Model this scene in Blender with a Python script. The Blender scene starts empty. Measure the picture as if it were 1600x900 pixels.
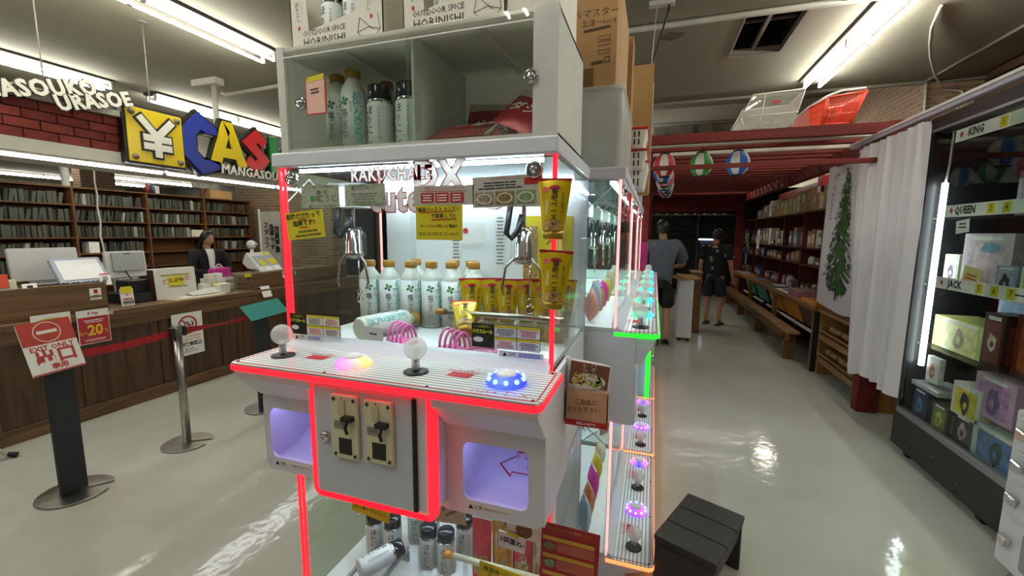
import bpy, math, random
from math import pi, sin, cos, tan, atan2, radians as R
from mathutils import Matrix, Vector, Euler
random.seed(7)
SC = bpy.context.scene
COL = SC.collection

# ---------------------------------------------------------------- camera, world, exposure
def make_camera():
    yaw, pitch, roll = .3202, .1278, .00725
    f = Vector((-sin(yaw)*cos(pitch), cos(yaw)*cos(pitch), -sin(pitch)))
    r = Vector((cos(yaw), sin(yaw), 0)); u = r.cross(f)
    r2 = r*cos(roll) + u*sin(roll); u2 = u*cos(roll) - r*sin(roll)
    cd = bpy.data.cameras.new('camera'); cd.sensor_fit = 'HORIZONTAL'; cd.sensor_width = 36
    cd.lens = 36*662/1600; cd.clip_start = .05; cd.clip_end = 100
    o = bpy.data.objects.new('camera', cd); COL.objects.link(o)
    o.matrix_world = Matrix(((r2.x, u2.x, -f.x, 0), (r2.y, u2.y, -f.y, 0), (r2.z, u2.z, -f.z, 1.5), (0, 0, 0, 1)))
    SC.camera = o
make_camera()
SC.view_settings.view_transform = 'Standard'; SC.view_settings.look = 'None'
SC.view_settings.gamma = 1; SC.view_settings.use_curve_mapping = False
SC.view_settings.exposure = 0.0
WORLD_STRENGTH = .12
TUBE = 62.0
LEDW = 95.0
w = bpy.data.worlds.new('world'); SC.world = w; w.use_nodes = True
bg = w.node_tree.nodes['Background']; bg.inputs[0].default_value = (.80, .82, .72, 1); bg.inputs[1].default_value = WORLD_STRENGTH
SC.cycles.max_bounces = 8; SC.cycles.transparent_max_bounces = 24; SC.cycles.glossy_bounces = 4; SC.cycles.diffuse_bounces = 4
SC.cycles.sample_clamp_indirect = 4; SC.cycles.caustics_reflective = False; SC.cycles.caustics_refractive = False

# ---------------------------------------------------------------- materials
def lin(h):
    if not isinstance(h, str): return (*h[:3], 1)
    h = h.lstrip('#'); c = [int(h[i:i+2], 16)/255 for i in (0, 2, 4)]
    return (*[x/12.92 if x < .04045 else ((x+.055)/1.055)**2.4 for x in c], 1)
MATS = {}
def nt(name):
    m = bpy.data.materials.new(name); m.use_nodes = True
    t = m.node_tree; return m, t, t.nodes, t.links, t.nodes['Principled BSDF']
def mat(name, col, rough=.55, metal=0, var=.07, scale=9, bump=0, spec=.5, coat=0, alpha=1):
    if name in MATS: return MATS[name]
    m, t, N, L, b = nt(name); c = lin(col)
    tc = N.new('ShaderNodeTexCoord'); n = N.new('ShaderNodeTexNoise'); n.inputs['Scale'].default_value = scale; n.inputs['Detail'].default_value = 4
    L.new(tc.outputs['Object'], n.inputs['Vector'])
    r = N.new('ShaderNodeValToRGB'); L.new(n.outputs['Fac'], r.inputs[0])
    r.color_ramp.elements[0].position = .3; r.color_ramp.elements[1].position = .7
    r.color_ramp.elements[0].color = [x*(1-var) for x in c[:3]]+[1]; r.color_ramp.elements[1].color = [min(1, x*(1+var)) for x in c[:3]]+[1]
    L.new(r.outputs[0], b.inputs['Base Color'])
    b.inputs['Roughness'].default_value = rough; b.inputs['Metallic'].default_value = metal
    b.inputs['Specular IOR Level'].default_value = spec; b.inputs['Coat Weight'].default_value = coat; b.inputs['Alpha'].default_value = alpha
    if bump:
        bp = N.new('ShaderNodeBump'); bp.inputs['Strength'].default_value = bump; bp.inputs['Distance'].default_value = .01
        n2 = N.new('ShaderNodeTexNoise'); n2.inputs['Scale'].default_value = scale*6; L.new(tc.outputs['Object'], n2.inputs['Vector'])
        L.new(n2.outputs['Fac'], bp.inputs['Height']); L.new(bp.outputs[0], b.inputs['Normal'])
    MATS[name] = m; return m
def wood(name, c1, c2, rough=.5, axis='Y', scale=3):
    if name in MATS: return MATS[name]
    m, t, N, L, b = nt(name)
    tc = N.new('ShaderNodeTexCoord'); mp = N.new('ShaderNodeMapping'); L.new(tc.outputs['Object'], mp.inputs['Vector'])
    mp.inputs['Scale'].default_value = {'X': (.6, 9, 9), 'Y': (9, .6, 9), 'Z': (9, 9, .6)}[axis]
    n = N.new('ShaderNodeTexNoise'); n.inputs['Scale'].default_value = scale; n.inputs['Detail'].default_value = 6; n.inputs['Distortion'].default_value = .6
    L.new(mp.outputs[0], n.inputs['Vector']); r = N.new('ShaderNodeValToRGB'); L.new(n.outputs['Fac'], r.inputs[0])
    r.color_ramp.elements[0].position = .32; r.color_ramp.elements[1].position = .7
    r.color_ramp.elements[0].color = lin(c1); r.color_ramp.elements[1].color = lin(c2)
    L.new(r.outputs[0], b.inputs['Base Color']); b.inputs['Roughness'].default_value = rough
    MATS[name] = m; return m
def emit(name, col, s):
    if name in MATS: return MATS[name]
    m, t, N, L, b = nt(name); c = lin(col)
    b.inputs['Base Color'].default_value = c; b.inputs['Emission Color'].default_value = c; b.inputs['Emission Strength'].default_value = s
    MATS[name] = m; return m
def glass(name, tint='#ffffff', refl=1.0, rough=0.0, haze=0.0, hazecol='#dfe6e2'):
    if name in MATS: return MATS[name]
    m, t, N, L, b = nt(name); N.remove(b); out = N['Material Output']
    tr = N.new('ShaderNodeBsdfTransparent'); tr.inputs[0].default_value = lin(tint)
    gl = N.new('ShaderNodeBsdfGlossy'); gl.inputs['Roughness'].default_value = rough
    lw = N.new('ShaderNodeLayerWeight'); lw.inputs[0].default_value = .5   # symmetric on both faces of a pane
    pw = N.new('ShaderNodeMath'); pw.operation = 'POWER'; pw.inputs[1].default_value = 5; L.new(lw.outputs['Facing'], pw.inputs[0])
    mu = N.new('ShaderNodeMath'); mu.operation = 'MULTIPLY_ADD'; mu.inputs[1].default_value = .55*refl; mu.inputs[2].default_value = .028*refl; L.new(pw.outputs[0], mu.inputs[0])
    base = tr
    if haze:
        df = N.new('ShaderNodeBsdfDiffuse'); df.inputs[0].default_value = lin(hazecol)
        tl = N.new('ShaderNodeBsdfTranslucent'); tl.inputs[0].default_value = lin(hazecol)
        ms = N.new('ShaderNodeMixShader'); ms.inputs[0].default_value = .45; L.new(df.outputs[0], ms.inputs[1]); L.new(tl.outputs[0], ms.inputs[2])
        nz = N.new('ShaderNodeTexNoise'); nz.inputs['Scale'].default_value = 3
        ml = N.new('ShaderNodeMath'); ml.operation = 'MULTIPLY_ADD'; ml.inputs[1].default_value = haze*.3; ml.inputs[2].default_value = haze*.85; L.new(nz.outputs['Fac'], ml.inputs[0])
        mh = N.new('ShaderNodeMixShader'); L.new(ml.outputs[0], mh.inputs[0]); L.new(tr.outputs[0], mh.inputs[1]); L.new(ms.outputs[0], mh.inputs[2]); base = mh
    mx = N.new('ShaderNodeMixShader'); L.new(mu.outputs[0], mx.inputs[0]); L.new(base.outputs[0], mx.inputs[1]); L.new(gl.outputs[0], mx.inputs[2])
    L.new(mx.outputs[0], out.inputs[0]); MATS[name] = m; return m
def brickmat(name, c1, c2, mortar, scale, w=.5, h=.25, vec='XZ'):
    if name in MATS: return MATS[name]
    m, t, N, L, b = nt(name)
    tc = N.new('ShaderNodeTexCoord'); sp = N.new('ShaderNodeSeparateXYZ'); L.new(tc.outputs['Object'], sp.inputs[0])
    cb = N.new('ShaderNodeCombineXYZ'); L.new(sp.outputs['XYZ'.index(vec[0])], cb.inputs[0]); L.new(sp.outputs['XYZ'.index(vec[1])], cb.inputs[1])
    k = N.new('ShaderNodeTexBrick'); L.new(cb.outputs[0], k.inputs[0]); k.inputs['Scale'].default_value = scale
    k.inputs['Color1'].default_value = lin(c1); k.inputs['Color2'].default_value = lin(c2); k.inputs['Mortar'].default_value = lin(mortar)
    k.inputs['Mortar Size'].default_value = .018; k.inputs['Brick Width'].default_value = w; k.inputs['Row Height'].default_value = h
    L.new(k.outputs[0], b.inputs['Base Color']); b.inputs['Roughness'].default_value = .8
    bp = N.new('ShaderNodeBump'); bp.inputs['Strength'].default_value = .4; L.new(k.outputs[1], bp.inputs['Height']); bp.invert = True; L.new(bp.outputs[0], b.inputs['Normal'])
    MATS[name] = m; return m

# ---------------------------------------------------------------- mesh builder
class G:
    def __init__(s, m=None): s.v = []; s.f = []; s.mi = []; s.sm = []; s.mats = []; s.cur = 0; s.mt(m) if m else None
    def mt(s, m):
        if m not in s.mats: s.mats.append(m)
        s.cur = s.mats.index(m); return s
    def face(s, idx, smooth=False): s.f.append(tuple(idx)); s.mi.append(s.cur); s.sm.append(smooth)
    def poly(s, pts, smooth=False):
        n = len(s.v); s.v += [Vector(p) for p in pts]; s.face(range(n, n+len(pts)), smooth); return s
    def box(s, x0, y0, z0, x1, y1, z1):
        n = len(s.v); s.v += [Vector((x, y, z)) for z in (z0, z1) for y in (y0, y1) for x in (x0, x1)]
        for q in ((0, 2, 3, 1), (4, 5, 7, 6), (0, 1, 5, 4), (2, 6, 7, 3), (0, 4, 6, 2), (1, 3, 7, 5)): s.face([n+i for i in q])
        return s
    def obox(s, c, d, rot=(0, 0, 0)):
        n = len(s.v); s.box(-d[0]/2, -d[1]/2, -d[2]/2, d[0]/2, d[1]/2, d[2]/2); M = Matrix.Translation(c) @ Euler(rot).to_matrix().to_4x4()
        for i in range(n, len(s.v)): s.v[i] = M @ s.v[i]
        return s
    def prism(s, pts, ax, a, b):   # pts in the plane of the other two axes (cyclic order), extruded along ax
        def P(p, h): return {'X': (h, p[0], p[1]), 'Y': (p[0], h, p[1]), 'Z': (p[0], p[1], h)}[ax]
        n = len(s.v); k = len(pts); s.v += [Vector(P(p, a)) for p in pts] + [Vector(P(p, b)) for p in pts]
        ar = sum(pts[i][0]*pts[(i+1) % k][1]-pts[(i+1) % k][0]*pts[i][1] for i in range(k)); fl = (ar > 0) == (ax != 'Y')
        if b < a: fl = not fl
        A = list(range(n, n+k)); Bq = list(range(n+k, n+2*k))
        s.face(A[::-1] if fl else A); s.face(Bq if fl else Bq[::-1])
        for i in range(k):
            j = (i+1) % k; q = (A[i], A[j], Bq[j], Bq[i]); s.face(q if fl else q[::-1])
        return s
    def frame(s, outer, inner, ax, a, b):   # ring between two outlines with the same point count
        def P(p, h): return {'X': (h, p[0], p[1]), 'Y': (p[0], h, p[1]), 'Z': (p[0], p[1], h)}[ax]
        k = len(outer); n = len(s.v)
        for h in (a, b): s.v += [Vector(P(p, h)) for p in outer] + [Vector(P(p, h)) for p in inner]
        for i in range(k):
            j = (i+1) % k
            s.face((n+i, n+j, n+k+j, n+k+i)); s.face((n+2*k+i, n+3*k+i, n+3*k+j, n+2*k+j))
            s.face((n+i, n+2*k+i, n+2*k+j, n+j)); s.face((n+k+i, n+k+j, n+3*k+j, n+3*k+i))
        return s
    def tube(s, path, r, n=8, caps=True, closed=False):
        P = [Vector(p) for p in path]; k = len(P); rs = r if isinstance(r, (list, tuple)) else [r]*k
        base = len(s.v); up = None
        for i, p in enumerate(P):
            a = P[(i+1) % k] if (closed or i < k-1) else P[i]; b = P[i-1] if (closed or i > 0) else P[i]
            t = (a-b).normalized()
            if up is None: up = Vector((0, 0, 1)) if abs(t.z) < .9 else Vector((1, 0, 0))
            x = t.cross(up)
            if x.length < 1e-4: x = t.orthogonal()
            x.normalize(); y = x.cross(t).normalized(); up = y
            s.v += [p + x*(rs[i]*cos(2*pi*j/n)) + y*(rs[i]*sin(2*pi*j/n)) for j in range(n)]
        for i in range(k if closed else k-1):
            for j in range(n):
                a = base+i*n; b = base+((i+1) % k)*n; j2 = (j+1) % n
                s.face((a+j, b+j, b+j2, a+j2), True)
        if caps and not closed:
            s.face(range(base, base+n)); s.face([base+(k-1)*n+j for j in range(n)][::-1])
        return s
    def lathe(s, prof, n=20, c=(0, 0, 0), smooth=True, sx=1, sy=1):
        base = len(s.v); k = len(prof)
        for r, z in prof: s.v += [Vector((c[0]+r*cos(2*pi*j/n)*sx, c[1]+r*sin(2*pi*j/n)*sy, c[2]+z)) for j in range(n)]
        for i in range(k-1):
            for j in range(n):
                j2 = (j+1) % n; s.face((base+i*n+j, base+i*n+j2, base+(i+1)*n+j2, base+(i+1)*n+j), smooth)
        if prof[0][0] > 1e-5: s.face([base+j for j in range(n)][::-1])
        if prof[-1][0] > 1e-5: s.face([base+(k-1)*n+j for j in range(n)])
        return s
    def ball(s, c, r, n=16, m=10, sc=(1, 1, 1)):
        b = len(s.v); s.lathe([(r*sin(pi*i/m), -r*cos(pi*i/m)) for i in range(m+1)], n)
        for i in range(b, len(s.v)): s.v[i] = Vector((s.v[i].x*sc[0]+c[0], s.v[i].y*sc[1]+c[1], s.v[i].z*sc[2]+c[2]))
        return s
    def surf(s, fn, nu, nv, smooth=True):
        b = len(s.v)
        for i in range(nu+1):
            for j in range(nv+1): s.v.append(Vector(fn(i/nu, j/nv)))
        for i in range(nu):
            for j in range(nv):
                a = b+i*(nv+1)+j; s.face((a, a+nv+1, a+nv+2, a+1), smooth)
        return s
    def xf(s, M, start=0):
        for i in range(start, len(s.v)): s.v[i] = M @ s.v[i]
        return s
    def rot(s, e, c=(0, 0, 0), start=0):
        c = Vector(c); return s.xf(Matrix.Translation(c) @ Euler(e).to_matrix().to_4x4() @ Matrix.Translation(-c), start)
    def mv(s, d, start=0): return s.xf(Matrix.Translation(d), start)
    def add(s, o):
        n = len(s.v); s.v += [x.copy() for x in o.v]
        for f, mi, sm in zip(o.f, o.mi, o.sm): s.mt(o.mats[mi]); s.face([i+n for i in f], sm)
        return s
def rr(x0, y0, x1, y1, r, n=5):
    out = []
    for cx, cy, a0 in ((x1-r, y1-r, 0), (x0+r, y1-r, 90), (x0+r, y0+r, 180), (x1-r, y0+r, 270)):
        out += [(cx+r*cos(R(a0+90*i/n)), cy+r*sin(R(a0+90*i/n))) for i in range(n+1)]
    return out
def circ(cx, cy, r, n=24): return [(cx+r*cos(2*pi*i/n), cy+r*sin(2*pi*i/n)) for i in range(n)]
WOFF = {}
def O(name, g, parent=None, bevel=0, seg=2, kind=None, label=None, loc=None, rot=None):
    me = bpy.data.meshes.new(name)
    off = Vector((0, 0, 0))
    if parent is not None and parent.name in WOFF: off = WOFF[parent.name]
    me.from_pydata([tuple(v-off) for v in g.v], [], g.f)
    for m in g.mats: me.materials.append(m)
    me.polygons.foreach_set('material_index', g.mi); me.polygons.foreach_set('use_smooth', g.sm); me.update()
    o = bpy.data.objects.new(name, me); COL.objects.link(o)
    if parent is not None:
        o.parent = parent
        if parent.name in WOFF: WOFF[o.name] = off
    if bevel:
        b = o.modifiers.new('bevel', 'BEVEL'); b.width = bevel; b.segments = seg; b.limit_method = 'ANGLE'; b.angle_limit = R(40)
    if kind: o['kind'] = kind
    if label: o['label'] = label
    if loc is not None: o.location = loc
    if rot is not None: o.rotation_euler = rot
    return o
def tag(o, label, cat, group=None, kind=None):
    o['label'] = label; o['category'] = cat
    if group: o['group'] = group
    if kind: o['kind'] = kind
    return o
def T(name, label, cat, loc=(0, 0, 0), rotz=0, group=None, world=False, rot=None):
    o = bpy.data.objects.new(name, None); COL.objects.link(o); o.empty_display_size = .05
    o.location = loc; o.rotation_euler = rot if rot is not None else (0, 0, rotz); tag(o, label, cat, group)
    if world: WOFF[o.name] = Vector(loc)
    return o
KIDS = {}
def kids(o): return [c for c in bpy.data.objects if c.parent == o]
def dup(o, loc=None, rot=None, label=None, group=None, parent=None, _k=None):
    if _k is None:
        _k = {}
        for x in bpy.data.objects:
            if x.parent: _k.setdefault(x.parent.name, []).append(x)
    c = o.copy(); COL.objects.link(c)
    if parent is not None: c.parent = parent
    if loc is not None: c.location = loc
    if rot is not None: c.rotation_euler = rot
    if label: c['label'] = label
    if group: c['group'] = group
    for k in _k.get(o.name, []): dup(k, parent=c, _k=_k)
    return c
def S(name, g, bevel=0, parent=None, **k):   # a piece of the setting
    o = O(name, g, parent, bevel, **k)
    if parent is None: o['kind'] = 'structure'
    return o
BASIS = {'front': ((1, 0, 0), (0, 0, 1)), 'up': ((1, 0, 0), (0, 1, 0)), 'right': ((0, 1, 0), (0, 0, 1)), 'left': ((0, -1, 0), (0, 0, 1)), 'upx': ((0, 1, 0), (-1, 0, 0))}
TXT = {}
def text(s, size, m, pos, parent=None, face='front', align='CENTER', bold=0, name='lettering', sx=1.0, tilt=0, res=2, basis=None, line=1.0, space=1.0, label=None, depth=0, geo=False, shear=0, wire=0):
    """flat print: the words as a thin mesh lying on the surface that faces 'face'"""
    c = bpy.data.curves.new(name, 'FONT'); c.body = s; c.size = size; c.align_x = align; c.align_y = 'CENTER'; c.resolution_u = res
    c.offset = bold; c.space_line = line; c.space_character = space; c.extrude = depth; c.shear = shear
    if wire: c.fill_mode = 'NONE'; c.bevel_depth = wire; c.bevel_resolution = 0
    o = bpy.data.objects.new('t', c); COL.objects.link(o)
    dg = bpy.context.evaluated_depsgraph_get(); me0 = o.evaluated_get(dg).to_mesh()
    ex, ey = basis if basis else BASIS[face]; ex = Vector(ex).normalized(); ey = Vector(ey).normalized(); ez = ex.cross(ey)
    g = G(m); ct, st = cos(tilt), sin(tilt)
    for v in me0.vertices:
        x, y = v.co.x*sx, v.co.y; x, y = x*ct-y*st, x*st+y*ct
        g.v.append(Vector(pos)+ex*x+ey*y+ez*v.co.z)
    for p in me0.polygons: g.face(p.vertices)
    bpy.data.objects.remove(o); bpy.data.curves.remove(c)
    return g if geo else O(name, g, parent, label=label)
def vtext(s, *a, **k): k.setdefault('line', .95); return text('\n'.join(s), *a, **k)
def paper(name, c, w, h, m, face='front', tilt=0, parent=None, t=.0015, basis=None):
    """a thin rectangular sheet centred on c"""
    ex, ey = basis if basis else BASIS[face]; ex = Vector(ex).normalized(); ey = Vector(ey).normalized(); ez = ex.cross(ey).normalized()
    a = ex*cos(tilt)+ey*sin(tilt); b = ey*cos(tilt)-ex*sin(tilt); c = Vector(c); g = G(m)
    p = [c+a*(sx*w/2)+b*(sy*h/2) for sx, sy in ((-1, -1), (1, -1), (1, 1), (-1, 1))]; n = len(g.v)
    g.v += p+[q-ez*t for q in p]; g.face((0, 1, 2, 3)); g.face((7, 6, 5, 4))
    for i in range(4): j = (i+1) % 4; g.face((i, i+4, j+4, j))
    return O(name, g, parent) if name else g
WHITE = mat('white paint', '#e4e4e0', .4, var=.03); PAPER = mat('white paper', '#ecebe4', .7, var=.03); BLACK = mat('black plastic', '#17181a', .45, var=.2)
STEEL = mat('brushed steel', '#a9a69d', .28, 1, var=.12, scale=30); CHROME = mat('chrome', '#d8d8d8', .1, 1, var=.04); INK = mat('black ink', '#16161a', .7); RED = mat('red print', '#b81f26', .6, var=.08)
YELP = mat('yellow paper', '#d8c71c', .7, var=.06); CARD = mat('brown cardboard', '#a98355', .8, var=.1, scale=5); DKCARD = mat('cardboard shade print', '#4e3d29', .8)
GLASS = glass('clear glass', '#f7fbf9', .9); ACRY = glass('clear acrylic', '#fbfbf8', .8, haze=.04); FROST = glass('frosted plastic', '#ffffff', .6, rough=.25, haze=.55, hazecol='#e3e5df')
def milky(name, col, k=.5):
    m, t, N, L, b = nt(name); N.remove(b); d = N.new('ShaderNodeBsdfDiffuse'); d.inputs[0].default_value = lin(col); r = N.new('ShaderNodeBsdfTranslucent'); r.inputs[0].default_value = lin(col); g_ = N.new('ShaderNodeBsdfGlossy'); g_.inputs['Roughness'].default_value = .15
    a = N.new('ShaderNodeMixShader'); a.inputs[0].default_value = k; L.new(d.outputs[0], a.inputs[1]); L.new(r.outputs[0], a.inputs[2]); c2 = N.new('ShaderNodeMixShader'); c2.inputs[0].default_value = .04
    z = N.new('ShaderNodeTexNoise'); z.inputs['Scale'].default_value = 4; ml = N.new('ShaderNodeMath'); ml.operation = 'MULTIPLY'; ml.inputs[1].default_value = .09; L.new(z.outputs['Fac'], ml.inputs[0]); L.new(ml.outputs[0], c2.inputs[0])
    L.new(a.outputs[0], c2.inputs[1]); L.new(g_.outputs[0], c2.inputs[2]); L.new(c2.outputs[0], N['Material Output'].inputs[0]); MATS[name] = m; return m
TUBEM = emit('lamp tube', '#fffdf0', TUBE); FIX = mat('lamp housing white', '#dad9cf', .5); GREENP = mat('green print', '#3f8f4a', .6); GREYP = mat('grey print', '#77777a', .7); GOLDC = mat('ochre plastic', '#a77a2c', .45)
# ---------------------------------------------------------------- the room
def floor_mat():
    m, t, N, L, b = nt('epoxy floor'); tc = N.new('ShaderNodeTexCoord')
    n = N.new('ShaderNodeTexNoise'); n.inputs['Scale'].default_value = .9; n.inputs['Detail'].default_value = 6; L.new(tc.outputs['Object'], n.inputs['Vector'])
    r = N.new('ShaderNodeValToRGB'); L.new(n.outputs['Fac'], r.inputs[0]); r.color_ramp.elements[0].position = .3; r.color_ramp.elements[1].position = .72
    r.color_ramp.elements[0].color = lin('#a5a698'); r.color_ramp.elements[1].color = lin('#bcbdb1'); L.new(r.outputs[0], b.inputs['Base Color'])
    b.inputs['Roughness'].default_value = .10; b.inputs['Specular IOR Level'].default_value = .55
    n2 = N.new('ShaderNodeTexNoise'); n2.inputs['Scale'].default_value = 14; n2.inputs['Detail'].default_value = 2; L.new(tc.outputs['Object'], n2.inputs['Vector'])
    bp = N.new('ShaderNodeBump'); bp.inputs['Strength'].default_value = .16; bp.inputs['Distance'].default_value = .01; L.new(n2.outputs['Fac'], bp.inputs['Height']); L.new(bp.outputs[0], b.inputs['Normal'])
    return m
S('floor', G(floor_mat()).box(-22, -2.5, -.1, 4, 14, 0))
CEIL = mat('ceiling board', '#918d7d', .9, var=.05, scale=2)
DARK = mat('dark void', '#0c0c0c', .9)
g = G(CEIL)   # ceiling with the open hatch left out
for a in ((-22, -2.5, .64, 6.45), (1.09, -2.5, 3.9, 6.45), (.64, -2.5, 1.09, 4.14), (.64, 5.03, 1.09, 6.45)): g.box(a[0], a[1], 3.3, a[2], a[3], 3.36)
S('ceiling', g)
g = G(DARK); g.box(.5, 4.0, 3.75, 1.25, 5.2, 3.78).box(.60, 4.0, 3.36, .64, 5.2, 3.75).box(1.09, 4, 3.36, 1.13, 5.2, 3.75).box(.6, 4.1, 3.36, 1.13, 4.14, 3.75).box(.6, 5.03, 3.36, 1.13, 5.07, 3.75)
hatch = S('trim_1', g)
O('hatch_frame', G(mat('aluminium trim', '#8d8a82', .4, .6)).frame([(.63, 4.13), (1.10, 4.13), (1.10, 5.04), (.63, 5.04)], [(.645, 4.145), (1.085, 4.145), (1.085, 5.025), (.645, 5.025)], 'Z', 3.292, 3.31), hatch)
O('hatch_rail', G(MATS['aluminium trim']).box(.83, 4.14, 3.33, .86, 5.03, 3.37), hatch); O('hatch_rail', G(MATS['aluminium trim']).box(.64, 4.55, 3.40, 1.09, 4.57, 3.42), hatch)
O('duct_hose', G(mat('foil duct', '#6b6a66', .35, .7)).tube([(1.06+.03*sin(i), 4.2+i*.05, 3.55+.03*cos(i*1.4)) for i in range(9)], .045, 10), hatch)
S('trim_2', G(mat('ceiling rail', '#7d796b', .7)).box(2.90, -2, 3.275, 2.935, 6.45, 3.302))
CEIL2 = mat('bulkhead paint', '#8b887a', .9)
S('trim_3', G(CEIL2).box(-8.4, 6.45, 3.27, 3.9, 6.5, 4.1)); S('ceiling.001', G(CEIL2).box(-8.4, 6.5, 4.05, 4, 14, 4.1).mt(CEIL).box(-22, 6.45, 3.3, -8.4, 14, 3.36))
WALLD = mat('dark back wall', '#3a3733', .8, var=.12)
S('wall_back', G(WALLD).box(-22, 12.6, 0, 4, 12.7, 4.1)); S('wall_right', G(mat('brown wall', '#6e5c4a', .8)).box(3.5, -2.5, 0, 3.6, 12.6, 4.1))
S('wall_left', G(mat('far left wall', '#8f8a78', .9)).box(-22.1, -2.5, 0, -22, 13, 4.1))
S('wall_left.001', G(brickmat('left brick', '#8d6f55', '#755a45', '#b9a88f', 4, vec='YZ')).box(-13.4, 6.6, 0, -13.1, 7.3, 3.3))
BRK = ['#8f7058', '#a07f64', '#84664f', '#977a62']
BRKM = [mat('tan brick %d' % i, c, .85, var=.12, scale=20) for i, c in enumerate(BRK)]; MORT = mat('pale mortar', '#b7aa94', .9)
def brick_face(root, x0, x1, z0, z1, y, bw, bh, mats, gap=.010, t=.012, axis='X', j=.5):
    """bricks as single pieces, sharing one mesh per length"""
    cache = {}
    def put(a, L, z):
        key = (round(L, 3), random.randrange(len(mats)))
        if key not in cache:
            gg = G(mats[key[1]]); h = bh-gap
            gg.box(0, -t, 0, L, .004, h) if axis == 'X' else gg.box(-.004, 0, 0, t, L, h)
            o = O('brick', gg, root, bevel=.002, seg=1); cache[key] = o
        else:
            o = cache[key].copy(); COL.objects.link(o); o.parent = root
        loc = Vector((a, y, z)) if axis == 'X' else Vector((y, a, z))
        o.location = loc - WOFF.get(root.name, Vector())
        return o
    z = z0; r = 0
    while z < z1-.02:
        a = x0 - (bw*j if r % 2 else 0)
        while a < x1-.01:
            s = max(a, x0); e = min(a+bw-gap, x1)
            if e-s > .02: put(s, e-s, z)
            a += bw
        z += bh; r += 1
def add_bricks_at_origin(): pass
g = G(MORT).box(2.96, 6.5, 0, 3.48, 7.0, 3.3)
pil = S('wall_right.001', g)
O('brick_side', G(brickmat('pillar side', BRK[0], BRK[1], '#b7aa94', 4.2, vec='YZ')).box(2.952, 6.52, 0, 2.961, 11, 3.9), pil)
brick_face(pil, 2.955, 3.47, 2.2, 3.29, 6.5, .125, .052, BRKM)
pil2 = S('wall_back.001', G(brickmat('rear pillar', '#8a6f57', '#75604c', '#a99b84', 4.4)).box(-8.35, 6.75, 0, -5.9, 7.1, 3.3))
# wooden planks along the top of the right wall
wd = wood('dark wall plank', '#3a2716', '#6b4a2b', .6, 'Y')
wr = S('trim_4', G(wd).box(3.44, -2, 2.2, 3.5, 6.4, 3.3))
for i in range(6): O('plank', G(wd).box(3.37-.012*(i % 2), -2, 2.72+.095*i, 3.44, 6.4-.08*(i % 3), 2.805+.095*i), wr, bevel=.006)

# ---------------------------------------------------------------- ceiling tubes
def lamp_proto():
    t = T('ceiling_lamp', 'x', 'lamp')
    g = G(mat('lamp base grey', '#45433c', .6)).prism([(-.14, .0), (-.13, -.02), (-.03, -.045), (.03, -.045), (.13, -.02), (.14, .0)], 'Y', 0, 1.18); O('housing', g, t)
    for x in (-.075, .075):
        tb = O('tube', G(TUBEM).tube([(x, .02, -.085), (x, 1.16, -.085)], .0135, 8), t)
        for ya in (0, 1.16): O('socket', G(FIX).box(x-.014, ya, -.099, x+.014, ya+.02, -.02), t)
    return t
LP = lamp_proto(); first = [True]
ORD = ('first', 'second', 'third', 'fourth', 'fifth', 'sixth', 'seventh')
def lamp(x, y, z, label, group):
    if first[0]: first[0] = False; o = LP; o.location = (x, y, z)
    else: o = dup(LP, (x, y, z))
    o['label'] = label; o['group'] = group; return o
for i, y in enumerate((-1.2, .0, 1.18, 2.36)): lamp(-3.78, y, 3.295, ORD[i]+' twin tube lamp of the ceiling row above the counter front, counted from the camera', 'tube lamps over the counter front')
for i, y in enumerate((-1.0, 1.24, 2.42)): lamp(-6.4, y, 3.295, ORD[i]+' twin tube lamp of the row behind the white shop lettering, from the left', 'tube lamps behind the lettering')
for i, y in enumerate((4.03, 5.2)): lamp(-6.35, y, 3.295, ('nearer', 'farther')[i]+' twin tube lamp of the ceiling row seen above the cash sign', 'tube lamps above the cash sign')
for i, y in enumerate((.12, 1.3, 2.48, 3.66, 4.84)): lamp(1.66, y, 3.295, ORD[i]+' twin tube lamp of the ceiling row above the right aisle, from the camera', 'tube lamps over the aisle')
for i, y in enumerate((-1.2, 0.0)): lamp(-1.1, y, 3.295, ORD[i]+' twin tube lamp of the row above the near crane machine', 'tube lamps over the machines')
for i, (x, y) in enumerate(((-16.9, 9.0), (-16.9, 10.18), (-16.9, 11.3), (-19, 7.4), (-19, 8.6), (-19, 10.4), (-13.5, 5.3))): lamp(x, y, 3.295, ORD[i]+' twin tube lamp far off above the wall shelf', 'tube lamps beyond the book shelf')
for x, lb in ((.3, 'left'), (1.5, 'right')):
    o = lamp(x+1.18, 9.3, 3.0, lb+' twin tube lamp glowing through the slats of the red pergola', 'lamps above the pergola'); o.rotation_euler = (0, 0, pi/2)
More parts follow.
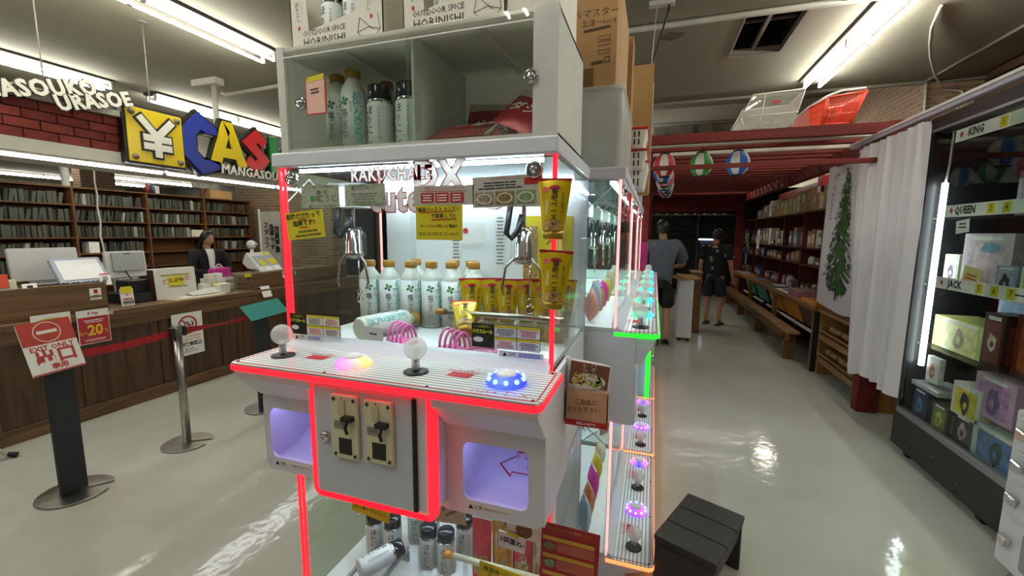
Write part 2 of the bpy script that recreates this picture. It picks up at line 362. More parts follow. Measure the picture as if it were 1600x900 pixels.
# pipes and rods under the ceiling
PIPE = mat('white conduit', '#c9c6ba', .5)
tag(O('conduit_pipe', G(PIPE).tube([(-.9, 4.08, 3.27), (2.5, 4.1, 3.27)], .025, 8)), 'white conduit pipe across the ceiling before the open hatch', 'pipe')
tag(O('conduit_pipe', G(PIPE).tube([(-5.35, 4.25, 3.27), (-5.3, 4.25, 3.24), (-4.0, 4.17, 3.24)], .022, 8)), 'short white conduit pipe on the ceiling over the cash sign', 'pipe')
t = T('ceiling_bracket', 'white ceiling bracket with a drop pole above the cash sign', 'bracket', (-5.1, 3.9, 3.3), world=True)
O('plate', G(PIPE).box(-5.35, 3.85, 3.22, -4.95, 3.97, 3.3), t, bevel=.01); O('pole', G(PIPE).tube([(-5.05, 3.91, 3.25), (-5.05, 3.91, 2.55)], .03, 8), t)
for i, y in enumerate((6.9, 8.1)): lamp(-1.2, y+.5, 3.6, ('nearer', 'farther')[i]+' twin tube lamp of the raised rear ceiling behind the machines', 'tube lamps of the rear ceiling')  # added lamps, hidden behind the stacked boxes, to brighten the upper rear wall
# ---------------------------------------------------------------- two-tier crane machines
MW, MD = .934, .545
LOGO = milky('logo print', '#e4dad4', .16)
BODY = mat('machine white', '#dcdee8', .35, var=.02); DOORM = mat('door grey', '#cbced8', .4, var=.02); CREAM = mat('cream plastic', '#d9d2ae', .4, var=.03)
INNER = mat('inner white', '#eef2f2', .45, var=.02); LILAC = mat('chute white', '#dcdce6', .4, var=.03)
LEDR = emit('red light strip', '#ff1c2c', 1.7); LEDG = emit('green light strip', '#22ff2a', 1.6); LEDP = emit('pink light strip', '#ffb4ae', 1.2); LEDO = emit('orange light strip', '#ff8a50', 1.8)
LEDWM = emit('white lamp bar', '#e2f3ff', LEDW); PURP = emit('violet lamp', '#b4aeff', 9.0)
MIRR = mat('mirror panel', '#aab4ba', .18, 1, var=.06, scale=40)
def stripes():
    m, t, N, L, b = nt('striped panel print'); tc = N.new('ShaderNodeTexCoord'); sp = N.new('ShaderNodeSeparateXYZ'); L.new(tc.outputs['Object'], sp.inputs[0])
    f = N.new('ShaderNodeMath'); f.operation = 'MULTIPLY'; f.inputs[1].default_value = 62; L.new(sp.outputs[1], f.inputs[0])
    q = N.new('ShaderNodeMath'); q.operation = 'FRACT'; L.new(f.outputs[0], q.inputs[0]); c = N.new('ShaderNodeMath'); c.operation = 'LESS_THAN'; c.inputs[1].default_value = .36; L.new(q.outputs[0], c.inputs[0])
    mx = N.new('ShaderNodeMix'); mx.data_type = 'RGBA'; L.new(c.outputs[0], mx.inputs[0]); mx.inputs[6].default_value = lin('#e9ebea'); mx.inputs[7].default_value = lin('#9aa0a2')
    L.new(mx.outputs[2], b.inputs['Base Color']); b.inputs['Roughness'].default_value = .18; return m
STRIPE = stripes()
CLEARB = glass('clear ball', '#ffffff', 1.2, haze=.45, hazecol='#ffffff')
def hue_glow(name, stops, s):
    m, t, N, L, b = nt(name); tc = N.new('ShaderNodeTexCoord'); gr = N.new('ShaderNodeTexGradient'); gr.gradient_type = 'RADIAL'; L.new(tc.outputs['Object'], gr.inputs[0])
    r = N.new('ShaderNodeValToRGB'); e = r.color_ramp.elements; L.new(gr.outputs[1], r.inputs[0])
    while len(e) < len(stops): e.new(.5)
    for i, c in enumerate(stops): e[i].position = i/(len(stops)-1); e[i].color = lin(c)
    L.new(r.outputs[0], b.inputs['Base Color']); L.new(r.outputs[0], b.inputs['Emission Color']); b.inputs['Emission Strength'].default_value = s; return m
RAINB = hue_glow('rainbow ring light', ['#2b4bff', '#ff86c8', '#ffc060', '#ff86c8', '#2b4bff'], 1.3)
BLUEB = hue_glow('blue ring light', ['#1b38ff', '#4a62ff', '#1b30ff', '#3a50ff', '#1b38ff'], 1.5)
VIOLB = hue_glow('violet ring light', ['#a04bff', '#e070ff', '#a04bff', '#c060ff', '#a04bff'], 1.2)
GREENB = hue_glow('green ring light', ['#20e0a0', '#40c8ff', '#20e070', '#70f0a0', '#20e0a0'], 1.2)
SMOKE = glass('smoke print', '#cfcfcf', .9)
def joystick(par, x, y, z, b=BODY):
    j = O('joystick', G(BLACK).lathe([(.034, 0), (.034, .004), (.022, .006), (0, .007)], 24), par, loc=(x, y, z))
    O('shaft', G(CHROME).tube([(0, 0, .004), (0, 0, .05)], .007, 10).mt(CLEARB).tube([(0, 0, .01), (0, 0, .045)], .011, 12), j)
    O('ball_knob', G(CLEARB).ball((0, 0, .068), .031, 24, 16), j); return j
def button(par, x, y, z, m):
    j = O('push_button', G(m).lathe([(.050, 0), (.052, .006), (.044, .016), (.030, .024), (.027, .024)], 32), par, loc=(x, y, z))
    O('button_cap', G(WHITE).lathe([(.026, .02), (.026, .026), (.02, .030), (0, .031)], 24), j)
    if m in (BLUEB, VIOLB):
        d = emit('pale blue dot', '#7d9cff', 3)
        g = G(d)
        for i in range(10): g.ball((.045*cos(i*.628), .045*sin(i*.628), .016), .0065, 8, 6)
        O('light_dots', g, j)
DV = [0.0]   # how much less the control panel juts out
def panel(par, z, led, buttons):
    dv = DV[0]; jy = -.135+.55*dv
    x0, x1, y0, y1 = .012, .956, -.24+dv, .0
    pl = [(x1, y1), (x0, y1)] + [p for p in rr(x0, y0, x1, y1, .022, 6)[14:28]]
    pl = [(x1, y1), (x0, y1), (x0, y0+.02), (x0+.006, y0+.006), (x0+.02, y0), (x1-.02, y0), (x1-.006, y0+.006), (x1, y0+.02)]
    p = O('control_panel', G(STRIPE).prism(pl, 'Z', z-.006, z), par, bevel=.002)
    def ins(d): return [(x1-d, y1-d), (x0+d, y1-d), (x0+d, y0+.02+d*.4), (x0+.006+d*.7, y0+.006+d*.7), (x0+.02+d*.4, y0+d), (x1-.02-d*.4, y0+d), (x1-.006-d*.7, y0+.006+d*.7), (x1-d, y0+.02+d*.4)]
    O('red_border', G(RED).frame(ins(.010), ins(.014), 'Z', z, z+.0006), p)
    O('light_edge', G(led).prism(ins(-.003), 'Z', z-.022, z-.006), par, bevel=.002, label='glowing strip along the panel edge')
    for i, (bx, m) in enumerate(zip((.372, .840), buttons)):
        joystick(par, (.110, .577)[i], jy, z)
        button(par, bx, jy, z+.0005, m)
        cx = (.222, .70)[i]
        O('card_window', G(RED).poly([(cx-.035, jy+.002, z+.001), (cx+.030, jy+.002, z+.001), (cx+.038, jy+.037, z+.001), (cx-.028, jy+.037, z+.001)]), p)
        text('PLAYERS', .024, RED, (cx, jy+.05, z+.001), p, 'up', res=1, tilt=0)
    text('cute DX', .045, RED, (.845, -.205+dv*.9, z+.001), p, 'up', bold=-.001, res=1)
    g = G(BLACK)
    for bx in (.03, .345, .66, .935):
        for by in (-.022, -.222+dv): g.lathe([(.005, 0), (.004, .002), (0, .0025)], 8, (bx, by, z))
    O('panel_screws', g, p)
def coin_mech(par, x0, x1, z0, z1, y):
    m = O('coin_mechanism', G(CREAM).prism(rr(x0, z0, x1, z1, .008, 4), 'Y', y-.012, y), par, bevel=.003)
    w = x1-x0; cx = (x0+x1)/2
    O('coin_slot', G(BLACK).box(cx-.008, y-.0125, z1-.052, cx-.0035, y-.011, z1-.006), m)
    O('slot_plate', G(mat('cream shade', '#c3bb96', .4)).box(cx-.016, y-.0155, z1-.056, cx+.004, y-.012, z1-.010), m)
    O('return_lever', G(BLACK).box(cx+.002, y-.030, z1-.066, cx+.034, y-.012, z1-.054).tube([(cx+.020, y-.024, z1-.062), (cx+.016, y-.028, z1-.085), (cx+.02, y-.026, z1-.100)], .0045, 8), m)
    O('price_plate', G(mat('plate grey', '#8f9182', .5)).box(x0+.010, y-.0132, z1-.096, x0+.043, y-.012, z1-.072), m)
    text('100円', .014, INK, (x0+.0265, y-.0136, z1-.084), m, res=1)
    O('coin_return', G(BLACK).box(cx-.020, y-.0128, z0+.014, cx+.022, y-.011, z0+.060), m)
    g = G(mat('dark screw', '#4a453a', .4, .6))
    for sx in (x0+.011, x1-.011):
        for sz in (z0+.012, z1-.012): g.lathe([(.0055, 0), (.0045, .002), (0, .0025)], 10).rot((pi/2, 0, 0), start=len(g.v)-40) if 0 else g.obox((sx, y-.013, sz), (.008, .003, .008), (0, .785, 0))
    O('screws', g, m)
def chute(par, x0, x1, wx0, wx1, z0, z1, wz0, wz1, y, tag_):
    out = rr(x0, z0, x1, z1, .03, 6); inn = rr(wx0, wz0, wx1, wz1, .022, 6)
    c = O('prize_chute', G(BODY).frame(out, inn, 'Y', y, y+.012), par, bevel=.003)
    g = G(LILAC); d = .30; f = wz0-.02; b0, b1 = wx0-.012, wx1+.012
    g.poly([(b0, y+.012, f), (b1, y+.012, f), (b1, y+.10, f+.005), (b0, y+.10, f+.005)])
    g.poly([(b0, y+.10, f+.005), (b1, y+.10, f+.005), (b1, y+d, f+.10), (b0, y+d, f+.10)])
    for bx in (b0, b1): g.poly([(bx, y+.012, f), (bx, y+.012, wz1+.02), (bx, y+d, wz1+.02), (bx, y+d, f+.1), (bx, y+.1, f+.005)])
    g.poly([(b0, y+d, f+.1), (b1, y+d, f+.1), (b1, y+d, wz1+.02), (b0, y+d, wz1+.02)]); g.poly([(b0, y+.012, wz1+.02), (b1, y+.012, wz1+.02), (b1, y+d, wz1+.02), (b0, y+d, wz1+.02)])
    O('chute_liner', g, c)
    O('chute_light', G(PURP).box(b0+.01, y+.03, wz1+.012, b1-.01, y+.05, wz1+.018), c, label='violet lamp inside the chute')
    sl = (0, .20, .095); A = Vector((wx0+.045, y+.112, f+.012)); U1 = Vector((1, 0, 0)); U2 = Vector(sl).normalized()
    arrow = [(0, .062), (.045, .024), (.045, .04), (.14, .04), (.14, .115), (.045, .115), (.045, .098)]
    a3 = [(p[0], p[1]) for p in arrow]; cen = (.075, .07); inn2 = [(cen[0]+(p[0]-cen[0])*.93, cen[1]+(p[1]-cen[1])*.90) for p in a3]
    gg = G(RED); k = len(a3); gg.v = [A+U1*p[0]+U2*p[1]+Vector((0, -.001, .002)) for p in a3+inn2]
    for i in range(k): j = (i+1) % k; gg.face((i, j, k+j, k+i))
    O('arrow_print', gg, c)
    text('PRIZE\nOUT', .034, RED, A+U1*.092+U2*.078+Vector((0, -.001, .002)), c, basis=((1, 0, 0), sl), bold=-.001, res=1)
    paper('caution_label', ((wx0+wx1)/2-.02, y-.001, wz0-.018), .125, .017, WHITE, parent=c)
    O('caution_triangle', G(INK).poly([(wx0+.015, y-.002, wz0-.024), (wx0+.031, y-.002, wz0-.024), (wx0+.023, y-.002, wz0-.011)]), c)
    text('注意', .013, INK, (wx0+.045, y-.002, wz0-.018), c, res=1); text('景品取出口に手を入れないで下さい', .0075, INK, ((wx0+wx1)/2+.008, y-.002, wz0-.018), c, res=1, sx=.62)
def tier(r, z0, z1, led, hdr, sill=True):
    """glass box of one tier: floor z0, top z1"""
    O('prize_floor', G(INNER).box(.01, .01, z0-.015, MW-.01, MD-.01, z0-.002), r)
    O('rear_panel', G(INNER).box(.0, MD-.012, z0, MW, MD, z1), r)
    O('top_panel', G(MIRR).box(.01, .01, z1-.004, MW-.01, MD-.012, z1), r)
    g = G(BODY).prism([(-.030, z0-.012), (.012, z0+.020), (.012, z0-.02), (-.03, z0-.02)], 'X', .01, MW-.01); O('front_sill', g, r)
    for a, b, y in ((.028, .50, .004), (.488, .905, -.003)):
        p = O('glass_pane', G(GLASS).box(a, y, z0+.012, b, y+.005, z1-.002), r)
    for x in (-.003, MW-.002): O('side_glass', G(GLASS).box(x, .006, z0-.01, x+.005, MD-.012, z1), r)
    g = O('light_post', G(led).box(-.004, -.004, z0, .0036, .004, z1), r, label='glowing corner strip'); O('light_post', G(led).box(.0155, -.005, z0, .0231, .003, z1), r); O('light_post', G(led).box(MW-.014, -.005, z0-.01, MW-.003, .006, z1), r)
    O('clear_post', G(GLASS).box(.0058, -.003, z0, .0132, .003, z1), r)
    O('light_post', G(LEDP).box(.003, MD-.02, z0, .011, MD-.014, z1), r)
    O('corner_post', G(BODY).box(-.002, MD-.012, z0-.02, .035, MD, z1).box(MW-.03, MD-.014, z0-.02, MW, MD, z1), r)
    O('lamp_bar', G(LEDWM).box(.05, .03, z1-.010, MW-.05, .042, z1-.005), r); O('lamp_bar', G(LEDWM).box(.05, MD-.05, z1-.010, MW-.05, MD-.038, z1-.005), r)
    # crossed white lines printed near the top of the rear and side walls
    g = G(WHITE); a, b = z1-.105, z1-.02
    for i in range(9):
        x = .03+i*.1
        for s in (0, 1):
            p0, p1 = Vector((x+.1*s, MD-.0135, a)), Vector((x+.1*(1-s), MD-.0135, b)); n = Vector((.0016, 0, .0016*(1 if s else -1)))
            g.poly([p0-n, p0+n, p1+n, p1-n])
    for sx in (.004,):
        for i in range(5):
            y = .02+i*.1
            for s in (0, 1):
                p0, p1 = Vector((sx, y+.1*s, a)), Vector((sx, y+.1*(1-s), b)); n = Vector((0, .0016, .0016*(1 if s else -1)))
                g.poly([p0-n, p0+n, p1+n, p1-n])
    O('lattice_print', g, r)
def claw_unit(r, x, y, zt, zc, arms=True):
    """carriage, cable and two-armed claw hanging in a tier"""
    c = O('claw_carriage', G(WHITE).box(x-.075, y-.05, zt-.11, x+.045, y+.05, zt-.035).mt(mat('carriage grey', '#b9bcc0', .4)).box(x-.08, y-.03, zt-.035, x+.06, y+.03, zt-.02), r, bevel=.004)
    paper('caution_card', (x-.015, y-.052, zt-.070), .1, .06, WHITE, parent=c)
    O('cable_loom', G(BLACK).tube([(x-.035, y-.03, zt-.10), (x-.04, y-.04, zt-.16), (x-.045, y-.045, zt-.20), (x-.03, y-.04, zt-.215), (x-.01, y-.03, zt-.19), (x, y-.02, zt-.14)], .010, 8), c)
    h = O('claw_head', G(CHROME).tube([(x, y, zt-.04), (x, y, zc+.12)], .007, 8).lathe([(.012, .115), (.026, .105), (.026, .075), (.03, .07), (.03, .03), (.034, .025), (.034, .01), (.012, 0)], 16, (x, y, zc)), c)
    O('claw_hood', G(ACRY).lathe([(.028, .12), (.045, .09), (.047, .02), (.03, 0)], 8, (x, y, zc)), h)
    for s in (-1, 1): O('claw_arm', G(STEEL).tube([(x+s*.02, y-.01, zc+.03), (x+s*.058, y-.015, zc-.012), (x+s*.07, y-.015, zc-.085), (x+s*.064, y-.015, zc-.105)], .0042, 8), h)
    O('hook_chain', G(CHROME).tube([(x+.025, y-.01, zc+.01), (x+.027, y-.012, zc-.11)], .0025, 6).tube([(x+.027+.011*cos(t*.7), y-.012, zc-.123+.011*sin(t*.7)) for t in range(9)], .002, 6, closed=True).tube([(x+.027+.014*cos(t*.7), y-.012, zc-.15+.014*sin(t*.7)) for t in range(9)], .002, 6, closed=True), h)
    q = -1 if x > .5 else 1
    O('feed_cable', G(WHITE).tube([(x+.05*q, y+.04, zt-.09), (x+.12*q, y+.06, zt-.115), (x+.20*q, y+.09, zt-.1), (x+.22*q, y+.14, zt-.06)], .005, 6).mt(BLACK).ball((x+.2*q, y+.09, zt-.095), .016, 10, 8, (1, 1, .8)), c)
def crane(name, label, loc, rotz, led, blinks, group, claws, post=None, low=None, dv=0.0):
    DV[0] = dv; cy = -.133+.6*dv
    post = post or led; low = low or led; lower = True
    r = T(name, label, 'crane game', loc, rotz, group)
    O('header', G(BODY).box(-.012, -.022, 1.706, MW+.004, MD, 1.752), r, bevel=.006)
    tier(r, 1.132, 1.706, post, True)
    panel(r, 1.120, led, blinks[:2])
    # body below the upper panel
    fas = [(-.232+dv, 1.098), (-.222+dv, 1.07), (cy-.017, .995), (cy, .985), (cy+.023, .985), (-.02, 1.098)]
    O('fascia', G(BODY).prism(fas, 'X', .018, .29), r, bevel=.004); O('fascia', G(BODY).prism(fas, 'X', .67, .948), r, bevel=.004)
    chute(r, .010, .32, .035, .26, .732, 1.0, .777, .942, cy, 'l'); chute(r, .64, .946, .716, .900, .732, 1.0, .777, .942, cy, 'r')
    O('body_side', G(BODY).box(.010, cy+.011, .735, .022, MD, 1.115), r); O('body_side', G(BODY).box(MW-.002, cy+.011, .735, MW+.010, .18, 1.115).box(MW-.012, .18, .735, MW-.002, MD, 1.115), r)
    O('body_bottom', G(BODY).box(.022, cy+.013, .732, MW-.002, MD, .742), r); O('body_rear', G(BODY).box(.0, MD-.012, .742, MW, MD, 1.115), r)
    # coin column
    col = O('coin_column', G(BODY).prism(rr(.285, .752, .668, 1.10, .020, 6), 'Y', -.205+dv, cy+.018), r, bevel=.004)
    out = rr(.279, .747, .677, 1.14, .026, 6); inn = rr(.292, .760, .660, 1.13, .018, 6)
    u = [i for i in range(len(out)) if out[i][1] < 1.10]
    g = G(led); k = len(u)
    for yy in (-.213+dv, -.196+dv):
        g.v += [Vector((out[i][0], yy, min(out[i][1], 1.1))) for i in u] + [Vector((inn[i][0], yy, min(inn[i][1], 1.1))) for i in u]
    def seg(i, j):
        g.face((i, j, k+j, k+i)); g.face((2*k+i, 3*k+i, 3*k+j, 2*k+j)); g.face((i, 2*k+i, 2*k+j, j)); g.face((k+i, k+j, 3*k+j, 3*k+i))
    for i in range(k-1): seg(i, i+1)
    g.box(.279, -.213+dv, .775, .292, -.196+dv, 1.1).box(.652, -.213+dv, .775, .677, -.196+dv, 1.1).box(.30, -.213+dv, .747, .655, -.196+dv, .760)
    O('light_trim', g, col, label='glowing strip around the coin door')
    O('front_plate', G(BODY).prism(rr(.290, .758, .655, 1.098, .016, 5), 'Y', -.210+dv, -.2+dv), col)
    d = O('coin_door', G(DOORM).box(.302, -.216+dv, .765, .612, -.208+dv, 1.079), r, bevel=.003)
    O('hinge', G(BLACK).box(.612, -.217+dv, .767, .622, -.208+dv, 1.078), d)
    g = G(BLACK)
    for i in range(9): g.box(.613, -.219+dv, .78+i*.033, .621, -.216+dv, .80+i*.033)
    O('hinge_knuckles', g, d)
    O('door_lock', G(CHROME).lathe([(.014, 0), (.014, .008), (.011, .012), (.004, .012), (.004, .009), (0, .009)], 16).rot((pi/2, 0, 0)).mv((.336, -.216+dv, .935)), d)
    coin_mech(d, .366, .452, .885, 1.066, -.216+dv); coin_mech(d, .473, .560, .889, 1.064, -.216+dv)
    for x, z in ((.058, 1.668), (.872, 1.667)):
        lk = O('glass_lock', G(CHROME).lathe([(.023, 0), (.023, .012), (.018, .018), (.016, .010), (.010, .010), (.009, .02), (.004, .02), (.004, .016), (0, .016)], 20).rot((pi/2, 0, 0)).mv((x, -.004, z)), r)
    # logo on the front glass
    for m, b, dy, wr in ((RED, .0062, -.0074, .0016), (LOGO, .006, -.0068, 0)):
        text('RAKUCHALE', .054, m, (.425, dy, 1.672), r, sx=.86, bold=b*.35, res=1, name='logo_lettering', wire=wr*.6, space=1.08); text('DX', .118, m, (.585, dy, 1.658), r, bold=b, sx=.9, res=2, name='logo_lettering', wire=wr, space=1.1); text('cute', .108, m, (.44, dy, 1.598), r, bold=b*.8, sx=.85, res=2, name='logo_lettering', wire=wr, space=1.1)
    for x, y, zc in claws[0]: claw_unit(r, x, y, 1.70, zc)
    if lower:
        tier(r, .150, .742, post, False)
        DV[0] = dv*.65; panel(r, .130, low, blinks[2:])
        O('lower_body', G(BODY).prism([(-.232+dv, .108), (-.2+dv, .09), (cy+.013, .07), (cy+.013, .0), (MD, .0), (MD, .13), (-.02, .13), (-.02, .108)], 'X', .016, MW), r)
        for x, y, zc in claws[1]: claw_unit(r, x, y, .74, zc)
    return r
M1 = crane('crane_machine', 'near two-tier white crane machine with red glowing trim and a grey coin door', (-1.18, 1.12, 0), 0, LEDR, (RAINB, BLUEB, VIOLB, BLUEB), None, ([(.105, .22, 1.40), (.775, .22, 1.40)], [(.10, .18, .55), (.775, .18, .50)]))
M2 = crane('crane_machine', 'side-on crane machine with green glowing trim, right behind the near one', (-.13, 1.685, 0), pi/2, LEDG, (GREENB, GREENB, VIOLB, RAINB), None, ([(.2, .25, 1.40), (.7, .25, 1.42)], [(.2, .22, .50), (.7, .22, .50)]), LEDP, LEDO, .072)
for i, (y, lb) in enumerate(((2.655, 'second side-on crane machine of the aisle row, next after the green-trimmed one'), (3.625, 'farthest crane machine of the aisle row, by the magenta post'))):
    dup(M2, (-.13, y, 0), label=lb)
for o in list(bpy.data.objects):   # the other aisle machines glow pink, not green
    if o.type == 'MESH' and LEDG.name in [s.name for s in o.data.materials if s]:
        top = o
        while top.parent: top = top.parent
        if top is not M2 and top.location.y > 2:
            for k, s in enumerate(o.material_slots):
                if s.material == LEDG: s.link = 'OBJECT'; s.material = LEDP
# ---------------------------------------------------------------- prizes and notes of the near machine
def bars(par, c, w, h, n, m, basis=BASIS['front'], tilt=0, ragged=.35, name='text_lines'):
    """rows of small print too fine to read, as thin flat bars"""
    ex, ey = (Vector(b).normalized() for b in basis); ez = ex.cross(ey); a = ex*cos(tilt)+ey*sin(tilt); b = ey*cos(tilt)-ex*sin(tilt); g = G(m); c = Vector(c)+ez*.0008
    for i in range(n):
        y = h/2-(i+.5)*h/n; ww = w*(1-random.random()*ragged); t = h/n*.22; x = -ww/2
        while x < ww/2:
            e = min(ww/2, x+w*random.uniform(.08, .25)); g.poly([c+a*x+b*(y-t), c+a*e+b*(y-t), c+a*e+b*(y+t), c+a*x+b*(y+t)]); x = e+w*.018
    return O(name, g, par)
def note(name, label, cat, c, w, h, m, face='front', tilt=0, group=None, basis=None):
    o = paper(name, (0, 0, 0), w, h, m, face, tilt, basis=basis); o.location = c; tag(o, label, cat, group); WOFF[o.name] = Vector(c); return o
YF = 1.108
LABEL = mat('bottle label white', '#e9efea', .5, var=.02); KOJI = mat('milky plastic', '#dfe3d6', .3, var=.03); TEAL = mat('teal dots', '#67b9ac', .6)
def koji():
    t = T('koji_bottle', 'x', 'bottle')
    O('body', G(KOJI).lathe([(.034, 0), (.040, .006), (.040, .19), (.036, .205), (.022, .224), (.020, .236)], 20), t)
    O('bottle_cap', G(GOLDC).lathe([(.022, .234), (.024, .236), (.024, .256), (.021, .260), (0, .260)], 20), t, label='ochre cap')
    lab = O('label_sleeve', G(LABEL).lathe([(.0405, .012), (.0408, .185)], 20), t)
    def onb(u, z, r=.0415): a = -pi/2+u; return Vector((r*cos(a), r*sin(a), z))
    g = G(TEAL)
    for i in range(130):
        u = random.uniform(.62, 1.25); z = random.uniform(.015, .183); d = .0026; g.poly([onb(u-d/.04, z), onb(u, z-d*1.3), onb(u+d/.04, z), onb(u, z+d*1.3)])
    O('dot_print', g, lab)
    g = G(GREENP)
    for k in range(4): a = k*pi/2+.4; g.poly([onb(-.1, .155), onb(-.1+.010*cos(a)/.04-.006*sin(a)/.04, .155+.010*sin(a)+.006*cos(a)), onb(-.1+.016*cos(a)/.04, .155+.016*sin(a)), onb(-.1+.010*cos(a)/.04+.006*sin(a)/.04, .155+.010*sin(a)-.006*cos(a))])
    O('leaf_print', g, lab)
    tx = vtext('塩こうじ', .024, INK, (-.004, -.0425, .085), geo=True, res=1); O('lettering', tx, lab)
    tx = vtext('麹の花', .012, GREYP, (.018, -.0405, .135), geo=True, res=1); O('lettering', tx, lab)
    return t
KB = koji(); KG = 'koji bottles standing along the rear of the upper prize floor'
ks = [(-1.085, 1.44), (-1.0, 1.45), (-.905, 1.46), (-.82, 1.47), (-.735, 1.475), (-.648, 1.49)]
names = ['first from the left, by the left claw', 'second from the left', 'third from the left', 'fourth from the left, right of the joint', 'fifth from the left', 'rightmost, next to the yellow tubes']
for i, (x, y) in enumerate(ks):
    o = KB if i == 0 else dup(KB, (x, y, 1.131)); o.location = (x, y, 1.131); o.rotation_euler = (0, 0, .62-.05*i)
    o['label'] = 'koji bottle in the upper tier row, ' + names[i]; o['group'] = KG
for i, x in enumerate((-.955, -.775, -.695)):
    dup(KB, (x, 1.575, 1.131), (0, 0, -.1), 'ochre-capped koji bottle half hidden behind the front bottle row', 'koji bottles in the back row')
o = dup(KB, (-.945, 1.185, 1.172), (-pi/2, -.35, .0), 'koji bottle lying on its side with its base towards the front glass', 'x'); del o['group']
o.rotation_euler = (Matrix.Rotation(-.30, 3, 'Z') @ Matrix.Rotation(-pi/2, 3, 'X')).to_euler()
# squeeze tubes of paste
TY = mat('tube yellow', '#d3b40d', .28, .35, var=.08, scale=25); TG = mat('tube gold cap', '#a98a2c', .35, .5); FOOD = mat('food photo print', '#b08a4c', .6, var=.5, scale=90); TRED = mat('tube red', '#b0202a', .4)
def tube_proto():
    t = T('paste_tube', 'x', 'tube'); H = .15
    def fn(u, v):   # u 0 bottom .. 1 crimp
        a = 2*pi*v; rx = .029+.015*u; ry = .022*(1-u)**.7+.0018; return (rx*cos(a), ry*sin(a), .022+u*(H-.022))
    O('body', G(TY).surf(fn, 8, 24), t)
    O('crimp', G(TRED).box(-.0445, -.0022, H-.004, .0445, .0022, H+.004), t, label='red crimped edge'); O('screw_cap', G(TG).lathe([(.024, 0), (.027, .003), (.028, .022), (0, .024)], 20, sy=.82), t, label='gold cap')
    def onf(x, u, e=.0012): rx = .029+.015*u; ry = .022*(1-u)**.7+.0018; return Vector((x, -ry*math.sqrt(max(0, 1-(x/rx)**2))-e, .022+u*(H-.022)))
    def wrap(g):
        for i, v in enumerate(g.v): g.v[i] = onf(v.x, (v.z-.022)/(H-.022))
        return g
    O('lettering', wrap(vtext('香味ペースト', .0175, INK, (.003, 0, .078), geo=True, res=1, line=.95, bold=.0004)), t)
    O('lettering', wrap(vtext('炒めても煮ても', .008, INK, (.024, 0, .09), geo=True, res=1)), t); O('lettering', wrap(vtext('中華調味料', .008, mat('tube white print', '#efe9cf', .5), (-.016, 0, .08), geo=True, res=1)), t)
    g = G(TRED); g.v = [Vector((.002+.015*cos(a*.393), 0, .129+.0065*sin(a*.393))) for a in range(16)]; g.face(range(16)); O('emblem', wrap(g), t)
    g = G(mat('tube pink tag', '#d6655a', .5)); g.v = [Vector(p) for p in ((-.030, 0, .118), (-.016, 0, .118), (-.016, 0, .131), (-.030, 0, .131))]; g.face(range(4)); O('price_tag', wrap(g), t)
    O('dish_print', G(FOOD).surf(lambda u, v: onf((-.022+.044*v), u*.2, .0008), 3, 8), t); return t
PT = tube_proto()
PT.location = (-.249, 1.084, 1.487); PT.rotation_euler = (0, .02, .05); PT['label'] = 'upper gold and yellow paste tube stuck upright outside the near machine glass'
dup(PT, (-.246, 1.084, 1.304), (0, .05, .05), 'lower gold and yellow paste tube stuck upright outside the near machine glass')
for i, (x, y) in enumerate(((-.607, 1.40), (-.545, 1.41), (-.482, 1.42), (-.418, 1.43), (-.352, 1.44), (-.29, 1.45))):
    dup(PT, (x+.0, y-.02+.02*(i % 2), 1.188), (0, .02*((i % 3)-1), .42), 'yellow paste tube standing upright in the rear tray, ' + ('leftmost of six', 'second of six from the left', 'third of six from the left', 'fourth of six from the left', 'fifth of six from the left', 'rightmost of six')[i], 'paste tubes in the rear tray')
tr = T('display_tray', 'low clear tray carrying the upright yellow paste tubes', 'tray', (-.45, 1.42, 1.131), world=True)
O('tray_floor', G(ACRY).box(-.66, 1.34, 1.180, -.255, 1.50, 1.186), tr); O('tray_front', G(ACRY).box(-.66, 1.335, 1.131, -.255, 1.340, 1.22), tr)
for x in (-.66, -.26): O('tray_side', G(ACRY).box(x, 1.335, 1.131, x+.005, 1.50, 1.22), tr)
CT = mat('tan carton', '#b59a68', .7, var=.15, scale=30)
for i, (x, y) in enumerate(((-.63, 1.41), (-.52, 1.41), (-.41, 1.42), (-.32, 1.43))):
    t = T('paste_carton', 'small tan printed carton below the tray of yellow tubes, ' + ('leftmost', 'second from the left', 'third from the left', 'rightmost')[i], 'carton', (x, y, 1.131), group='cartons under the tube tray', world=True)
    O('carton_body', G(CT).box(x-.046, y-.05, 1.131, x+.046, y+.05, 1.179), t, bevel=.002); O('photo_print', G(FOOD).poly([(x-.04, y-.0508, 1.136), (x+.04, y-.0508, 1.136), (x+.04, y-.0508, 1.172), (x-.04, y-.0508, 1.172)]), t)
dup(PT, (-.555, 1.205, 1.185), (-1.0, 0.0, .45), 'yellow paste tube lying tilted across the silver rod'); 
rod = T('prize_rod', 'silver prize rod with an ochre end cap across the upper tier', 'rod', (-.45, 1.26, 1.131), world=True)
O('rod', G(STEEL).tube([(-.66, 1.27, 1.235), (-.252, 1.27, 1.235)], .0095, 12), rod); O('end_cap', G(GOLDC).tube([(-.69, 1.27, 1.235), (-.66, 1.27, 1.235)], .0115, 12), rod)
for x in (-.60, -.29): O('stand_plate', G(ACRY).box(x, 1.255, 1.131, x+.006, 1.29, 1.224), rod)
PINK = mat('pink plastic', '#ef7fc4', .3, var=.04)
def arches(c, label, rz):
    t = T('prize_arch', label, 'arch', (c[0], c[1], 1.131), rz)
    O('base_plate', G(PINK).box(-.055, -.034, 0, .055, .034, .006), t, bevel=.003)
    for i in range(4): O('hoop', G(PINK).tube([(-.042+.028*i, .030*cos(a*pi/10), .006+.058*sin(a*pi/10)) for a in range(11)], .0042, 8), t)
    return t
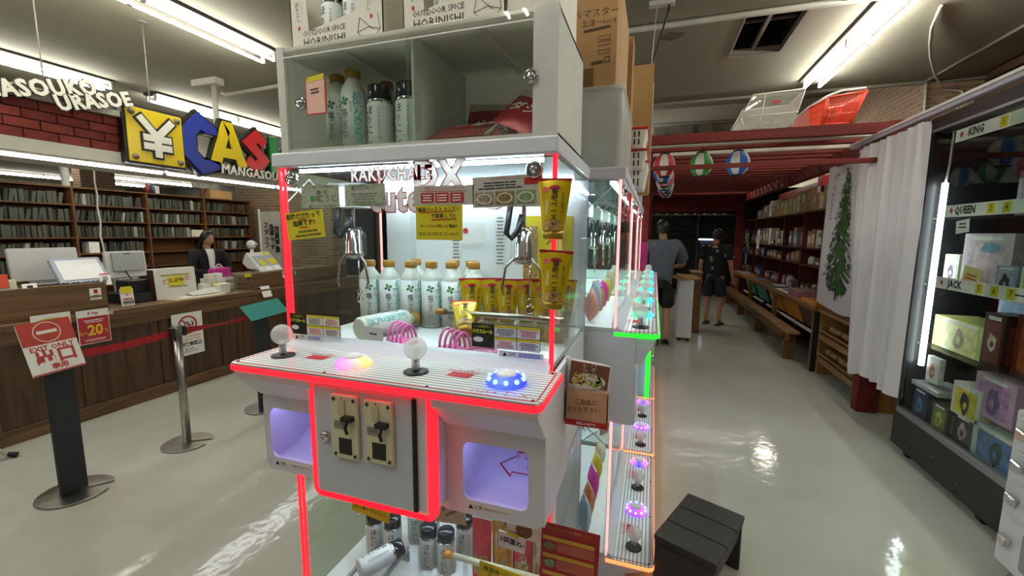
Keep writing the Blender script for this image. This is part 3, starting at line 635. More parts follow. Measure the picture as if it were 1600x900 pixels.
arches((-.80, 1.225), 'pink hoop stand left of centre, behind the glass joint', -.5); arches((-.585, 1.19), 'pink hoop stand right of centre, before the house rule sheet', -.5)
t = T('pink_ring', 'flat pink ring lying beside the right hoop stand', 'ring', (-.49, 1.185, 1.131)); O('ring_band', G(PINK).tube([(.045*cos(a*.314), .04*sin(a*.314), .008) for a in range(20)], .006, 8, closed=True), t); O('ring_core', G(PINK).lathe([(.02, 0), (.02, .006), (0, .006)], 16), t)
o = note('place_card', 'white place card standing before the lying koji bottle', 'card', (-.865, 1.155, 1.166), .075, .05, PAPER, tilt=-.06); bars(o, (-.865, 1.155, 1.168), .03, .012, 1, INK, tilt=-.06)

# printed sheets taped to the near machine's glass
SAGE = mat('sage paper', '#aab19a', .7, var=.06, scale=40); GRYP = mat('grey paper', '#bdbab0', .7, var=.03); LEAFP = mat('sage leaf print', '#7f9a78', .7, var=.1)
def koji_sheet(c, w, h, label, big):
    o = note('info_sheet', label, 'sheet', (c[0], YF, c[1]), w, h, SAGE)
    g = G(LEAFP)
    for i in range(60):
        u = random.uniform(-.48, .48); v = random.uniform(-.47, .47)
        if abs(u) < .38 and abs(v) < .36: v = random.choice((-.43, .43))
        x, z = c[0]+u*w, c[1]+v*h; a = random.random()*3; g.poly([(x+.005*cos(a), YF-.0006, z+.005*sin(a)), (x-.002*sin(a), YF-.0006, z+.002*cos(a)), (x-.005*cos(a), YF-.0006, z-.005*sin(a)), (x+.002*sin(a), YF-.0006, z-.002*cos(a))])
    O('leaf_border', g, o)
    if big:
        text('麹の花', .014, INK, (c[0]+.01, YF-.001, c[1]+.012), o, res=1); text('こうじ', .024, INK, (c[0]+.03, YF-.001, c[1]-.008), o, res=1); text('塩', .022, mat('tea print', '#8a7b5c', .7), (c[0]-.008, YF-.001, c[1]-.007), o, res=1)
        g = G(GREENP); g.v = [Vector((c[0]-.028+.010*cos(a*.52), YF-.001, c[1]-.007+.010*sin(a*.52))) for a in range(12)]; g.face(range(12)); O('leaf_emblem', g, o)
    else:
        text('塩こうじとは・・・', .012, INK, (c[0], YF-.001, c[1]+.020), o, res=1, sx=.9); bars(o, (c[0], YF, c[1]-.008), w*.72, .032, 4, GREYP)
    return o
koji_sheet((-1.012, 1.612), .148, .070, 'sage green product sheet with leaf border, leftmost on the near glass', True)
koji_sheet((-.843, 1.613), .146, .066, 'sage green text sheet with leaf border, second from the left on the near glass', False)
o = note('info_sheet', 'grey sheet with three red panels above the large yellow note', 'sheet', (-.577, YF, 1.607), .190, .055, GRYP)
text('「香味ペースト」の3つのポイント', .0105, RED, (-.577, YF-.001, 1.626), o, res=1, sx=.8); O('rule_line', G(RED).poly([(-.65, YF-.001, 1.619), (-.505, YF-.001, 1.619), (-.505, YF-.001, 1.6175), (-.65, YF-.001, 1.6175)]), o)
for i in range(3):
    x = -.627+i*.047; g = G(RED).poly([(x-.021, YF-.001, 1.586), (x+.021, YF-.001, 1.586), (x+.021, YF-.001, 1.614), (x-.021, YF-.001, 1.614)]); p = O('red_panel', g, o); bars(p, (x, YF-.001, 1.60), .034, .022, 3, PAPER)
o = note('info_sheet', 'grey menu sheet with three dish photos beside the upper paste tube', 'sheet', (-.385, YF, 1.614), .20, .082, GRYP, tilt=.03)
text('おすすめメニュー', .011, RED, (-.385, YF-.001, 1.648), o, res=1, tilt=.03); bars(o, (-.405, YF, 1.630), .13, .022, 3, INK, tilt=.03)
DISH = [mat('dish photo a', '#8a7446', .5, var=.5, scale=120), mat('dish photo b', '#7f9468', .5, var=.5, scale=120), mat('dish photo c', '#9a8a70', .5, var=.5, scale=120)]
for i in range(3):
    x = -.450+i*.060; z = 1.594+i*.002; p = O('dish_photo', G(DISH[(i+2) % 3]).poly([(x-.027, YF-.001, z-.018), (x+.027, YF-.001, z-.018), (x+.027, YF-.001, z+.018), (x-.027, YF-.001, z+.018)]), o)
    gg = G(mat('dish rim', '#d8d4c6', .5)); gg.frame([(x+.023*cos(a*.393), z+.0145*sin(a*.393)) for a in range(16)], [(x+.019*cos(a*.393), z+.0115*sin(a*.393)) for a in range(16)], 'Y', YF-.0016, YF-.0012); O('plate_print', gg, p)
O('red_panel', G(RED).poly([(-.335, YF-.001, 1.630), (-.29, YF-.001, 1.632), (-.29, YF-.001, 1.650), (-.335, YF-.001, 1.648)]), o)
MARK = mat('marker ink', '#26220f', .7); REDM = mat('red marker', '#c03a12', .7)
o = note('yellow_note', 'smaller tilted yellow handwritten note at the left of the near glass', 'note', (-1.078, YF, 1.523), .150, .088, YELP, tilt=.085)
text('有機だけ使って\n塩麹です!!', .0205, MARK, (-1.082, YF-.001, 1.540), o, tilt=.1, res=1, line=1.15, bold=.0003); bars(o, (-1.066, YF, 1.497), .11, .026, 2, mat('thin pen', '#5c5320', .7), tilt=.1)
for x, z in ((-1.085, 1.540), (-1.082, 1.514)): O('underline', G(REDM).poly([(x-.013, YF-.0012, z-.002), (x+.016, YF-.0012, z+.001), (x+.016, YF-.0012, z+.005), (x-.013, YF-.0012, z+.002)]), o)
o = note('yellow_note', 'larger yellow handwritten recipe note at the middle of the near glass', 'note', (-.592, YF, 1.530), .150, .100, YELP)
text('「香味ペースト レシピ」', .0135, MARK, (-.597, YF-.001, 1.568), o, tilt=.04, res=1, bold=.0002); text('で検索して!!', .0145, MARK, (-.578, YF-.001, 1.548), o, res=1, bold=.0002); text('たーくさんの人気レシピ動画が\nあれもこれも作りたくなっちゃう!', .0118, MARK, (-.592, YF-.001, 1.508), o, res=1, line=1.9, sx=.72, bold=.0001)
for x0, x1, z in ((-.655, -.54, 1.560), (-.615, -.535, 1.538)): O('underline', G(REDM).poly([(x0, YF-.0012, z-.002), (x1, YF-.0012, z+.001), (x1, YF-.0012, z+.004), (x0, YF-.0012, z+.001)]), o)
def rules(cx, cz, label):
    w, h = .206, .070; o = note('house_rules', label, 'sticker', (cx, YF, cz), w, h, BLACK, tilt=0); WOFF[o.name] = Vector((cx, YF, cz))
    text('ハウスルール', .0135, mat('lime print', '#c9d326', .6), (cx-.069, YF-.001, cz+.011), o, res=1, sx=.78, bold=.0008); text('この店舗限定の', .008, MATS['lime print'], (cx-.069, YF-.001, cz+.026), o, res=1, sx=.95)
    g = G(PAPER); g.v = [Vector((cx-.082+.016*cos(a*.524), YF-.001, cz-.012+.008*sin(a*.524))) for a in range(12)]; g.face(range(12)); O('speech_bubble', g, o)
    for i in range(2):
        for j in range(2):
            x0, z1 = cx-.032+i*.068, cz+.034-j*.035; p = O('rule_cell', G(PAPER).poly([(x0, YF-.0008, z1-.033), (x0+.066, YF-.0008, z1-.033), (x0+.066, YF-.0008, z1), (x0, YF-.0008, z1)]), o)
            O('cell_heading', G(YELP).poly([(x0, YF-.0012, z1-.008), (x0+.066, YF-.0012, z1-.008), (x0+.066, YF-.0012, z1), (x0, YF-.0012, z1)]), p); bars(p, (x0+.033, YF-.0008, z1-.020), .054, .020, 4, RED if (i+j) % 2 else INK)
rules(-1.06, 1.192, 'black and yellow house rules sticker at the left foot of the near glass'); rules(-.387, 1.208, 'black and yellow house rules sticker at the right foot of the near glass')
for cx, cz, lb in ((-1.09, 1.147, 'white caution strip under the left house rules sticker'), (-.34, 1.160, 'white caution strip under the right house rules sticker')):
    o = note('caution_strip', lb, 'sticker', (cx, YF+.001, cz), .13, .017, PAPER); O('warning_triangle', G(INK).poly([(cx-.055, YF, cz-.006), (cx-.041, YF, cz-.006), (cx-.048, YF, cz+.006)]), o); text('注意', .011, INK, (cx-.026, YF, cz), o, res=1); bars(o, (cx+.025, YF, cz), .065, .012, 2, mat('blue ink', '#3340b8', .6))
# sheets on the rear wall inside
YB = 1.650
o = note('receipt_sheet', 'long white recipe slip on the rear wall left of the yellow note', 'sheet', (-.80, YB, 1.50), .045, .24, PAPER); bars(o, (-.80, YB, 1.49), .036, .20, 14, GREYP); O('photo_print', G(DISH[0]).poly([(-.82, YB-.001, 1.575), (-.78, YB-.001, 1.575), (-.78, YB-.001, 1.612), (-.82, YB-.001, 1.612)]), o)
o = note('receipt_sheet', 'long white recipe slip on the rear wall below the yellow note', 'sheet', (-.60, YB, 1.47), .045, .22, PAPER); bars(o, (-.60, YB, 1.47), .036, .20, 14, GREYP)
o = note('recipe_poster', 'pale poster with a red dot half hidden behind the yellow note', 'poster', (-.72, YB, 1.50), .10, .09, PAPER); g = G(RED); g.v = [Vector((-.755+.012*cos(a*.524), YB-.001, 1.51+.012*sin(a*.524))) for a in range(12)]; g.face(range(12)); O('red_dot', g, o)
o = note('paste_poster', 'yellow paste poster with food photos on the right of the rear wall', 'poster', (-.40, YB, 1.44), .20, .26, mat('poster yellow', '#d9c61f', .6)); O('food_column', G(FOOD).poly([(-.5, YB-.001, 1.312), (-.44, YB-.001, 1.312), (-.44, YB-.001, 1.53), (-.5, YB-.001, 1.53)]), o); vtext('香味ペースト', .045, INK, (-.385, YB-.001, 1.44), o, res=1, line=.95)

# ---------------------------------------------------------------- lower tier of the near machine
def spice():
    t = T('spice_bottle', 'x', 'bottle')
    O('body', G(LABEL).lathe([(.034, 0), (.037, .004), (.037, .120), (.034, .126)], 20), t)
    O('neck_ring', G(CHROME).lathe([(.035, .124), (.036, .126), (.036, .132), (.033, .134)], 20), t); O('shaker_cap', G(mat('smoky cap', '#2b2d30', .12, .2)).lathe([(.034, .132), (.035, .135), (.034, .168), (.031, .172), (0, .173)], 20), t, label='dark smoky cap')
    def onb(g, r=.0382):
        for i, v in enumerate(g.v): a = -pi/2+v.x/.037; g.v[i] = Vector((r*cos(a), r*sin(a), v.z))
        return g
    O('lettering', onb(vtext('ほりにし', .027, INK, (-.008, 0, .062), geo=True, res=1, line=.95)), t); O('lettering', onb(vtext('アウトドアスパイス', .010, INK, (.022, 0, .066), geo=True, res=1, line=.9)), t); return t
SB = spice()
sp = [(-1.075, 1.40), (-.985, 1.40), (-.94, 1.51), (-.855, 1.49), (-.815, 1.40), (-.735, 1.40), (-.70, 1.50)]
sn = ['leftmost', 'second from the left', 'third, set back', 'fourth, set back behind the glass joint', 'fifth, just right of the glass joint', 'sixth, beside the orange-tipped rod', 'rightmost, set back']
for i, (x, y) in enumerate(sp):
    o = SB if i == 0 else dup(SB); o.location = (x, y, .149); o.rotation_euler = (0, 0, .7-.06*i); o['label'] = 'white spice shaker standing in the lower tier, ' + sn[i]; o['group'] = 'spice shakers standing in the lower tier'
o = dup(SB, (-.99, 1.19, .245), None, 'spice shaker lying on grey rails at the front of the lower tier'); o.rotation_euler = (Matrix.Rotation(-.55, 3, 'Z') @ Matrix.Rotation(-pi/2+.05, 3, 'X')).to_euler(); del o['group']
t = T('rail_stand', 'grey two-rail stand under the lying spice shaker', 'stand', (-.98, 1.27, .149), world=True)
for x in (-1.05, -.92): O('rail', G(mat('rail grey', '#a8abb0', .3)).box(x, 1.16, .19, x+.012, 1.40, .204), t)
for y in (1.17, 1.38): O('cross_bar', G(MATS['rail grey']).box(-1.07, y, .149, -.90, y+.012, .19), t)
rod = T('prize_rod', 'pale prize rod with an orange tip in the lower tier', 'rod', (-.45, 1.28, .149), world=True)
O('rod', G(mat('pale rod', '#d8d6b4', .3)).tube([(-.645, 1.28, .325), (-.255, 1.28, .325)], .011, 12), rod); O('end_cap', G(mat('orange tip', '#d98a2e', .4)).tube([(-.675, 1.28, .325), (-.645, 1.28, .325)], [.016, .012], 12), rod); O('stand_plate', G(ACRY).box(-.60, 1.265, .149, -.594, 1.30, .315), rod); O('stand_plate', G(ACRY).box(-.3, 1.265, .149, -.294, 1.30, .315), rod)
RAMEN = [mat('ramen red', '#c23336', .4, .2, var=.25, scale=30), mat('ramen orange', '#c98a2c', .4, .2, var=.3, scale=30), mat('ramen cream', '#d8c8a8', .4, .1, var=.3, scale=30)]
for i, (x, y, m) in enumerate(((-.58, 1.40, 0), (-.50, 1.41, 1), (-.42, 1.42, 0), (-.34, 1.43, 2))):
    lb = ('red noodle pouch standing leftmost behind the pale rod', 'orange noodle pouch standing second behind the pale rod', 'red noodle pouch standing third behind the pale rod', 'cream noodle pouch standing rightmost behind the pale rod')[i]
    t = T('noodle_pouch', lb, 'pouch', (x, y, .149), .05*i, 'noodle pouches behind the pale rod')
    O('pouch_body', G(RAMEN[m]).surf(lambda u, v: (.040*(2*u-1), -.022*sin(pi*u)**.6*sin(pi*v)**.6, .26*v), 8, 8).surf(lambda u, v: (.040*(1-2*u), .022*sin(pi*u)**.6*sin(pi*v)**.6, .26*v), 8, 8), t)
    O('seal_strip', G(PAPER).box(-.041, -.001, .255, .041, .001, .268), t); O('noodle_print', G(FOOD).surf(lambda u, v: (.03*(2*u-1), -.0015-.022*sin(pi*(.125+.75*u))**.6*sin(pi*(.1+.35*v))**.6, .26*(.1+.35*v)), 5, 5), t)
YL = 1.108
o = note('yellow_note', 'yellow note stuck below the coin column on the lower glass', 'note', (-.865, YL, .572), .15, .055, YELP, tilt=-.12); text('よく振ってかけて!', .016, MARK, (-.865, YL-.001, .566), o, tilt=-.12, res=1); bars(o, (-.865, YL, .585), .10, .012, 1, REDM, tilt=-.12)
o = note('photo_leaflet', 'sage leaflet with round dish pictures below the right prize opening', 'leaflet', (-.60, YL, .632), .17, .085, SAGE, tilt=.10)
for i, (x, z) in enumerate(((-.655, .645), (-.625, .615), (-.668, .612))):
    g = G(DISH[i]); g.v = [Vector((x+.018*cos(a*.393), YL-.001, z+.018*sin(a*.393))) for a in range(16)]; g.face(range(16)); O('dish_photo', g, o)
bars(o, (-.57, YL, .638), .06, .045, 2, GREYP, tilt=.6)
o = note('price_note', 'white handwritten note hanging in the lower tier at the right', 'note', (-.362, YL, .580), .085, .052, PAPER, tilt=-.10); text('3袋重ね!', .021, INK, (-.362, YL-.001, .580), o, tilt=-.13, res=1, bold=.0003); O('tape_strip', G(YELP).poly([(-.378, YL-.002, .602), (-.34, YL-.002, .598), (-.34, YL-.002, .610), (-.378, YL-.002, .614)]), o)
o = note('yellow_note', 'yellow note low on the lower glass beside the pale rod', 'note', (-.40, YL, .455), .14, .06, YELP, tilt=-.10); text('辣韮食べ比べ\nおいしい!', .019, MARK, (-.40, YL-.001, .455), o, tilt=-.1, res=1)
o = note('dish_photo_card', 'brown noodle bowl picture behind the white handwritten note', 'card', (-.33, YL+.0035, .625), .10, .06, PAPER); g = G(mat('broth brown', '#7a4a24', .5, var=.3, scale=50)); g.v = [Vector((-.325+.026*cos(a*.393), YL+.0025, .625+.026*sin(a*.393))) for a in range(16)]; g.face(range(16)); O('bowl_print', g, o)
# red recipe sheet in its holder beside the lower glass
o = note('recipe_sheet', 'tall red recipe sheet with yellow bars at the lower right corner of the near machine', 'sheet', (-.187, 1.09, .555), .165, .255, mat('recipe red', '#a91f1b', .55, var=.05), tilt=-.03)
text('アレンジいろいろ!!簡単レシピ', .011, mat('gold print', '#d9a63a', .6), (-.19, 1.089, .668), o, res=1, sx=.85, tilt=-.03)
for k in range(4):
    z = .640-.055*k; O('gold_bar', G(MATS['gold print']).poly([(-.262, 1.089, z-.007), (-.115, 1.089, z-.011), (-.115, 1.089, z+.002), (-.262, 1.089, z+.006)]), o); g = G(DISH[k % 3]); g.v = [Vector((-.242+.017*cos(a*.393), 1.089, z-.025+.013*sin(a*.393))) for a in range(16)]; g.face(range(16)); O('dish_photo', g, o)
    O('text_panel', G(mat('salmon panel', '#c2604e', .6)).poly([(-.222, 1.089, z-.040), (-.115, 1.089, z-.043), (-.115, 1.089, z-.013), (-.222, 1.089, z-.010)]), o)
# leaflet box on the side of the near machine
lb = T('leaflet_box', 'tan leaflet box with a handwritten front hung on the side of the near machine', 'leaflet box', (-.165, 1.23, .955), world=True)
TAN = mat('tan card', '#c49a78', .7, var=.04); O('box_front', G(TAN).box(-.232, 1.222, .925, -.105, 1.226, 1.035), lb); O('box_floor', G(TAN).box(-.232, 1.222, .925, -.105, 1.262, .929), lb)
for x in (-.232, -.108): O('box_side', G(TAN).box(x, 1.222, .925, x+.003, 1.262, 1.03), lb)
O('red_band', G(RED).box(-.232, 1.220, .925, -.105, 1.2225, .942), lb); text('HELLO KITTY', .0095, PAPER, (-.168, 1.2195, .9335), lb, res=1, bold=.0004); text('ご自由に\nおとり下さい。', .0195, MARK, (-.17, 1.221, .988), lb, res=1, line=1.25, tilt=.04, sx=.85)
for i in range(5):
    y = 1.230+.0055*i; t = T('recipe_leaflet', 'glossy green dish leaflet, front one in the tan leaflet box' if i == 0 else 'recipe leaflet packed behind the front one in the tan leaflet box', 'leaflet', (-.17, y, .93), world=True, group=None if i == 0 else 'leaflets in the box')
    gg = paper(None, (-.165-.006*i, y, 1.025), .118, .19, PAPER, tilt=-.09); O('sheet', gg, t)
    if i == 0:
        O('photo_ground', G(mat('leaflet brown', '#7b5138', .4, var=.1)).add(paper(None, (-.164, y-.0015, 1.083), .115, .072, MATS['leaflet brown'], tilt=-.09)), t)
        g = G(mat('leaflet plate', '#dcd8cf', .4)); g.v = [Vector((-.165+.05*cos(a*.314), y-.004, 1.065+.024*sin(a*.314))) for a in range(20)]; g.face(range(20)); O('plate_print', g, t)
        for nm, m, n_ in (('greens_print', mat('leaf lime', '#8fb32e', .5), 26), ('egg_print', mat('egg yellow', '#d8b637', .5), 22)):
            g = G(m)
            for q in range(n_): x = (-.145 if n_ == 26 else -.19)+random.uniform(-.02, .022); z = 1.062+random.uniform(-.012, .022); a = random.random()*3; g.poly([(x+.011*cos(a), y-.0048, z+.011*sin(a)), (x-.0025*sin(a), y-.0048, z+.0025*cos(a)), (x-.011*cos(a), y-.0048, z-.011*sin(a)), (x+.0025*sin(a), y-.0048, z-.0025*cos(a))])
            O(nm, g, t)
        vtext('パクパク', .017, PAPER, (-.150, y-.005, 1.092), t, res=1, line=.95); vtext('レシピ', .017, PAPER, (-.175, y-.005, 1.097), t, res=1, line=.95)
# prizes in the side-on machines, upper and lower tier
PL = [mat('plush pink', '#e8b0a8', .9, bump=.3), mat('plush cream', '#e9dcc4', .9, bump=.3), mat('pouch yellow', '#d8c22a', .4), mat('pouch magenta', '#d63fae', .4), mat('pouch orange', '#e0883a', .4), mat('pouch pale blue', '#a9c4e0', .4)]
k = 0
for zz, ti in ((1.131, 'upper'), (.149, 'lower')):
    for j, y in enumerate((1.80, 1.93, 2.08, 2.24, 2.40, 2.80, 3.0, 3.2)):
        for x in ((-.24, -.40) if j < 5 else (-.26,)):
            c = ('pink', 'cream', 'yellow', 'magenta', 'orange', 'pale blue')[(k*5+j) % 6]; m = PL[(k*5+j) % 6]; k += 1; s = random.uniform(.8, 1.15)
            t = T('snack_pouch', '%s pouch in the aisle machines, %s tier, %s' % (c, ti, ('first in', 'second in', 'third in', 'fourth in', 'fifth in', 'second machine first', 'second machine second', 'second machine third')[j] + (', front rank' if x > -.3 else ', back rank')), 'pouch', (x, y, zz), random.uniform(.9, 2.2), 'snack pouches in the aisle machines')
            O('pouch_body', G(m).surf(lambda u, v: (.045*s*(2*u-1), -.03*sin(pi*u)**.6*sin(pi*v)**.6, .15*s*v), 7, 7).surf(lambda u, v: (.045*s*(1-2*u), .03*sin(pi*u)**.6*sin(pi*v)**.6, .15*s*v), 7, 7), t)
            O('seal_strip', G(PAPER).box(-.046*s, -.001, .147*s, .046*s, .001, .156*s), t)
# ---------------------------------------------------------------- on top of the machines
MILK = milky('milky acrylic', '#f6f6f0', .38)
c = T('display_case', 'white-sided acrylic display case with sliding doors on top of the near machine', 'display case', (-.71, 1.12, 1.753), world=True)
X0, X1, Y0, Y1, Z0, Z1 = -1.166, -.252, 1.122, 1.505, 1.753, 2.076
O('bottom_board', G(MILK).box(X0, Y0, Z0, X1, Y1, Z0+.012), c); O('top_board', G(MILK).box(X0, Y0, Z1-.014, X1, Y1, Z1), c, bevel=.003); O('rear_board', G(MILK).box(X0, Y1-.008, Z0, X1, Y1, Z1), c)
O('side_board', G(MILK).box(X0, Y0, Z0, X0+.008, Y1, Z1), c); O('side_board', G(MILK).box(X1-.012, Y0, Z0, X1, Y1, Z1), c, bevel=.003)
O('front_stile', G(MILK).box(X0-.001, Y0-.003, Z0+.0005, X0+.028, Y0+.006, Z1+.0008), c); O('front_stile', G(MILK).box(X1-.066, Y0-.003, Z0+.0005, X1+.001, Y0+.006, Z1+.0008), c)
O('front_rail', G(ACRY).box(X0+.028, Y0-.002, Z1-.030, X1-.066, Y0+.003, Z1-.0005), c); O('rail_edge', G(WHITE).box(X0+.028, Y0-.003, Z1-.033, X1-.066, Y0+.002, Z1-.029), c); O('front_rail', G(ACRY).box(X0, Y0-.002, Z0, X1, Y0+.004, Z0+.035), c)
O('divider', G(MILK).box(-.688, Y0+.014, Z0+.012, -.680, Y1, Z1-.014), c)
for i in range(2): O('ceiling_rib', G(WHITE).box((-.95, -.48)[i], Y0+.02, Z1-.022, (-.935, -.465)[i], Y1-.01, Z1-.014), c)
for a, b, y in ((X0+.02, -.66, Y0+.012), (-.70, X1-.03, Y0+.006)):
    p = O('sliding_door', G(GLASS).box(a, y, Z0+.012, b, y+.003, Z1-.02), c); O('door_edge', G(ACRY).box(a, y-.001, Z0+.012, a+.008, y+.004, Z1-.02), p)
for x, z in ((-.323, 1.905), (-1.078, 1.903)):
    O('case_lock', G(CHROME).lathe([(.019, 0), (.019, .010), (.014, .016), (.012, .010), (.008, .010), (.007, .018), (0, .018)], 20).rot((pi/2, 0, 0)).mv((x, Y0+.003, z)), c)
o = note('price_tag', 'pink message card with red border taped to the left door of the top case', 'card', (-1.018, 1.1185, 1.917), .078, .105, mat('tag red', '#c43a3a', .6), tilt=0)
O('card_face', G(mat('tag pink', '#eab9a8', .6)).poly([(-1.053, 1.1175, 1.868), (-.983, 1.1175, 1.868), (-.983, 1.1175, 1.966), (-1.053, 1.1175, 1.966)]), o); bars(o, (-1.02, 1.1175, 1.935), .04, .02, 2, MARK, tilt=.1); O('tape_strip', G(YELP).poly([(-1.052, 1.117, 1.962), (-.985, 1.117, 1.966), (-.984, 1.117, 1.984), (-1.048, 1.117, 1.976)]), o)
for i, (x, y, lb) in enumerate(((-1.045, 1.25, 'koji bottle standing in the top case behind the pink card'), (-.965, 1.23, 'tallest-looking koji bottle in the top case, at the front left'), (-.925, 1.36, 'koji bottle set back in the top case between front bottle and shaker'))):
    dup(KB, (x, y, 1.766), (0, 0, .2-i*.2), lb, 'koji bottles in the top case')
for x, y, lb in ((-.868, 1.235, 'spice shaker in the top case right of the koji bottles'), (-.765, 1.24, 'spice shaker in the top case against the divider'), (-.80, 1.37, 'spice shaker set back in the top case near the divider')):
    o = dup(SB, (x, y, 1.766), (0, 0, -.1), lb, 'spice shakers in the top case'); o.scale = (1.1, 1.1, 1.18)
PR = mat('pouch red foil', '#a3222a', .35, .25, var=.1, scale=20); PC = mat('pouch cream', '#d8cfae', .4, var=.05)
def dashi(loc, rot, w, h, label, txt=True):
    t = T('stock_pouch', label, 'pouch', loc, group='red stock pouches in the top case', rot=rot)
    def f(s): return lambda u, v: (w*(u-.5)*(1 if s > 0 else -1), -s*.015*sin(pi*u)**.55*sin(pi*v)**.55, h*v)
    O('pouch_body', G(PR).surf(f(1), 10, 10).surf(f(-1), 10, 10), t)
    O('cream_band', G(PC).box(-w/2, -.003, h*.93, w/2, .003, h+.016), t); O('cream_edge', G(PC).box(w/2-.010, -.0025, .0, w/2+.003, .0025, h), t)
    if txt:
        g = text('ダシダ', .048, PAPER, (0, 0, h*.52), geo=True, res=1, bold=.0006)
        for i, v in enumerate(g.v): u = min(.98, max(.02, v.x/w+.5)); vv = min(.98, max(.02, v.z/h)); v.y = -.015*sin(pi*u)**.55*sin(pi*vv)**.55-.0015
        O('lettering', g, t)
dashi((-.56, 1.43, 1.785), (-.18, .08, .0), .20, .15, 'red stock pouch standing upright at the back of the top case')
dashi((-.575, 1.19, 1.785), (-1.12, -.03, .05), .20, .14, 'red stock pouch lying at the front left of the right compartment')
dashi((-.40, 1.22, 1.80), (-.75, .42, -.2), .17, .15, 'red stock pouch leaning cornerwise at the right of the top case')
# white spice display cartons above the case
CW = mat('white carton board', '#e2ddd0', .6, var=.03)
def carton(x0, x1, y, label, bottles, blab):
    t = T('spice_carton', label, 'carton', ((x0+x1)/2, y, 2.077), world=True)
    O('carton_floor', G(CW).box(x0, y, 2.077, x1, y+.28, 2.081), t); O('carton_back', G(CW).box(x0, y+.277, 2.077, x1, y+.28, 2.40), t)
    O('front_lip', G(CW).prism([(x0, 2.077), (x1, 2.077), (x1, 2.30), (x1-.085, 2.28), (x1-.10, 2.175), (x0+.07, 2.142), (x0+.06, 2.30), (x0, 2.32)], 'Y', y, y+.003), t)
    for x in (x0, x1-.003): O('carton_side', G(CW).prism([(y, 2.077), (y+.28, 2.077), (y+.28, 2.40), (y, 2.32)], 'X', x, x+.003), t)
    cx = (x0+x1)/2-.045
    text('OUTDOOR SPICE', .0235, INK, (cx, y-.001, 2.135), t, res=1, sx=.9, tilt=.02); text('HORINISHI', .034, INK, (cx, y-.001, 2.106), t, res=1, sx=1.0)
    bx = x1-.052   # line drawing of the spice bag, and the two printed flaps
    g = G(INK)
    for P_ in ([(-.035, .085), (-.045, .03), (-.03, .012), (.03, .012), (.045, .03), (.038, .09)], [(-.045, .03), (.0, .045), (.045, .03)], [(-.035, .085), (.02, .03)]):
        for a, b in zip(P_, P_[1:]):
            n_ = Vector((a[1]-b[1], 0, b[0]-a[0])).normalized()*.0008; A = Vector((bx+a[0]*.9, y-.001, 2.09+a[1]*.75)); B = Vector((bx+b[0]*.9, y-.001, 2.09+b[1]*.75)); g.poly([A-n_, B-n_, B+n_, A+n_])
    O('bag_drawing', g, t)
    for fx, tl in ((x0+.030, .12), (x1-.045, -.25)):
        vtext('ほりにし', .0165, INK, (fx, y-.0012, 2.20), t, res=1, tilt=tl, line=.95); vtext('アウトドア', .007, GREYP, (fx+.016, y-.0012, 2.21), t, res=1, tilt=tl, line=.95); O('red_seal', G(RED).poly([(fx+.0, y-.0012, 2.147), (fx+.008, y-.0012, 2.147), (fx+.008, y-.0012, 2.158), (fx, y-.0012, 2.158)]), t)
    O('dark_flap_print', G(INK).poly([(x0+.004, y-.001, 2.262), (x0+.04, y-.001, 2.272), (x0+.04, y-.001, 2.30), (x0+.004, y-.001, 2.31)]), t)
    for i, bx in enumerate(bottles):
        for r in range(2):
            o = dup(SB, (bx, y+.05+.10*r, 2.082), (0, 0, -.1), '%s spice shaker %s row of the %s' % (('first', 'second', 'third', 'fourth')[i], ('in the front', 'in the rear')[r], blab), 'shakers in the display cartons')
            o.scale = (.96, .96, 1.18)
    return t
carton(-1.155, -.805, 1.175, 'white spice display carton at the left on top of the case', (-1.03, -.945, -.86), 'left carton')
carton(-.735, -.415, 1.175, 'white spice display carton at the right on top of the case', (-.62, -.54, -.475), 'right carton')
t = T('spice_carton', 'plain-fronted white spice carton rightmost on top of the case', 'carton', (-.33, 1.175, 2.077), world=True); O('carton_body', G(CW).box(-.41, 1.178, 2.077, -.268, 1.45, 2.40), t, bevel=.002); vtext('ほりにし', .03, INK, (-.30, 1.177, 2.20), t, res=1, line=.95)
# bins and boxes on the aisle machines
b = T('storage_bin', 'tall frosted plastic bin standing on the first aisle machine', 'bin', (-.25, 1.72, 1.753), world=True)
O('bin_body', G(FROST).frame(rr(-.425, 1.715, -.135, 2.35, .02), rr(-.420, 1.72, -.140, 2.345, .018), 'Z', 1.753, 2.045), b); O('bin_lid', G(FROST).prism(rr(-.43, 1.71, -.13, 2.355, .02), 'Z', 2.045, 2.058), b); O('bin_floor', G(FROST).box(-.42, 1.72, 1.753, -.14, 2.345, 1.758), b)
t = T('folded_cloth', 'blue-grey cloth bundle showing through the frosted bin', 'cloth', (-.28, 1.9, 1.76)); O('cloth_fold', G(mat('blue grey cloth', '#7c979e', .9, var=.15)).box(-.11, -.12, 0, .02, .30, .10), t, bevel=.02); O('cloth_fold', G(mat('pale cloth', '#b5b7ae', .9)).box(-.11, -.11, .10, .02, .29, .22), t, bevel=.02)
t = T('cardboard_box', 'printed brown cardboard box on top of the frosted bin', 'box', (-.3, 1.73, 2.06), world=True)
O('box_body', G(CARD).box(-.46, 1.725, 2.060, -.165, 2.32, 2.50), t, bevel=.004)
P_ = lambda *a: O('label_print', G(DKCARD).poly(list(a)), t)
text('ルマスター', .034, DKCARD, (-.245, 1.724, 2.325), t, res=1); text('生活〜vol.4', .026, DKCARD, (-.235, 1.724, 2.292), t, res=1)
P_((-.29, 1.724, 2.260), (-.19, 1.724, 2.268), (-.19, 1.724, 2.278), (-.29, 1.724, 2.270))
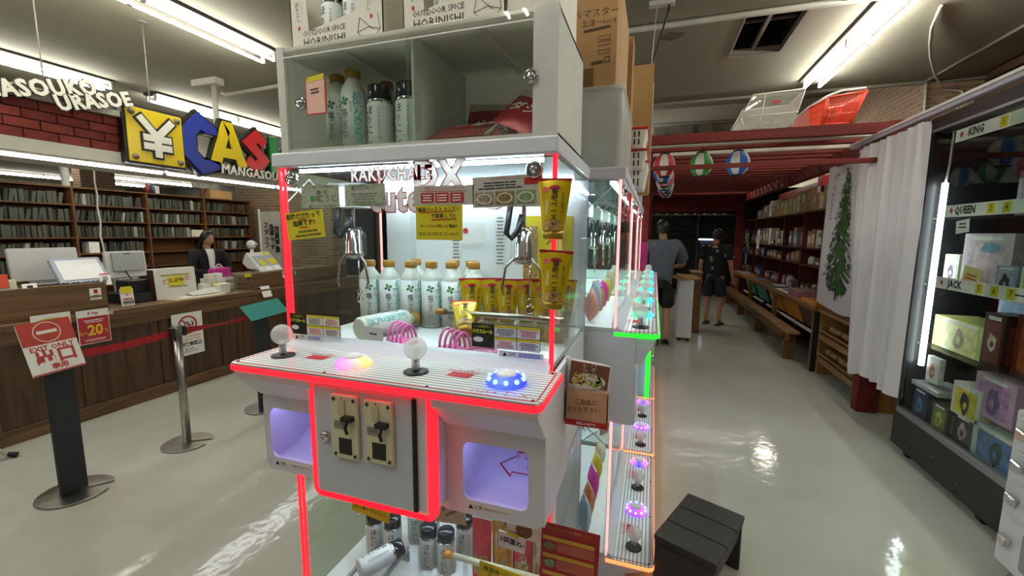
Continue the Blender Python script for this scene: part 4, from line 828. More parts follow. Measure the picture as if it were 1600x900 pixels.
for z in (2.235, 2.215, 2.185):
    g = G(DKCARD); g.frame([(-.235, z-.008), (-.19, z-.006), (-.19, z+.009), (-.235, z+.007)], [(-.234, z-.007), (-.191, z-.005), (-.191, z+.008), (-.234, z+.006)], 'Y', 1.7235, 1.7245); O('box_outline', g, t)
P_((-.26, 1.724, 2.140), (-.215, 1.724, 2.144), (-.215, 1.724, 2.156), (-.26, 1.724, 2.152)); O('recycle_mark', G(DKCARD).frame([(-.21, 2.145), (-.19, 2.146), (-.19, 2.168), (-.21, 2.167)], [(-.207, 2.148), (-.193, 2.149), (-.193, 2.165), (-.207, 2.164)], 'Y', 1.7235, 1.7245), t)
O('tape', G(glass('packing tape', '#efe3c0', 1, haze=.35, hazecol='#c8a76a')).box(-.30, 1.7225, 2.06, -.25, 1.725, 2.13), t)
t = T('cardboard_box', 'narrow brown box standing behind the printed box, seen edge-on', 'box', (-.25, 2.4, 1.76), world=True); O('box_body', G(CARD).box(-.42, 2.37, 1.753, -.143, 2.50, 2.50), t, bevel=.004); O('tape', G(MATS['packing tape']).box(-.1425, 2.42, 1.9, -.142, 2.45, 2.50), t)
BRD = mat('kraft board', '#a98552', .8, var=.06)
t = T('kraft_board', 'tall flat cardboard panel standing behind the white baskets', 'cardboard', (-.1, 2.95, 1.753), world=True); O('panel_sheet', G(BRD).box(-.30, 2.94, 1.753, -.047, 2.95, 2.56), t); O('panel_edge', G(CW).box(-.047, 2.938, 1.77, -.044, 2.952, 2.45), t)
BSK = mat('basket white', '#e6e3de', .4, var=.03); BRED = mat('basket red rim', '#c5202a', .4)
for i, (y, z, lb) in enumerate(((2.56, 1.985, 'upper white basket with a red rim hung beside the kraft panel'), (2.60, 1.875, 'middle white basket with a red rim, nested under the upper one'), (2.68, 1.770, 'lowest white basket with a red rim and dark slots'))):
    t = T('wire_basket', lb, 'basket', (-.11, y, z)); w = .05 if i < 2 else .06; h = .10 if i < 2 else .15
    O('basket_shell', G(BSK).prism([(-w*.6, 0), (w*.6, 0), (w, h), (-w, h)], 'Y', 0, .25), t, bevel=.006); O('rim', G(BRED).box(-w-.004, -.006, h, w+.004, .256, h+.012), t, bevel=.004)
    for k in range(2):
        for m_ in range(2): O('slot', G(BLACK).box(-.024+.024*m_, -.002, .016+h*.42*k, -.016+.024*m_, .002, .016+h*.42*k+h*.30), t)
ac = T('acrylic_case', 'clear white-framed acrylic case standing on the far aisle machines', 'display case', (-.25, 2.7, 1.753), world=True)
O('case_shell', G(ACRY).box(-.46, 3.0, 1.755, -.135, 3.006, 2.06).box(-.46, 3.0, 2.06, -.13, 4.2, 2.068), ac)
for y in (3.0, 3.4, 3.8, 4.18): O('case_post', G(WHITE).box(-.135, y, 1.753, -.12, y+.018, 2.06), ac)
for y in (3.03, 3.43, 3.83): O('case_door', G(GLASS).box(-.128, y, 1.76, -.124, y+.36, 2.05), ac); O('hinge', G(CHROME).box(-.123, y, 1.87, -.115, y+.02, 1.89), ac)
for i in range(4):
    t = T('prize_box', ('white', 'pink', 'blue', 'yellow')[i]+' prize box inside the clear acrylic case', 'box', (-.3, 3.1+.26*i, 1.756), group='boxes in the acrylic case'); O('box_body', G(PL[(1, 0, 5, 2)[i]]).box(-.08, 0, 0, .08, .16, .2), t, bevel=.003); O('box_label', G(PAPER).box(.0805, .03, .05, .0815, .13, .15), t)
# cables and a leaking ceiling outlet
t = T('ceiling_outlet', 'white ceiling power outlet with hanging black cable above the aisle machines', 'outlet', (-.03, 3.78, 3.3), world=True)
O('socket_strip', G(PIPE).box(-.12, 3.70, 3.265, .07, 3.76, 3.30), t, bevel=.004); O('black_cable', G(BLACK).tube([(.03, 3.73, 3.27), (.02, 3.74, 3.2), (-.04, 3.8, 3.02), (-.10, 3.9, 2.85), (-.11, 4.0, 2.6)], .009, 6), t); O('white_cable', G(PIPE).tube([(-.06, 3.73, 3.27), (-.07, 3.73, 3.1), (-.08, 3.74, 2.9), (-.08, 3.75, 2.6)], .004, 6), t)
O('stain', G(mat('ceiling stain', '#6b6353', .9, var=.3, scale=25)).poly([(.07+.10*cos(a*.524)*(1+.25*sin(a*3)), 4.38+.09*sin(a*.524)*(1+.2*cos(a*2.2)), 3.2985) for a in range(12)][::-1]), bpy.data.objects['ceiling'])
t = T('smoke_detector', 'small dark round detector on the ceiling near the aisle lamps', 'detector', (1.3, 4.05, 3.3)); O('detector_body', G(mat('detector brown', '#4b443a', .6)).lathe([(.0, -.035), (.035, -.034), (.05, -.02), (.055, 0)], 20), t); O('lens', G(BLACK).lathe([(0, -.040), (.012, -.038), (.014, -.034)], 12), t)
# ---------------------------------------------------------------- the counter side
HW = mat('header white', '#c9c6b6', .6, var=.03); RB = [mat('red brick %d' % i, c, .75, var=.15, scale=15) for i, c in enumerate(('#7b2b22', '#6d231c', '#85342a', '#742822'))]
hd = S('trim_5', G(mat('brick joint dark', '#2c1512', .9)).box(-4.86, -2, 2.10, -4.205, 5.2, 2.43).mt(HW).box(-4.9, -2, 2.045, -4.19, 5.2, 2.138).box(-4.92, -2, 2.415, -4.15, 5.2, 2.46))
brick_face(hd, .9, 3.1, 2.141, 2.415, -4.205, .187, .0685, RB, gap=.008, t=.010, axis='Y')
O('white_board', G(HW).box(-4.205, 2.85, 2.12, -4.18, 5.2, 2.45), hd)
for y in (.35, 1.55, 2.75, 3.95):
    t = T('strip_lamp', 'x', 'lamp', (-4.235, y, 2.03), group='strip lamps under the brick header'); t['label'] = 'bright strip lamp under the brick header, ' + ('beyond the left picture edge', 'running left of the cash sign', 'running below the cash letters', 'farthest right, behind the near machine')[int(y/1.2)]
    O('housing', G(FIX).box(-.03, 0, .0, .03, 1.18, .014), t); O('tube', G(emit('strip tube', '#fbfbff', 22)).tube([(0, .02, -.010), (0, 1.17, -.010)], .015, 8), t)
# cash sign
def stroke(P, wd, closed=False):
    n = len(P); L_, R_ = [], []
    for i, p in enumerate(P):
        a = Vector(P[i])-Vector(P[i-1]) if i > 0 or closed else Vector(P[1])-Vector(P[0]); b = Vector(P[(i+1) % n])-Vector(P[i]) if i < n-1 or closed else a
        a = a.to_2d().normalized(); b = b.to_2d().normalized(); na = Vector((-a.y, a.x)); nb = Vector((-b.y, b.x)); m = (na+nb); m = m/max(.35, m.length**2/2)
        L_.append(Vector(p).to_2d()+m*wd/2); R_.append(Vector(p).to_2d()-m*wd/2)
    return L_, R_
def stroke_mesh(g, P, wd, X, th, O_, closed=False):
    L_, R_ = stroke(P, wd, closed); n = len(P)
    for i in range(n-1 if not closed else n):
        j = (i+1) % n; q = [L_[i], R_[i], R_[j], L_[j]]; b = len(g.v)
        for xx in (X, X+th): g.v += [Vector((xx, O_[0]+p.x, O_[1]+p.y)) for p in q]
        for f in ((0, 1, 2, 3), (7, 6, 5, 4), (0, 4, 5, 1), (1, 5, 6, 2), (2, 6, 7, 3), (3, 7, 4, 0)): g.face([b+k for k in f])
SB_ = mat('sign black', '#1d1d1b', .4); SYEL = mat('sign yellow', '#d9bd17', .25, var=.03); SBLU = mat('sign blue', '#2b3b95', .25, var=.04); SRED = mat('sign red', '#c81d20', .25, var=.04); SGRN = mat('sign green', '#178a3a', .25, var=.04); SWHT = mat('sign white', '#e3e0d2', .4, var=.03)
ys = T('yen_sign', 'yellow square wall sign with a white yen mark and corner rivets', 'sign', (-4.12, 2.64, 2.06), world=True)
O('back_plate', G(SB_).prism(rr(2.395, 2.055, 2.87, 2.535, .015), 'X', -4.19, -4.13), ys); O('front_plate', G(SYEL).prism(rr(2.415, 2.075, 2.85, 2.515, .01), 'X', -4.13, -4.115), ys, bevel=.003)
for y in (2.455, 2.81):
    for z in (2.115, 2.475): O('rivet', G(mat('rivet brown', '#7a6a55', .5)).lathe([(.026, 0), (.024, .008), (0, .011)], 16).rot((0, pi/2, 0)).mv((-4.115, y, z)), ys)
YP = (([(2.50, 2.45), (2.63, 2.30)], ), ([(2.76, 2.45), (2.63, 2.30)], ), ([(2.63, 2.31), (2.63, 2.13)], ), ([(2.52, 2.285), (2.74, 2.285)], ), ([(2.52, 2.215), (2.74, 2.215)], ))
for m, wd, x, nm in ((SB_, .085, -4.115, 'yen_outline'), (SWHT, .055, -4.108, 'yen_mark')):
    g = G(m)
    for (p,) in YP:
        d = (Vector(p[1])-Vector(p[0])).normalized()*(.015 if m is SB_ else 0); q = [(p[0][0]-d.x, p[0][1]-d.y), (p[1][0]+d.x, p[1][1]+d.y)]; stroke_mesh(g, q, wd, x, .008+.0004*YP.index((p,)), (0, 0))
    O(nm, g, ys)
cs = T('cash_sign', 'colourful wall sign of chunky letters reading cash beside the yen sign', 'sign', (-4.12, 3.4, 2.08), world=True)
LET = {'C': (SBLU, [[(.27, .37), (.27, .40), (.16, .47), (.06, .36), (.06, .16), (.17, .05), (.28, .09), (.28, .12)]], .115, (2.85, 2.06)),
       'A': (SYEL, [[(.03, .0), (.16, .38), (.19, .38), (.32, .0)], [(.09, .12), (.26, .12)]], .095, (3.12, 2.16)),
       'S': (SRED, [[(.26, .30), (.17, .37), (.07, .28), (.24, .13), (.14, .03), (.04, .10)]], .105, (3.46, 2.15)),
       'H': (SGRN, [[(.05, 0), (.05, .40)], [(.25, 0), (.25, .40)], [(.05, .20), (.25, .20)]], .10, (3.79, 2.15))}
for ch, (m, strokes, wd, og) in LET.items():
    g = G(SB_); g2 = G(m)
    for i, st in enumerate(strokes):
        stroke_mesh(g, st, wd+.05, -4.18, .05+.0006*i, og); stroke_mesh(g2, st, wd, -4.13, .02+.0006*i, og)
    p = O('letter_outline', g, cs); O('letter', g2, p)
for m, bold, x in ((SB_, .0095, -4.098), (SWHT, .0035, -4.093)): text('MANGASOUKO', .122, m, (x, 3.60, 2.115), cs, 'right', bold=bold, sx=.92, space=1.1, depth=.003, name='small_lettering', shear=.12)
for wd_, nm, lb, y, z, tl, sz in (('MANGASOUKO', 'shop_lettering', 'white cut-out letters in the upper row above the brick header', 2.21, 2.572, .305, .142), ('URASOE', 'town_lettering', 'white cut-out letters in the lower row, left of the yen sign', 2.435, 2.552, .33, .142)):
    t = T(nm, lb, 'sign', (-4.08, y, z), world=True)
    text(wd_, sz, SB_, (-4.082, y, z), t, 'right', align='RIGHT', bold=.0105, space=1.12, tilt=tl, depth=.004, name='letter_outline', sx=.86); text(wd_, sz, SWHT, (-4.074, y, z), t, 'right', align='RIGHT', bold=.006, space=1.12, tilt=tl, depth=.006, name='letters', sx=.86)
    O('mount_bar', G(HW).box(-4.15, y-.45, 2.462, -4.085, y-.1, 2.474), t)
for x, y, lb in ((-4.3, 2.02, 'thin ceiling rod over the upper row of white letters'), (-4.3, 2.72, 'thin ceiling rod above the yen sign')):
    t = T('hanging_rod', lb, 'rod', (x, y, 3.3)); O('rod', G(mat('rod grey', '#77736a', .5)).tube([(0, 0, 0), (0, 0, -.84)], .005, 6), t); O('ceiling_cap', G(MATS['rod grey']).lathe([(.03, -.012), (.035, 0)], 12), t)
# counter
WD = wood('counter dark wood', '#2e1d10', '#5a3d24', .5, 'Z', 2.4); WT = wood('counter top wood', '#4a3420', '#7a5a3a', .45, 'Y', 2.4)
ct = T('service_counter', 'long dark wooden service counter along the left side', 'counter', (-4.5, 1.9, 0), world=True)
O('counter_body', G(WD).box(-4.78, -2, .0, -4.23, 5.4, .80), ct); O('counter_top', G(WT).box(-4.85, -2, .80, -4.19, 5.4, .848), ct, bevel=.006); O('lower_ledge', G(WT).box(-4.23, -2, .70, -4.205, 5.4, .80), ct); O('base_board', G(WT).box(-4.23, -2, 0, -4.20, 5.4, .105), ct, bevel=.004)
for i in range(13):
    y = -2+.57*i; O('front_board', G(WD).box(-4.235, y+.004, .105, -4.218, min(5.4, y+.566), .70), ct, bevel=.003)
O('end_post', G(WT).box(-4.23, 1.40, .0, -4.195, 1.52, .80), ct)
rb = T('raised_counter_box', 'raised wooden box on the counter under the white monitor', 'box', (-4.45, 1.7, .848), world=True); O('front_panel', G(WT).box(-4.27, .6, .848, -4.245, 2.225, 1.085), rb, bevel=.003); O('side_panel', G(WT).box(-4.70, 2.20, .848, -4.27, 2.225, 1.06), rb); O('top_shelf', G(WT).box(-4.78, .6, 1.04, -4.27, 2.20, 1.06), rb)
rb = T('raised_counter_box', 'raised wooden box on the counter under the note-covered register', 'box', (-4.45, 4, .848), world=True); O('front_panel', G(WT).box(-4.27, 3.57, .848, -4.245, 5.1, 1.035), rb, bevel=.003); O('side_panel', G(WT).box(-4.70, 3.57, .848, -4.27, 3.595, 1.0), rb); O('top_shelf', G(WT).box(-4.78, 3.595, .985, -4.27, 5.1, 1.01), rb)
XR = (0, 1, 0), (0, 0, 1)
def onx(m, x, y0, z0, y1, z1, t, nm): return O(nm, G(m).poly([(x, y0, z0), (x, y1, z0), (x, y1, z1), (x, y0, z1)]), t)
# posters on the counter front
o = note('sale_poster', 'red campaign poster with a large yellow 20 percent on the counter front', 'poster', (-4.186, 2.085, .745), .205, .27, PAPER, face='right')
onx(mat('poster crimson', '#b02a35', .5, var=.12, scale=25), -4.185, 1.988, .615, 2.183, .825, o, 'red_field'); text('R Pay', .03, mat('crimson ink', '#a0263a', .5), (-4.1845, 2.085, .852), o, 'right', res=1, bold=.0008); text('20', .115, mat('poster gold', '#e3b92c', .4), (-4.184, 2.09, .715), o, 'right', bold=.004, sx=.85); text('%', .05, MATS['poster gold'], (-4.184, 2.163, .700), o, 'right', res=1); text('最大', .03, MATS['poster gold'], (-4.184, 2.013, .698), o, 'right', res=1); bars(o, (-4.185, 2.085, .79), .13, .03, 2, PAPER, basis=XR); bars(o, (-4.185, 2.085, .64), .14, .02, 2, PAPER, basis=XR)
o = note('banana_flyer', 'white flyer with a yellow-green leaf shape half behind the exit sign', 'flyer', (-4.186, 1.84, .75), .22, .28, PAPER, face='right'); g = G(mat('leaf yellow green', '#a8a51e', .5)); g.v = [Vector((-4.185, 1.84+.085*cos(a*.393), .835+.025*sin(a*.393))) for a in range(16)]; g.face(range(16)); O('leaf_print', g, o); bars(o, (-4.186, 1.915, .74), .04, .14, 8, GREYP, basis=XR)
o = note('no_food_sign', 'white sign with a red prohibition ring on the counter front', 'sign', (-4.186, 2.79, .525), .28, .41, PAPER, face='right')
g = G(mat('ring red', '#b4393a', .5)); g.frame([(2.79+.088*cos(a*.2618), .615+.088*sin(a*.2618)) for a in range(24)], [(2.79+.072*cos(a*.2618), .615+.072*sin(a*.2618)) for a in range(24)], 'X', -4.186, -4.183); O('red_ring', g, o)
O('slash', G(MATS['ring red']).poly([(-4.184, 2.73, .665), (-4.184, 2.74, .675), (-4.184, 2.85, .565), (-4.184, 2.84, .555)]), o); g = G(INK); 
for Q in ([(2.755, .59), (2.765, .64)], [(2.765, .64), (2.80, .64)], [(2.80, .64), (2.805, .59)], [(2.80, .60), (2.85, .625)], [(2.83, .65), (2.84, .585)], [(2.755, .59), (2.785, .59)]): stroke_mesh(g, Q, .008, -4.1855, .001, (0, 0))
O('cup_pictogram', g, o); text('NO FOOD OR DRINKS\nALLOWED IN STORE', .026, MATS['ring red'], (-4.185, 2.79, .485), o, 'right', res=1, sx=.85, line=1.1); text('店内飲食禁止', .043, INK, (-4.185, 2.79, .425), o, 'right', res=1, bold=.0015, sx=.95); text('禁止饮食\n음식물 반입 금지', .022, INK, (-4.185, 2.79, .365), o, 'right', res=1)
o = note('pay_card', 'small white card with a red logo square on the left raised box', 'card', (-4.243, 2.148, 1.01), .075, .06, PAPER, face='right'); onx(RED, -4.242, 2.135, 1.0, 2.162, 1.03, o, 'red_square'); bars(o, (-4.243, 2.148, .985), .05, .012, 1, INK, basis=XR)
o = note('paper_strip', 'tiny white strip below the small logo card', 'label', (-4.243, 2.148, .957), .075, .018, PAPER, face='right'); bars(o, (-4.243, 2.148, .957), .06, .01, 1, GREYP, basis=XR)
o = note('beige_strip', 'beige sticker strip on the counter edge above the red campaign poster', 'label', (-4.188, 2.16, .835), .12, .028, mat('beige label', '#c9b48c', .6), face='right', tilt=.02); onx(INK, -4.187, 2.12, .828, 2.135, .842, o, 'black_mark')
# things on the counter
GL = mat('monitor pale', '#cfd0c8', .4, var=.03); GD = mat('monitor grey', '#a4a69f', .45, var=.04)
def slab(name, label, cat, c, w, h, t_, lean, m, yaw=0):
    """upright slab facing +X, leaning back; local x = width along +Y, local z up, front at +local -y"""
    o = T(name, label, cat, c, rot=(Matrix.Rotation(pi/2+yaw, 3, 'Z') @ Matrix.Rotation(lean, 3, 'X')).to_euler()); O('case', G(m).prism(rr(-w/2, 0, w/2, h, min(w, h)*.05), 'Y', 0, t_), o, bevel=.006); return o
o = slab('desktop_monitor', 'large white desktop monitor seen from behind, leftmost on the counter', 'monitor', (-4.66, 2.07, 1.10), .42, .26, .03, -.12, GL); O('stand', G(GL).box(-.07, .03, -.04, .07, .12, .10), o); O('stand_foot', G(GL).box(-.11, -.05, -.04, .11, .14, -.028), o, bevel=.004)
o = slab('touch_terminal', 'slanted grey touch terminal with a bright white screen before the large monitor', 'terminal', (-4.33, 2.15, 1.085), .32, .24, .03, -.62, mat('terminal frame', '#9aa0ab', .35, var=.03)); O('screen', G(mat('pale screen', '#e8e8e4', .12, var=.02)).prism(rr(-.135, .03, .135, .215, .008), 'Y', -.004, .0), o); O('stand', G(BLACK).box(-.06, .03, -.03, .06, .12, .06), o)
o = slab('pos_monitor', 'grey register monitor seen from behind, right of the large white monitor', 'monitor', (-4.76, 2.68, 1.06), .33, .25, .03, -.10, GL); O('rear_cover', G(GD).prism(rr(-.12, .06, .14, .235, .01), 'Y', -.022, .0), o, bevel=.005); O('vent_slot', G(BLACK).box(-.03, -.024, .218, .03, -.020, .224), o); O('stand', G(GL).box(-.08, .01, -.20, .08, .10, .02), o); O('power_cable', G(BLACK).tube([(-.03, -.02, .06), (-.03, -.06, .0), (.03, -.09, -.10), (.06, -.07, -.19)], .006, 6), o)
o = slab('white_notice_box', 'white board box with a yellow closed note standing on the counter', 'box', (-4.40, 2.87, .848), .38, .30, .09, -.06, mat('notice box white', '#d8d4cb', .5, var=.03)); O('yellow_note', G(YELP).box(-.075, -.003, .13, .07, -.001, .215), o); text('休止中', .045, MARK, (0, -.004, .178), o, res=1, bold=.001); O('band', G(mat('olive bar', '#97902e', .6)).box(-.13, -.002, .225, .13, -.0005, .238), o); O('band', G(MATS['olive bar']).box(-.06, -.002, .112, .10, -.0005, .124), o); text('ど', .06, MATS['ring red'], (-.105, -.002, .17), o, res=1); text('示', .055, MATS['ring red'], (.105, -.002, .19), o, res=1)
O('side_stripe', G(mat('dark maroon', '#3c1a1c', .5)).box(-.192, .0, .01, -.189, .088, .29), o)
t = T('till_unit', 'black cash drawer unit behind the small payment stand', 'cash drawer', (-4.56, 2.62, .848)); O('drawer_case', G(BLACK).box(-.16, -.18, 0, .12, .12, .09), t, bevel=.004); O('drawer_front', G(mat('drawer dark', '#232426', .4)).box(.12, -.17, .01, .128, .11, .08), t); O('printer_block', G(BLACK).box(-.12, -.1, .09, .06, .09, .20), t, bevel=.01)
o = slab('payment_stand', 'small white payment stand with a yellow top card at the counter edge', 'stand', (-4.32, 2.41, .848), .095, .155, .02, -.08, PAPER); O('yellow_card', G(YELP).box(-.046, -.004, .115, .036, -.001, .172), o); text('R', .035, RED, (.0, -.001, .095), o, res=1); O('red_bar', G(RED).box(-.035, -.002, .058, .035, -.0005, .07), o); O('grey_bar', G(mat('slate print', '#6c7470', .6)).box(-.04, -.002, .02, .042, -.0005, .048), o)
o = slab('code_card', 'white card with a small grey square leaning beside the touch terminal', 'card', (-4.30, 2.26, 1.052), .075, .10, .004, -.25, PAPER); O('red_top', G(RED).box(-.03, -.001, .088, .036, 0, .098), o); O('grey_square', G(mat('code grey', '#8b8b86', .7)).box(-.018, -.001, .04, .016, 0, .072), o)
o = slab('code_card', 'white card with a dark square at the left end of the raised box', 'card', (-4.29, 1.80, 1.06), .08, .055, .004, -.3, PAPER); O('dark_square', G(INK).box(-.015, -.001, .018, .015, 0, .040), o)
g = G(BLACK)
t = T('cable_tangle', 'black cables tangled below the touch terminal', 'cables', (-4.33, 2.05, 1.06), world=True)
for k in range(4): O('cable', G(BLACK).tube([(-4.33+.01*k, 1.88+.08*k+.02*i, 1.066+.028*abs(sin(i*1.3+k))) for i in range(8)], .005, 6), t)
o = slab('leaflet_rack', 'pale green leaflet rack with a yellow note at the left picture edge', 'rack', (-4.33, 1.68, .93), .16, .22, .06, -.15, mat('pale green plastic', '#bcc6ae', .5)); O('yellow_note', G(YELP).box(-.02, -.003, .06, .07, -.001, .14), o); O('red_panel', G(mat('orange red', '#c8492c', .5)).box(-.08, -.003, .16, .04, -.001, .26), o); O('bag_print', G(PAPER).box(-.07, -.004, .05, -.03, -.002, .10), o)
t = T('acrylic_stand', 'empty clear acrylic stand beside the right raised box', 'stand', (-4.33, 3.48, .848))
for y in (-.09, .09): O('side_plate', G(ACRY).box(-.1, y-.003, 0, .06, y+.003, .17), t)
O('rear_plate', G(ACRY).box(-.1, -.09, 0, -.095, .09, .17), t); O('shelf_plate', G(ACRY).box(-.1, -.09, .05, .06, .09, .055), t); O('yellow_flag', G(YELP).box(.058, .01, .15, .062, .09, .19), t, label='yellow flag label'); O('brown_flag', G(DKCARD).box(.058, .03, .118, .062, .08, .15), t)
t = T('white_block', 'small white box on the counter left of the acrylic stand', 'box', (-4.36, 3.29, .848)); O('box_body', G(mat('ivory box', '#d9d6c2', .6)).box(-.05, -.055, 0, .05, .055, .085), t, bevel=.003); O('box_lid', G(MATS['ivory box']).box(-.052, -.057, .085, .052, .057, .10), t, bevel=.003)
t = T('card_stack', 'pile of small white cards and boxes behind the ivory box', 'cards', (-4.5, 3.28, .848))
for i, (y, z, w_) in enumerate(((-.12, 0, .10), (-.02, .0, .08), (.06, .0, .09), (-.05, .10, .08), (.04, .10, .07))): O('card_box', G((PAPER, YELP, PAPER, MATS['ivory box'], PAPER)[i]).box(-.04, y, z, .03, y+w_, z+.10), t, bevel=.002)
t = T('paper_sheaf', 'grey-white bundle of papers lying on the counter before the woman', 'papers', (-4.42, 3.12, .851)); O('sheaf', G(mat('paper grey', '#b9b8ad', .7)).surf(lambda u, v: (-.10+.2*u, -.17+.28*v, .015+.05*sin(pi*u)*(.5+v*.5)), 6, 8), t); O('under_sheet', G(PAPER).box(-.12, -.25, 0, .12, .16, .006), t)
t = T('counter_mat', 'flat pale document mat on the counter top', 'mat', (-4.34, 3.0, .848)); O('mat_sheet', G(mat('mat olive', '#b8b08a', .5)).box(-.08, -.25, 0, .09, .25, .003), t); O('mat_border', G(YELP).box(-.08, -.25, .003, -.07, .25, .004), t)
t = T('handbag', 'small magenta bag on the counter before the woman', 'bag', (-4.62, 3.47, .985)); O('bag_body', G(mat('magenta cloth', '#b92a86', .7, var=.1)).prism([(-.11, 0), (.11, 0), (.10, .11), (-.09, .11)], 'X', -.05, .05), t, bevel=.012); O('handle', G(mat('bag cream', '#d9c9b9', .7)).tube([(.0, -.05+.012*i, .10+.05*sin(i*pi/8)) for i in range(9)], .008, 8), t)
t = T('bag_shelf', 'low white shelf box under the magenta bag', 'box', (-4.62, 3.47, .848)); O('shelf_body', G(PAPER).box(-.09, -.16, 0, .08, .16, .137), t, bevel=.003); O('label_band', G(GREYP).box(.0805, .0, .08, .082, .12, .11), t)
o = slab('note_register', 'slanted white register covered with yellow notes on the right raised box', 'register', (-4.36, 3.95, 1.035), .36, .30, .03, -.75, GL, yaw=.15); O('body_wedge', G(GL).prism([(.03, .06), (.12, .16), (.12, .25), (.03, .29)], 'X', -.18, .18), o)
for (x, z, w_, h_) in ((.06, .245, .09, .045), (-.10, .09, .085, .085), (.05, .10, .115, .09)): O('yellow_note', G(YELP).box(x, -.003, z, x+w_, -.001, z+h_), o)
O('white_slip', G(PAPER).box(-.08, -.003, .01, .0, -.001, .07), o); O('white_slip', G(PAPER).box(.06, -.003, .01, .15, -.001, .08), o); O('screen', G(mat('grey screen', '#a9b0b0', .2)).box(-.15, -.002, .08, .16, -.0005, .24), o)
t = T('desk_camera', 'round white desk camera behind the note-covered register', 'camera', (-4.72, 3.98, 1.30)); O('camera_head', G(GL).ball((0, 0, .04), .055, 20, 12), t); O('lens', G(GD).lathe([(.022, 0), (.02, .006), (0, .007)], 16).rot((0, pi/2, 0)).mv((.05, .02, .045)), t); O('stem', G(GL).tube([(0, 0, -.30), (0, 0, 0)], .02, 10), t)
for y, m, lb in ((4.0, 'badge red', 'small red round badge card on the right raised box'), (4.16, 'badge green', 'small green round badge card on the right raised box')):
    o = note('badge_card', lb, 'card', (-4.243, y, .985), .06, .08, PAPER if 'red' in m else mat('badge green', '#2e6a3c', .6), face='right'); g = G(mat(m+' dot', '#b0283a' if 'red' in m else '#7fc08a', .6)); g.v = [Vector((-4.242, y+.018*cos(a*.393), .995+.018*sin(a*.393))) for a in range(16)]; g.face(range(16)); O('dot', g, o)
o = slab('white_leaflet', 'white sheet leaning at the counter edge above the teal sign', 'sheet', (-4.165, 3.68, .76), .12, .13, .003, -.35, PAPER); O('curled_top', G(PAPER).box(-.06, .0, .128, .06, .07, .131), o)
t = T('ceiling_cable', 'white cable hanging down in front of the book shelf', 'cable', (-4.95, 2.57, 2.1), world=True); O('cable', G(PIPE).tube([(-4.95, 2.60+.02*sin(z*3.1), 2.45-z*.125) for z in range(11)], .008, 6), t); O('plug', G(PIPE).box(-4.965, 2.58, 1.12, -4.935, 2.61, 1.2), t)
# wall shelf with disc cases
SW = wood('shelf wood', '#4a2c14', '#7a4d26', .55, 'Y', 2); SO = wood('shelf back wood', '#5e3816', '#86541f', .6, 'Y', 1.5)
sh = T('wall_shelf', 'long brown wall shelf packed with disc cases behind the counter', 'shelf', (-7.8, 4.2, 0), world=True)
O('shelf_back', G(SO).box(-8.02, .9, 0, -8.0, 6.54, 2.1), sh)
SZ = [2.085, 1.845, 1.615, 1.385, 1.155, .925, .68, .4, .1]; SY = [.98, 1.91, 2.84, 3.765, 4.685, 5.60, 6.52]
for z in SZ: O('shelf_board', G(SW).box(-8.0, .9, z, -7.70, 6.54, z+.02), sh)
for y in SY: O('divider', G(SW).box(-8.0, y-.012, 0, -7.69, y+.012, 2.1), sh)
CAS = [mat('case '+n, c, .35, var=.12, scale=18) for n, c in (('grey green', '#454a3f'), ('olive', '#504f3d'), ('dark', '#2b2d27'), ('white', '#98968a'), ('brown', '#463423'))]
protos = []; NTH = 'first second third fourth fifth sixth seventh eighth ninth tenth eleventh twelfth thirteenth fourteenth fifteenth sixteenth seventeenth eighteenth nineteenth twentieth twenty-first twenty-second twenty-third twenty-fourth twenty-fifth'.split()
for m in CAS: o = O('disc_case', G(m).box(-.07, 0, 0, .07, 1, 1)); protos.append(o)
used = [False]*5; rown = ('top', 'second', 'third', 'fourth', 'fifth'); bayn = {2: 'leftmost', 3: 'second', 4: 'third', 5: 'rightmost'}
for bi in (2, 3, 4, 5):
    for ri in range(5):
        if (bi == 4 and ri >= 3) or (bi == 3 and ri == 4): continue
        z = SZ[ri+1]+.02; y = SY[bi]+.02; e = SY[bi+1]-.03; n = 0
        if bi == 2: y = 3.0
        if (bi, ri) == (4, 2): e = 5.34
        if (bi, ri) == (3, 3): y = 4.08
        while y < e-.05:
            th = random.choice((.034, .04, .046, .052)); q = random.random(); mi = 3 if q < .10 else (4 if bi == 5 and q < .5 else random.choice((0, 0, 1, 2)))
            o = protos[mi] if not used[mi] else protos[mi].copy()
            if used[mi]: COL.objects.link(o)
            used[mi] = True; h = random.uniform(.145, .165); ln = random.choice((0, 0, 0, -.12, -.2)) if ri in (0, 1, 3) else 0
            o.location = (-7.80+random.uniform(-.02, .02), y, z+abs(sin(ln))*.0); o.scale = (1, th-.006, h); o.rotation_euler = (ln, 0, 0)
            n += 1; tag(o, '%s disc case, %s from the left, %s row of %s bay' % (CAS[mi].name[5:], NTH[n-1], rown[ri], bayn[bi]), 'disc case', 'disc cases in the %s row, %s bay' % (rown[ri], bayn[bi])); y += th+.004+abs(sin(ln))*.05
for i, (y, z, w_, h_, m, lb) in enumerate(((5.36, 1.405, .20, .12, 'ivory box', 'cream box at the end of the third shelf row'), (5.75, 2.105, .42, .15, 'kraft board', 'brown carton lying on top of the wall shelf'), (4.80, 2.105, .10, .12, 'paper grey', 'small grey box on top of the wall shelf'), (3.90, 1.175, .12, .16, 'white paper', 'white box standing in the fifth shelf row'))):
    t = T('shelf_box', lb, 'box', (-7.8, y, z)); O('box_body', G(MATS[m]).box(-.1, 0, 0, .08, w_, h_), t, bevel=.003); O('box_flap', G(MATS[m]).box(-.1, 0, h_, .082, w_*.48, h_+.004), t)
